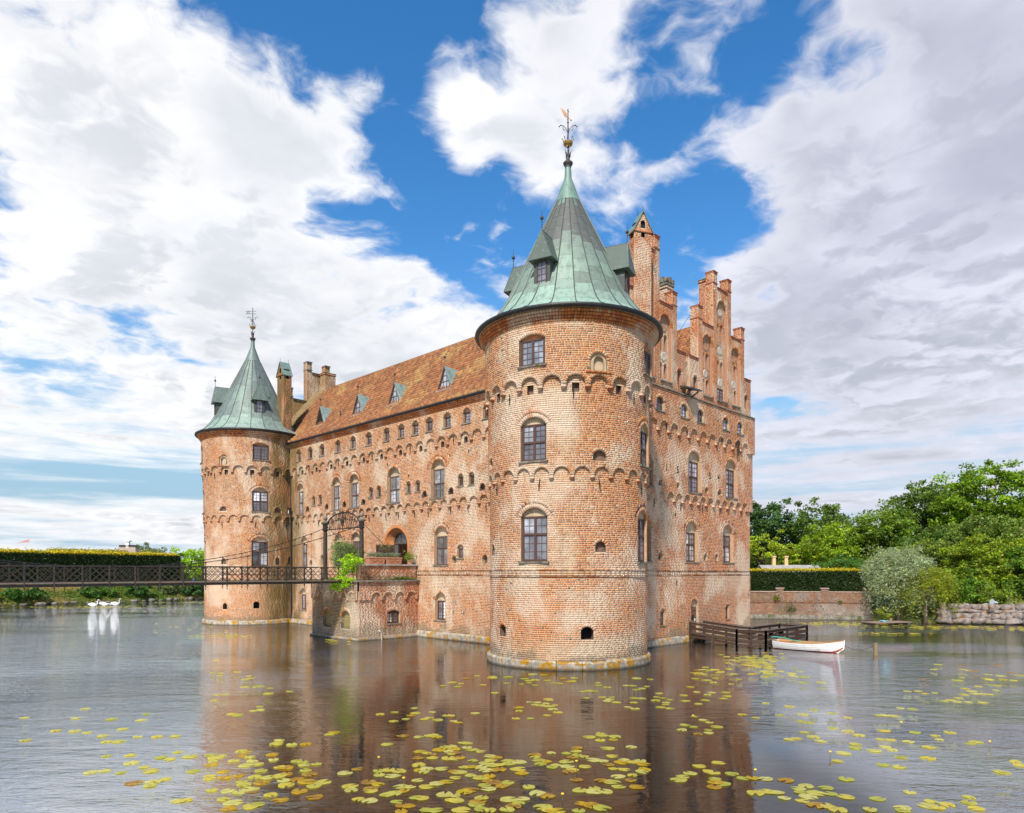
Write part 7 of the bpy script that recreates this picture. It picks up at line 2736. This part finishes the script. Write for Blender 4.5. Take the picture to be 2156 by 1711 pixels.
def thatched_house():
    e = empty('thatched_house', (25.2, 157.0, 2.5))
    tag(e, 'thatched cottage roof with a white chimney peeping over the long hedge', 'house')
    d = Vector((.70, -.71, 0)); n_ = Vector((-.71, -.70, 0))
    W = lambda x, y, z: tuple(d * x + n_ * y + Vector((0, 0, z)))
    m = MB(); m.add([W(-3.2, 3, 0), W(3.2, 3, 0), W(3.2, -3, 0), W(-3.2, -3, 0), W(-3.2, 3, 4.2), W(3.2, 3, 4.2), W(3.2, -3, 4.2), W(-3.2, -3, 4.2)], BOXF); m.build('wall', 'white_paint', e)
    for s in (1, -1):
        r = MB(); r.add([W(-3.8, s * 3.8, 3.6), W(3.8, s * 3.8, 3.6), W(1.7, 0, 8.3), W(-1.9, 0, 8.3), W(-3.8, s * 3.6, 3.3), W(3.8, s * 3.6, 3.3), W(1.7, 0, 7.9), W(-1.9, 0, 7.9)], BOXF); r.build('roof', 'thatch', e)
    for s in (1, -1):
        r = MB(); x = 3.8 * s; xr = 1.7 if s > 0 else -1.9
        r.add([W(x, 3.8, 3.6), W(x, -3.8, 3.6), W(xr, 0, 8.32)], [(0, 1, 2)]); r.build('hip', 'thatch', e)
    c = MB()
    c.add([W(-.5, .35, 7.6), W(.3, .35, 7.6), W(.3, -.35, 7.6), W(-.5, -.35, 7.6), W(-.5, .35, 9.3), W(.3, .35, 9.3), W(.3, -.35, 9.3), W(-.5, -.35, 9.3)], BOXF)
    c.add([W(-.75, .55, 9.3), W(.55, .55, 9.3), W(.55, -.55, 9.3), W(-.75, -.55, 9.3), W(-.75, .55, 9.55), W(.55, .55, 9.55), W(.55, -.55, 9.55), W(-.75, -.55, 9.55)], BOXF)
    c.build('chimney', 'white_paint', e)
    k = MB()
    for i in range(11):
        x = -1.9 + 3.6 * i / 10
        k.bar(W(x, -.5, 8.15), W(x, .5, 8.45), .14); k.bar(W(x, .5, 8.15), W(x, -.5, 8.45), .14)
    k.build('ridge_sticks', 'bark', e)


thatched_house()


def flagpole():
    e = empty('flagpole', (16.57, 215.4, 2.5))
    tag(e, 'thin white flagpole flying a long red and white pennant on the skyline', 'flagpole')
    m = MB(); m.tube([(0, 0, 0), (0, 0, 11.7)], [.09, .05], 8); m.sphere((0, 0, 11.75), .1, 8); m.build('pole', 'white_paint', e)
    d = Vector((-.70, .71, 0))
    def strip(z0a, z0b, z1a, z1b, col, name):
        f = MB()
        n = 14
        for i in range(n + 1):
            t = i / n
            p = d * (3.4 * t) + Vector((.71, .7, 0)) * (.12 * math.sin(t * 9))
            drop = -1.05 * t
            f.v += [(p.x, p.y, z0a + (z0b - z0a) * t + drop), (p.x, p.y, z1a + (z1b - z1a) * t + drop)]; f.c += [(1, 1, 1)] * 2
        f.f = [(2*i, 2*i + 1, 2*i + 3, 2*i + 2) for i in range(n)]
        f.build(name, 'paint', e, color=col)
    strip(11.55, 11.5, 11.28, 11.46, (.52, .05, .05), 'red_band')
    strip(11.28, 11.46, 11.12, 11.42, (.75, .70, .70), 'white_band')
    strip(11.12, 11.42, 10.85, 11.38, (.52, .05, .05), 'red_band')


flagpole()


def bank():
    # stones along the water's edge
    pts = [(-14, 89.2), (-10.5, 89.4), (-4, 92.5), (2, 93.4), (10, 95.0), (18, 96.3), (25, 96.9)]
    e = empty('bank_stones', (2, 93.4, 0))
    tag(e, 'row of grey boulders lining the far bank under the long hedge', 'stones')
    o0 = Vector(e.location)
    protos = [boulder_mesh(.55, .45, .36, 'bank_boulder') for _ in range(5)]
    for (xa, ya), (xb, yb) in zip(pts, pts[1:]):
        L = math.hypot(xb - xa, yb - ya)
        n = int(L / 1.3)
        for i in range(n):
            t = (i + random.random() * .7) / n
            o = link('stone', random.choice(protos), e)
            s = random.choice((.4, .55, .7, .9, 1.2))
            o.scale = (s, s, s * random.uniform(.7, 1))
            o.rotation_euler = (0, 0, random.random() * 6)
            o.location = Vector((xa + (xb - xa) * t, ya + (yb - ya) * t - random.uniform(-.1, .35), random.uniform(-.05, .22))) - o0
    # rough grass on the slope
    g = empty('bank_grass', (2, 95, 0))
    n = 16000
    t = rng.random(n) * (len(pts) - 1)
    i = np.minimum(t.astype(int), len(pts) - 2); f = t - i
    pa = np.array(pts)
    base = pa[i] + (pa[i + 1] - pa[i]) * f[:, None]
    off = rng.random(n) * 6.0
    z = np.interp(off, [0, .4, 2.0, 4.5, 12], [.1, .35, 1.5, 2.35, 2.5]) + .10
    x = base[:, 0] + rng.normal(0, .3, n); y = base[:, 1] + .2 + off
    C = np.stack([x - 2, y - 95, z + .12 * rng.random(n)], axis=-1)
    dry = sstep(fbm(x, y, 4, 77) + .10 * (off > 3.2), .45, .68)[:, None]
    K = leaf_cols(n, (.11, .19, .02), .35, .15) * (1 - dry) + leaf_cols(n, (.40, .33, .14), .25, .1) * dry
    V = leaf_quads(C, .50, None, .14, -.8)
    me = raw_mesh('bank_grass', V, np.arange(len(V)).reshape(-1, 4), 'leaf', np.repeat(K, 4, axis=0))
    bpy.data.objects.remove(g)
    tag(link('bank_grass', me, None, (2, 95, 0)), 'rough green and straw-coloured grass on the far bank slope', 'grass', kind='stuff')
    bushes = [(8.4, 95.6, 1.5, 'dark green rhubarb-leaved bush at the middle of the far bank', (.045, .11, .025)), (16.6, 97.3, 2.0, 'large dark shrub on the far bank by the left tower', (.04, .085, .025)), (13.2, 97.6, 1.2, 'pale grey-green shrub left of the large dark one', (.10, .14, .05)),
              (-8.2, 91.8, 1.1, 'low leafy bush at the far left of the bank', (.05, .12, .02)), (-5.8, 92.9, 1.0, 'second low bush from the left on the far bank', (.045, .105, .02)), (-11.4, 90.8, 1.0, 'yellow-green bush at the left picture edge', (.15, .21, .02)), (1.6, 95.0, 1.2, 'broad low bush left of the swans on the bank', (.05, .115, .02)),
              (4.2, 95.6, .9, 'small bush directly above the swans', (.07, .14, .02)), (20.0, 98.3, 1.4, 'green shrub half hidden by the left tower', (.07, .13, .025)), (-3.2, 98.0, .8, 'small bush under the long hedge', (.06, .11, .02))]
    for i, (x, y, s, lab, col) in enumerate(bushes):
        tree('bank_shrub', (x, y, .9), lab, [(0, 0, .55 * s, 1.15 * s, .95 * s, .75 * s)], col, .5, .05, int(34 * s), 44, .38, .26, 'shrubs along the far bank', .12, 'shrub', 60 + i, asp=.7)


bank()


# ------------------------------------------------------------------ swans, visitor on the bank
def swan(loc, yaw, label, head_down=False):
    e = empty('swan', loc)
    tag(e, label, 'swan', 'swans by the far bank')
    e.rotation_euler = (0, 0, yaw)
    # continuous body: body + neck + head as one swept skin; +x is forward
    m = MB()
    if head_down:
        path = [(-.62, 0, .30), (-.45, 0, .24), (-.2, 0, .19), (.1, 0, .17), (.32, 0, .18), (.44, 0, .22), (.56, 0, .24), (.70, 0, .20), (.80, 0, .16), (.88, 0, .14)]
        rad = [.02, .10, .20, .23, .17, .08, .055, .05, .06, .035]
    else:
        path = [(-.68, 0, .34), (-.5, 0, .26), (-.22, 0, .22), (.08, 0, .20), (.30, 0, .21), (.42, 0, .28), (.46, 0, .42), (.44, 0, .60), (.44, 0, .78), (.48, 0, .88), (.57, 0, .90), (.65, 0, .87)]
        rad = [.02, .12, .23, .26, .20, .10, .062, .052, .05, .065, .06, .03]
    n = 12
    for (x, y, z), r in zip(path, rad):
        for k in range(n):
            t = 2 * PI * k / n
            horizontal = x < .38
            if horizontal:
                m.v.append((x, y + r * 1.05 * math.cos(t), z + r * .9 * math.sin(t)))
            else:
                m.v.append((x + (r * math.sin(t) * (.9 if z > .3 and z < .85 else .2)), y + r * math.cos(t), z + r * math.sin(t) * (.25 if .3 < z < .85 else .9)))
            m.c.append((1, 1, 1))
    for i in range(len(path) - 1):
        for k in range(n):
            m.f.append((i*n + k, i*n + (k+1) % n, (i+1)*n + (k+1) % n, (i+1)*n + k))
    m.build('body', 'white_paint', e, smooth=True)
    for s in (-1, 1):
        w = MB()
        w.sphere((-.18, s * .15, .33), .3, 10, (1.45, .42, .62)); w.build('wing', 'white_paint', e, smooth=True)
    b = MB(); hx, hz = path[-1][0], path[-1][2]
    b.tube([(hx - .02, 0, hz), (hx + .12, 0, hz - .05)], [.028, .012], 6); b.build('beak', 'paint', e, color=(.60, .22, .03))


swan((-1.4, 81.2, 0), R_(-20), 'swan on the left, upright neck facing right')
swan((.35, 83.0, 0), R_(-30), 'middle swan with its head lowered to the water', True)
swan((1.6, 82.4, 0), R_(-35), 'swan on the right, tall straight neck')


def visitor():
    e = empty('person', (19.2, 101.8, 2.75))
    tag(e, 'person in blue jacket and pale trousers sitting on the far bank behind the footbridge', 'person')
    e.rotation_euler = (0, 0, R_(-120))
    me = bpy.data.meshes.new('body')
    J = {'pel': (0, 0, .12, .15), 'spine': (-.03, 0, .36, .15), 'chest': (.02, 0, .56, .16), 'neck': (.05, 0, .72, .06), 'head': (.08, 0, .86, .105), 'crown': (.07, 0, .95, .085),
         'shl': (0, .2, .62, .07), 'ell': (.12, .27, .38, .055), 'wrl': (.36, .16, .36, .04), 'hdl': (.44, .12, .37, .035),
         'shr': (0, -.2, .62, .07), 'elr': (.12, -.27, .38, .055), 'wrr': (.36, -.16, .36, .04), 'hdr': (.44, -.12, .37, .035),
         'hpl': (.04, .1, .10, .10), 'knl': (.44, .13, .34, .075), 'anl': (.62, .12, .0, .05), 'tol': (.78, .13, -.04, .04),
         'hpr': (.04, -.1, .10, .10), 'knr': (.44, -.13, .34, .075), 'anr': (.62, -.12, .0, .05), 'tor': (.78, -.13, -.04, .04)}
    E_ = [('pel', 'spine'), ('spine', 'chest'), ('chest', 'neck'), ('neck', 'head'), ('head', 'crown'), ('chest', 'shl'), ('shl', 'ell'), ('ell', 'wrl'), ('wrl', 'hdl'), ('chest', 'shr'), ('shr', 'elr'), ('elr', 'wrr'), ('wrr', 'hdr'),
          ('pel', 'hpl'), ('hpl', 'knl'), ('knl', 'anl'), ('anl', 'tol'), ('pel', 'hpr'), ('hpr', 'knr'), ('knr', 'anr'), ('anr', 'tor')]
    names = list(J)
    me.from_pydata([J[k][:3] for k in names], [(names.index(a), names.index(b)) for a, b in E_], [])
    o = link('body', me, e)
    sk = o.modifiers.new('skin', 'SKIN')
    for i, k in enumerate(names):
        r = J[k][3]
        me.skin_vertices[0].data[i].radius = (r, r)
    me.skin_vertices[0].data[0].use_root = True
    o.modifiers.new('sub', 'SUBSURF').levels = 1
    dg = bpy.context.evaluated_depsgraph_get()
    m2 = bpy.data.meshes.new_from_object(o.evaluated_get(dg))
    bpy.data.objects.remove(o)
    V = np.zeros(len(m2.vertices) * 3, np.float32); m2.vertices.foreach_get('co', V); V = V.reshape(-1, 3)
    C = np.tile(np.array((.02, .22, .40)), (len(V), 1))
    C[V[:, 2] > .74] = (.50, .30, .22)
    leg = (V[:, 0] > .12) & (V[:, 2] < .45) & (abs(V[:, 1]) < .22) & ~((V[:, 2] > .30) & (V[:, 0] < .40) & (abs(V[:, 1]) > .17))
    C[leg] = (.60, .58, .54)
    C[(V[:, 0] > .66)] = (.06, .05, .05)
    c4 = np.ones((len(V), 4), np.float32); c4[:, :3] = C
    m2.color_attributes.new('Col', 'FLOAT_COLOR', 'POINT').data.foreach_set('color', c4.ravel())
    m2.materials.clear(); m2.materials.append(M['attr_rough'])
    link('body', m2, e)
    h = MB(); h.sphere((.06, 0, .92), .12, 12, (1, .95, .85)); h.build('hair', 'bark', e, smooth=True)
    b = empty('backpack', (20.1, 100.95, 2.72))
    tag(b, 'bright blue rucksack lying on the bank beside the seated person', 'bag')
    m = MB(); m.sphere((0, 0, .26), .28, 12, (.8, 1, 1.05)); m.build('sack', 'paint', b, color=(.01, .33, .50), smooth=True)
    m = MB(); m.sphere((-.2, 0, .2), .15, 10, (.7, 1.1, .9)); m.build('pocket', 'paint', b, color=(.01, .28, .43), smooth=True)


visitor()

# ------------------------------------------------------------------ water lilies
PADS = "-18.05,-14.91o -18.91,-13.98 -17.73,-15.21 -19.30,-13.58 -18.65,-14.18 -18.10,-14.73 -18.99,-13.81 -19.65,-13.23 -20.16,-12.82o -19.77,-13.10 -18.06,-14.58 -18.44,-14.13o -17.29,-15.42 -18.87,-13.54 -17.32,-15.19o -19.87,-12.66o -18.23,-14.08 -19.95,-12.54o -17.38,-14.98o -18.73,-13.44o -18.99,-13.07 -18.20,-13.78 -19.05,-12.98 -19.89,-12.30 -17.98,-13.96 -18.52,-13.31 -19.40,-12.46 -20.23,-11.86 -17.50,-14.20o -19.46,-12.36 -18.81,-12.81 -20.34,-11.61 -18.92,-12.62 -17.52,-13.93 -18.52,-12.78o -22.05,-10.48 -22.41,-10.30o -19.75,-11.78 -19.61,-11.83 -21.92,-10.47 -16.60,-14.67 -18.33,-12.78o -16.42,-14.86 -16.74,-14.42 -18.03,-13.00 -20.89,-10.87o -21.47,-10.54o -19.37,-11.83o -14.18,-18.74 -17.34,-13.51 -16.41,-14.56 -19.86,-11.34 -22.20,-10.03 -17.68,-13.05o -14.21,-18.32o -18.85,-11.94 -14.09,-18.48 -17.91,-12.74 -19.12,-11.71 -20.12,-11.00 -19.77,-11.21o -15.96,-14.86 -19.24,-11.55 -15.71,-15.15o -13.72,-19.17 -14.11,-18.03 -17.44,-12.97 -21.45,-10.10 -14.21,-17.70 -18.55,-11.93 -17.62,-12.74o -22.26,-9.68 -20.93,-10.30o -18.34,-11.99o -14.33,-17.14 -19.99,-10.74 -17.64,-12.56o -19.49,-11.06o -13.34,-19.63 -15.80,-14.56 -13.78,-18.01 -16.21,-13.90o -15.87,-14.32o -22.80,-9.20 -18.71,-11.45 -22.94,-9.13 -14.53,-16.32o -14.05,-17.27 -20.53,-10.20 -13.96,-17.43 -19.54,-10.77o -21.61,-9.61o -13.16,-19.58 -17.60,-12.29 -15.41,-14.78o -21.84,-9.46 -17.99,-11.89 -17.37,-12.33o -13.61,-17.79 -21.58,-9.44 -17.63,-11.98 -20.25,-10.08 -14.22,-16.34 -13.25,-18.56 -13.44,-18.04 -20.91,-9.69 -21.96,-9.20 -14.64,-15.52 -15.37,-14.41 -14.22,-16.18o -13.26,-18.25 -20.48,-9.81o -18.91,-10.78 -12.67,-20.07 -16.68,-12.70o -12.70,-19.91 -12.93,-19.06 -13.39,-17.65 -22.18,-8.92 -15.06,-14.58 -17.65,-11.62 -19.07,-10.50 -15.86,-13.38o -14.01,-16.04 -17.71,-11.47o -14.34,-15.44 -18.22,-11.04 -20.56,-9.51o -21.21,-9.18o -17.13,-11.96 -21.53,-9.02 -16.98,-12.07o -20.78,-9.36 -16.84,-12.13o -12.35,-20.16 -15.68,-13.35 -13.10,-17.69 -16.52,-12.41 -12.36,-19.88 -12.20,-20.61 -12.92,-18.04 -18.20,-10.85o -18.57,-10.56 -14.68,-14.58 -17.76,-11.12 -13.52,-16.47 -21.48,-8.79 -18.02,-10.88 -19.54,-9.82 -18.90,-10.23 -14.81,-14.18 -17.02,-11.66 -18.69,-10.32 -14.00,-15.42 -15.84,-12.86 -17.30,-11.39 -13.34,-16.61o -14.93,-13.96 -17.14,-11.51o -20.16,-9.35o -13.20,-16.84 -14.48,-14.51o -13.00,-17.21o -20.93,-8.89 -15.27,-13.39 -15.54,-13.07 -20.68,-8.96 -16.71,-11.76 -13.59,-15.79 -16.56,-11.85 -11.89,-20.43 -15.65,-12.81 -13.38,-16.13 -19.16,-9.75o -21.12,-8.65 -20.51,-8.93o -15.84,-12.48 -13.57,-15.63 -16.35,-11.93 -17.94,-10.49 -11.99,-19.39 -16.70,-11.51 -14.74,-13.68o -20.06,-8.99 -21.60,-8.21o -16.06,-11.99 -21.89,-8.07 -21.33,-8.30o -22.98,-7.64 -16.20,-11.76 -15.56,-12.43o -15.24,-12.79 -14.11,-14.23o -11.51,-20.35 -16.45,-11.41 -16.77,-11.11 -14.36,-13.78o -15.62,-12.21 -13.33,-15.29 -21.81,-7.87 -14.57,-13.37 -14.12,-13.97 -14.66,-13.17 -20.79,-8.26 -11.97,-18.12 -17.00,-10.71 -22.84,-7.42 -13.95,-14.03 -20.26,-8.45o -17.06,-10.53 -23.17,-7.20o -16.15,-11.32o -22.57,-7.38 -14.12,-13.67 -16.82,-10.70o -20.34,-8.30 -15.47,-11.97 -19.85,-8.55 -19.61,-8.68 -17.31,-10.23 -21.45,-7.75o -14.82,-12.63o -17.57,-9.97o -16.20,-11.11 -14.59,-12.82 -12.74,-15.45 -15.32,-11.82o -14.60,-12.58 -14.05,-13.28 -19.76,-8.30 -21.91,-7.23 -16.72,-10.26 -17.09,-9.96o -14.65,-12.29 -14.90,-12.00 -20.85,-7.58 -19.81,-8.09 -20.59,-7.69 -16.58,-10.25o -17.14,-9.77 -16.05,-10.61 -16.63,-10.03 -14.32,-12.32 -17.16,-9.54o -16.10,-10.34 -20.14,-7.57 -20.58,-7.35 -21.40,-6.96o -16.70,-9.73o -22.60,-6.47 -16.36,-9.92o -16.04,-10.06 -20.87,-6.98 -14.03,-12.13o -23.13,-6.13 -13.51,-12.73 -16.40,-9.62 -21.26,-6.69 -16.24,-9.70 -20.44,-6.95 -12.97,-13.08 -22.58,-6.04 -19.93,-7.10o -20.54,-6.69o -23.33,-5.69 -23.60,-5.62 -10.56,-17.45 -21.08,-6.40 -15.74,-9.72 -10.09,-18.66 -15.77,-9.59 -10.15,-18.33 -17.31,-8.30 -20.89,-6.31 -21.91,-5.74 -20.29,-6.39o -21.06,-6.05 -22.69,-5.45 -21.46,-5.81 -12.97,-12.07 -20.34,-6.22 -12.65,-12.27o -22.01,-5.37 -18.81,-6.74o -19.10,-6.50 -12.87,-11.61 -15.84,-8.58o -8.91,-20.47 -16.21,-8.24 -9.70,-17.26 -12.32,-12.09 -15.88,-8.35 -21.53,-5.19 -19.34,-6.12 -12.45,-11.75 -16.43,-7.81o -15.72,-8.33 -9.09,-18.42 -22.48,-4.63 -12.31,-11.56 -8.70,-18.92 -19.10,-5.81 -22.93,-4.32 -8.88,-17.74 -8.96,-17.32 -17.79,-6.17 -10.41,-13.57o -8.46,-18.05 -7.89,-20.65 -9.22,-15.69 -17.56,-6.07o -10.09,-13.73 -8.80,-16.37 -8.51,-17.17 -8.99,-15.80 -8.25,-17.80 -7.58,-20.51 -10.27,-12.97 -9.78,-13.53 -8.47,-16.05 -7.47,-18.63 -14.19,-7.61o -9.70,-13.01 -14.18,-7.36 -9.21,-13.50 -9.64,-12.70 -7.46,-17.46 -8.07,-15.63 -20.94,-3.29 -22.24,-2.86 -7.32,-17.69 -7.18,-18.08 -14.42,-6.87 -15.48,-6.05 -22.48,-2.67 -21.31,-3.01 -12.55,-8.45 -12.23,-8.77 -7.39,-16.88 -14.65,-6.50 -15.02,-6.06 -14.43,-6.46 -21.69,-2.63 -8.82,-13.05 -7.09,-16.47 -6.27,-19.31 -11.51,-8.83 -13.71,-6.67 -6.37,-18.62 -8.63,-12.75 -13.77,-6.55 -14.58,-5.72o -6.96,-16.02 -5.94,-19.39 -22.34,-1.82 -12.90,-6.93 -6.27,-17.19 -10.89,-8.75 -5.92,-18.41 -15.17,-4.88 -14.24,-5.54 -8.33,-12.27 -13.79,-5.82 -5.90,-17.90 -11.64,-7.70 -6.68,-15.21 -14.66,-4.94 -23.99,-0.93 -6.69,-14.97 -7.15,-13.74 -22.54,-1.07 -21.70,-1.29 -10.63,-8.30 -5.18,-18.60 -11.23,-7.27o -6.99,-13.20 -13.77,-4.83 -22.74,-0.60 -8.62,-10.19 -10.34,-7.86 -6.25,-14.12 -10.42,-7.58 -8.56,-9.85 -7.76,-11.01 -18.44,-1.73 -10.06,-7.87 -23.12,-0.18 -10.47,-7.33 -7.80,-10.66 -18.53,-1.41 -5.62,-14.59 -10.05,-7.47 -5.12,-15.80 -20.89,-0.35 -10.12,-7.11 -17.80,-1.42 -10.25,-6.86 -17.57,-1.44 -7.25,-10.50 -8.13,-9.08 -7.73,-9.53 -4.75,-15.17 -9.47,-7.13 -8.15,-8.68 -21.49,0.45 -6.91,-10.32 -6.34,-11.25 -9.37,-6.96 -4.02,-16.38 -17.30,-0.86 -3.81,-16.76 -4.57,-14.53 -3.86,-16.54 -7.82,-8.54 -6.85,-9.86 -20.45,0.54 -8.20,-7.79 -6.17,-10.64 -4.58,-13.73 -6.36,-10.14 -6.87,-9.27 -7.67,-8.10 -6.99,-9.01 -7.45,-8.37 -22.26,1.41 -5.53,-11.07 -4.60,-12.88 -6.25,-9.77 -6.22,-9.48 -4.79,-11.37 -9.78,-4.61 -5.21,-10.01 -23.36,2.64 -2.24,-16.49 -5.53,-9.14 -7.21,-6.80 -2.11,-16.82 -4.26,-11.25 -6.86,-7.15 -4.49,-10.59 -6.91,-6.90 -17.95,1.40 -21.60,2.92 -4.25,-9.99 -3.94,-10.46 -5.40,-8.02 -3.54,-10.81 -15.93,1.34 -5.03,-8.03 -9.86,-2.56 -5.75,-6.88 -15.12,1.23 -7.41,-4.49 -17.12,2.33 -10.11,-1.93 -17.37,2.47 -8.84,-2.94 -5.63,-6.35 -4.47,-7.90 -7.63,-3.93 -4.87,-7.16 -4.73,-7.37 -6.39,-4.96 -3.34,-9.21 -9.26,-2.06 -7.85,-3.31 -6.47,-4.71 -7.10,-3.89 -5.17,-5.96 -9.32,-1.59 -15.32,2.47 0.32,-17.20 0.46,-17.57 0.67,-17.86 -6.73,-3.50 0.66,-17.33 0.92,-18.25 -15.56,3.12 -15.89,3.45 -15.36,3.22 -1.54,-10.01 -6.47,-3.02 1.30,-17.44 -1.67,-9.29 1.50,-16.30 1.62,-15.66 1.95,-16.51 1.92,-15.97 -1.24,-8.18 2.32,-17.38 -0.11,-9.64 -0.52,-8.77 2.82,-17.64 2.95,-17.87 3.00,-18.06 -15.02,5.33 3.36,-17.42 -14.66,5.53 3.92,-17.10 -14.49,6.15 4.32,-18.03 -15.33,7.21 4.87,-17.34 -15.01,7.87 5.65,-17.85 -14.29,7.76 -15.16,8.33 -13.25,12.63"


def pad_geo(r, seed):
    rd = random.Random(seed)
    n = 13
    notch = rd.uniform(.22, .38)
    V = [(0, 0, .012)]
    for ring, (k, z) in enumerate(((.6, .014), (1.0, .010))):
        for i in range(n):
            t = notch + (2 * PI - 2 * notch) * i / (n - 1)
            rr = r * k * (1 + .06 * math.sin(3 * t + seed) + rd.uniform(-.02, .02))
            V.append((rr * math.cos(t) * 1.12, rr * math.sin(t), z + rd.uniform(-.003, .006)))
    F = []
    for i in range(n - 1):
        F.append((0, 1 + i, 2 + i))
        F.append((1 + i, 1 + n + i, 2 + n + i, 2 + i))
    return V, F


def lilies():
    items = PADS.split()
    geos = [pad_geo(1, s) for s in range(12)]
    green = [(.62, .58, .15), (.58, .55, .11), (.66, .62, .20), (.50, .50, .08), (.62, .56, .10), (.66, .56, .09)]
    gold = [(.62, .43, .02), (.58, .36, .02), (.44, .25, .03), (.60, .48, .03), (.36, .20, .05)]
    SV, SF, SCol = [], [], []
    for i, it in enumerate(items):
        o_ = it.endswith('o')
        x, y = map(float, it.rstrip('o').split(','))
        r = random.uniform(.115, .18)
        a = random.random() * 6.28
        V, F = geos[i % 12]
        ca, sa = math.cos(a), math.sin(a)
        tl = random.uniform(-.02, .02)
        VV = [(r * (vx * ca - vy * sa), r * (vx * sa + vy * ca), vz + tl * vx * .2 + .001 * (i % 5)) for vx, vy, vz in V]
        base = random.choice(gold if o_ else green)
        col = []
        for k, v in enumerate(VV):
            c = np.array(base) * random.uniform(.85, 1.1)
            if o_ and random.random() < .35: c = np.array(random.choice(gold))
            elif not o_ and random.random() < .06: c = np.array((.42, .33, .05))
            col.append(c)
        if i < 300:
            me = raw_mesh('lily_pad', VV, F, 'lily', np.array(col), smooth=False)
            o = link('lily_pad', me, None, (x, y, 0.002))
            cu = (x + 28.158) * .70348 - (y + 23.722) * .71070
            cz = (x + 28.158) * .71070 + (y + 23.722) * .70348
            zone = 'pale water left of the castle reflection' if cu / cz < -.443 else 'bluish water right of the castle reflection' if cu / cz > .335 else 'brown reflection of the castle'
            hue = 'yellowing' if o_ else 'green'
            tag(o, f'floating {hue} lily pad on the {zone}', 'lily pad', f'{hue} lily pads on the {zone}')
        else:
            b = len(SV)
            SV += [(v[0] + x, v[1] + y, v[2] + .002) for v in VV]; SF += [tuple(q + b for q in f) for f in F]; SCol += col
    # thin drifts farther out: (camera-right, depth, spread right, spread depth, count)
    er, el = (.70348, .71070), (-.71070, .70348)
    cx0, cy0 = -28.158, -23.722
    drifts = [(-20, 50.5, 2.2, 1.2, 22), (-11.5, 47, 2.0, 1.0, 12), (12.2, 33.5, 1.3, 3.2, 55), (13.5, 37.5, 1.5, 2.2, 35), (9.5, 32, 2.0, 1.6, 18), (30, 62, 4.5, 1.8, 80), (36, 58.5, 4.0, 1.4, 60), (41, 57, 3.0, 1.2, 45), (29, 52, 4, .8, 20),
              (-56, 92, 9, 3.5, 150), (-48, 106, 5, 3, 60), (-40, 84, 12, 5, 26), (-27, 60, 5, 6, 16), (2, 30, 4.5, 1.2, 16), (22, 31, 3, 3, 26)]
    for u, v, su, sv, n in drifts:
        for k in range(n):
            cu, cz = random.gauss(u, su * .6), random.gauss(v, sv * .6)
            x, y = cx0 + cu * er[0] + cz * er[1], cy0 + cu * el[0] + cz * el[1]
            if (x > 2.2 and y > -.2 and x < 21.6 and y < 36.5) or math.hypot(x, y) < 4.5 or math.hypot(x - .7, y - 38.5) < 4.5 or (-2.8 < x < 2.6 and 15.6 < y < 22.4):
                continue
            V, F = geos[random.randrange(12)]
            r = random.uniform(.13, .22); a = random.random() * 6.28
            ca, sa = math.cos(a), math.sin(a)
            b = len(SV)
            SV += [(x + r * (vx * ca - vy * sa), y + r * (vx * sa + vy * ca), vz + .003) for vx, vy, vz in V]
            SF += [tuple(q + b for q in f) for f in F]
            bc = np.array(random.choice(green if random.random() < .8 else gold)) * random.uniform(.8, 1.1)
            SCol += [bc] * len(V)
    me = raw_mesh('lily_drift', SV, SF, 'lily', np.array(SCol))
    tag(link('lily_drift', me), 'scattered drifts of distant lily pads across the moat', 'lily pads', kind='stuff')


lilies()


def lily_flowers():
    spots = [(-16.1, -18.6), (-15.6, -13.4), (-13.2, -16.6), (-10.4, -17.2), (-9.0, -12.6), (-17.5, -14.6), (-18.6, -9.8), (-19.2, -11.6), (-6.5, -19.8), (-9.6, -21.6), (-5.4, -17.4), (-13.0, -20.9)]
    words = ['by the bottom edge of the picture', 'near the lower centre', 'in the thick of the pads', 'right of centre', 'toward the right cluster', 'left of centre', 'at the left edge of the castle reflection', 'on the pale left-hand water', 'on the bluish right-hand water', 'near the bottom right', 'among pale pads on the right', 'alone low on the right']
    for (x, y), w in zip(spots, words):
        e = empty('water_lily_flower', (x, y, 0))
        tag(e, 'tiny yellow water-lily bud on a stalk ' + w, 'flower', 'yellow water-lily buds')
        h = random.uniform(.10, .2)
        m = MB(); m.tube([(0, 0, -.05), (.01, .005, h * .6), (0, 0, h)], .006, 5); m.build('stalk', 'paint', e, color=(.12, .13, .03))
        m = MB(); m.sphere((0, 0, h + .02), .026, 8, (1, 1, .85)); m.build('bud', 'paint', e, color=(.80, .52, .01))
        for k in range(5):
            t = 2 * PI * k / 5
            q = MB(); q.sphere((.016 * math.cos(t), .016 * math.sin(t), h + .03), .018, 6, (1, 1, .8)); q.build('petal', 'paint', e, color=(.82, .55, .02))


lily_flowers()
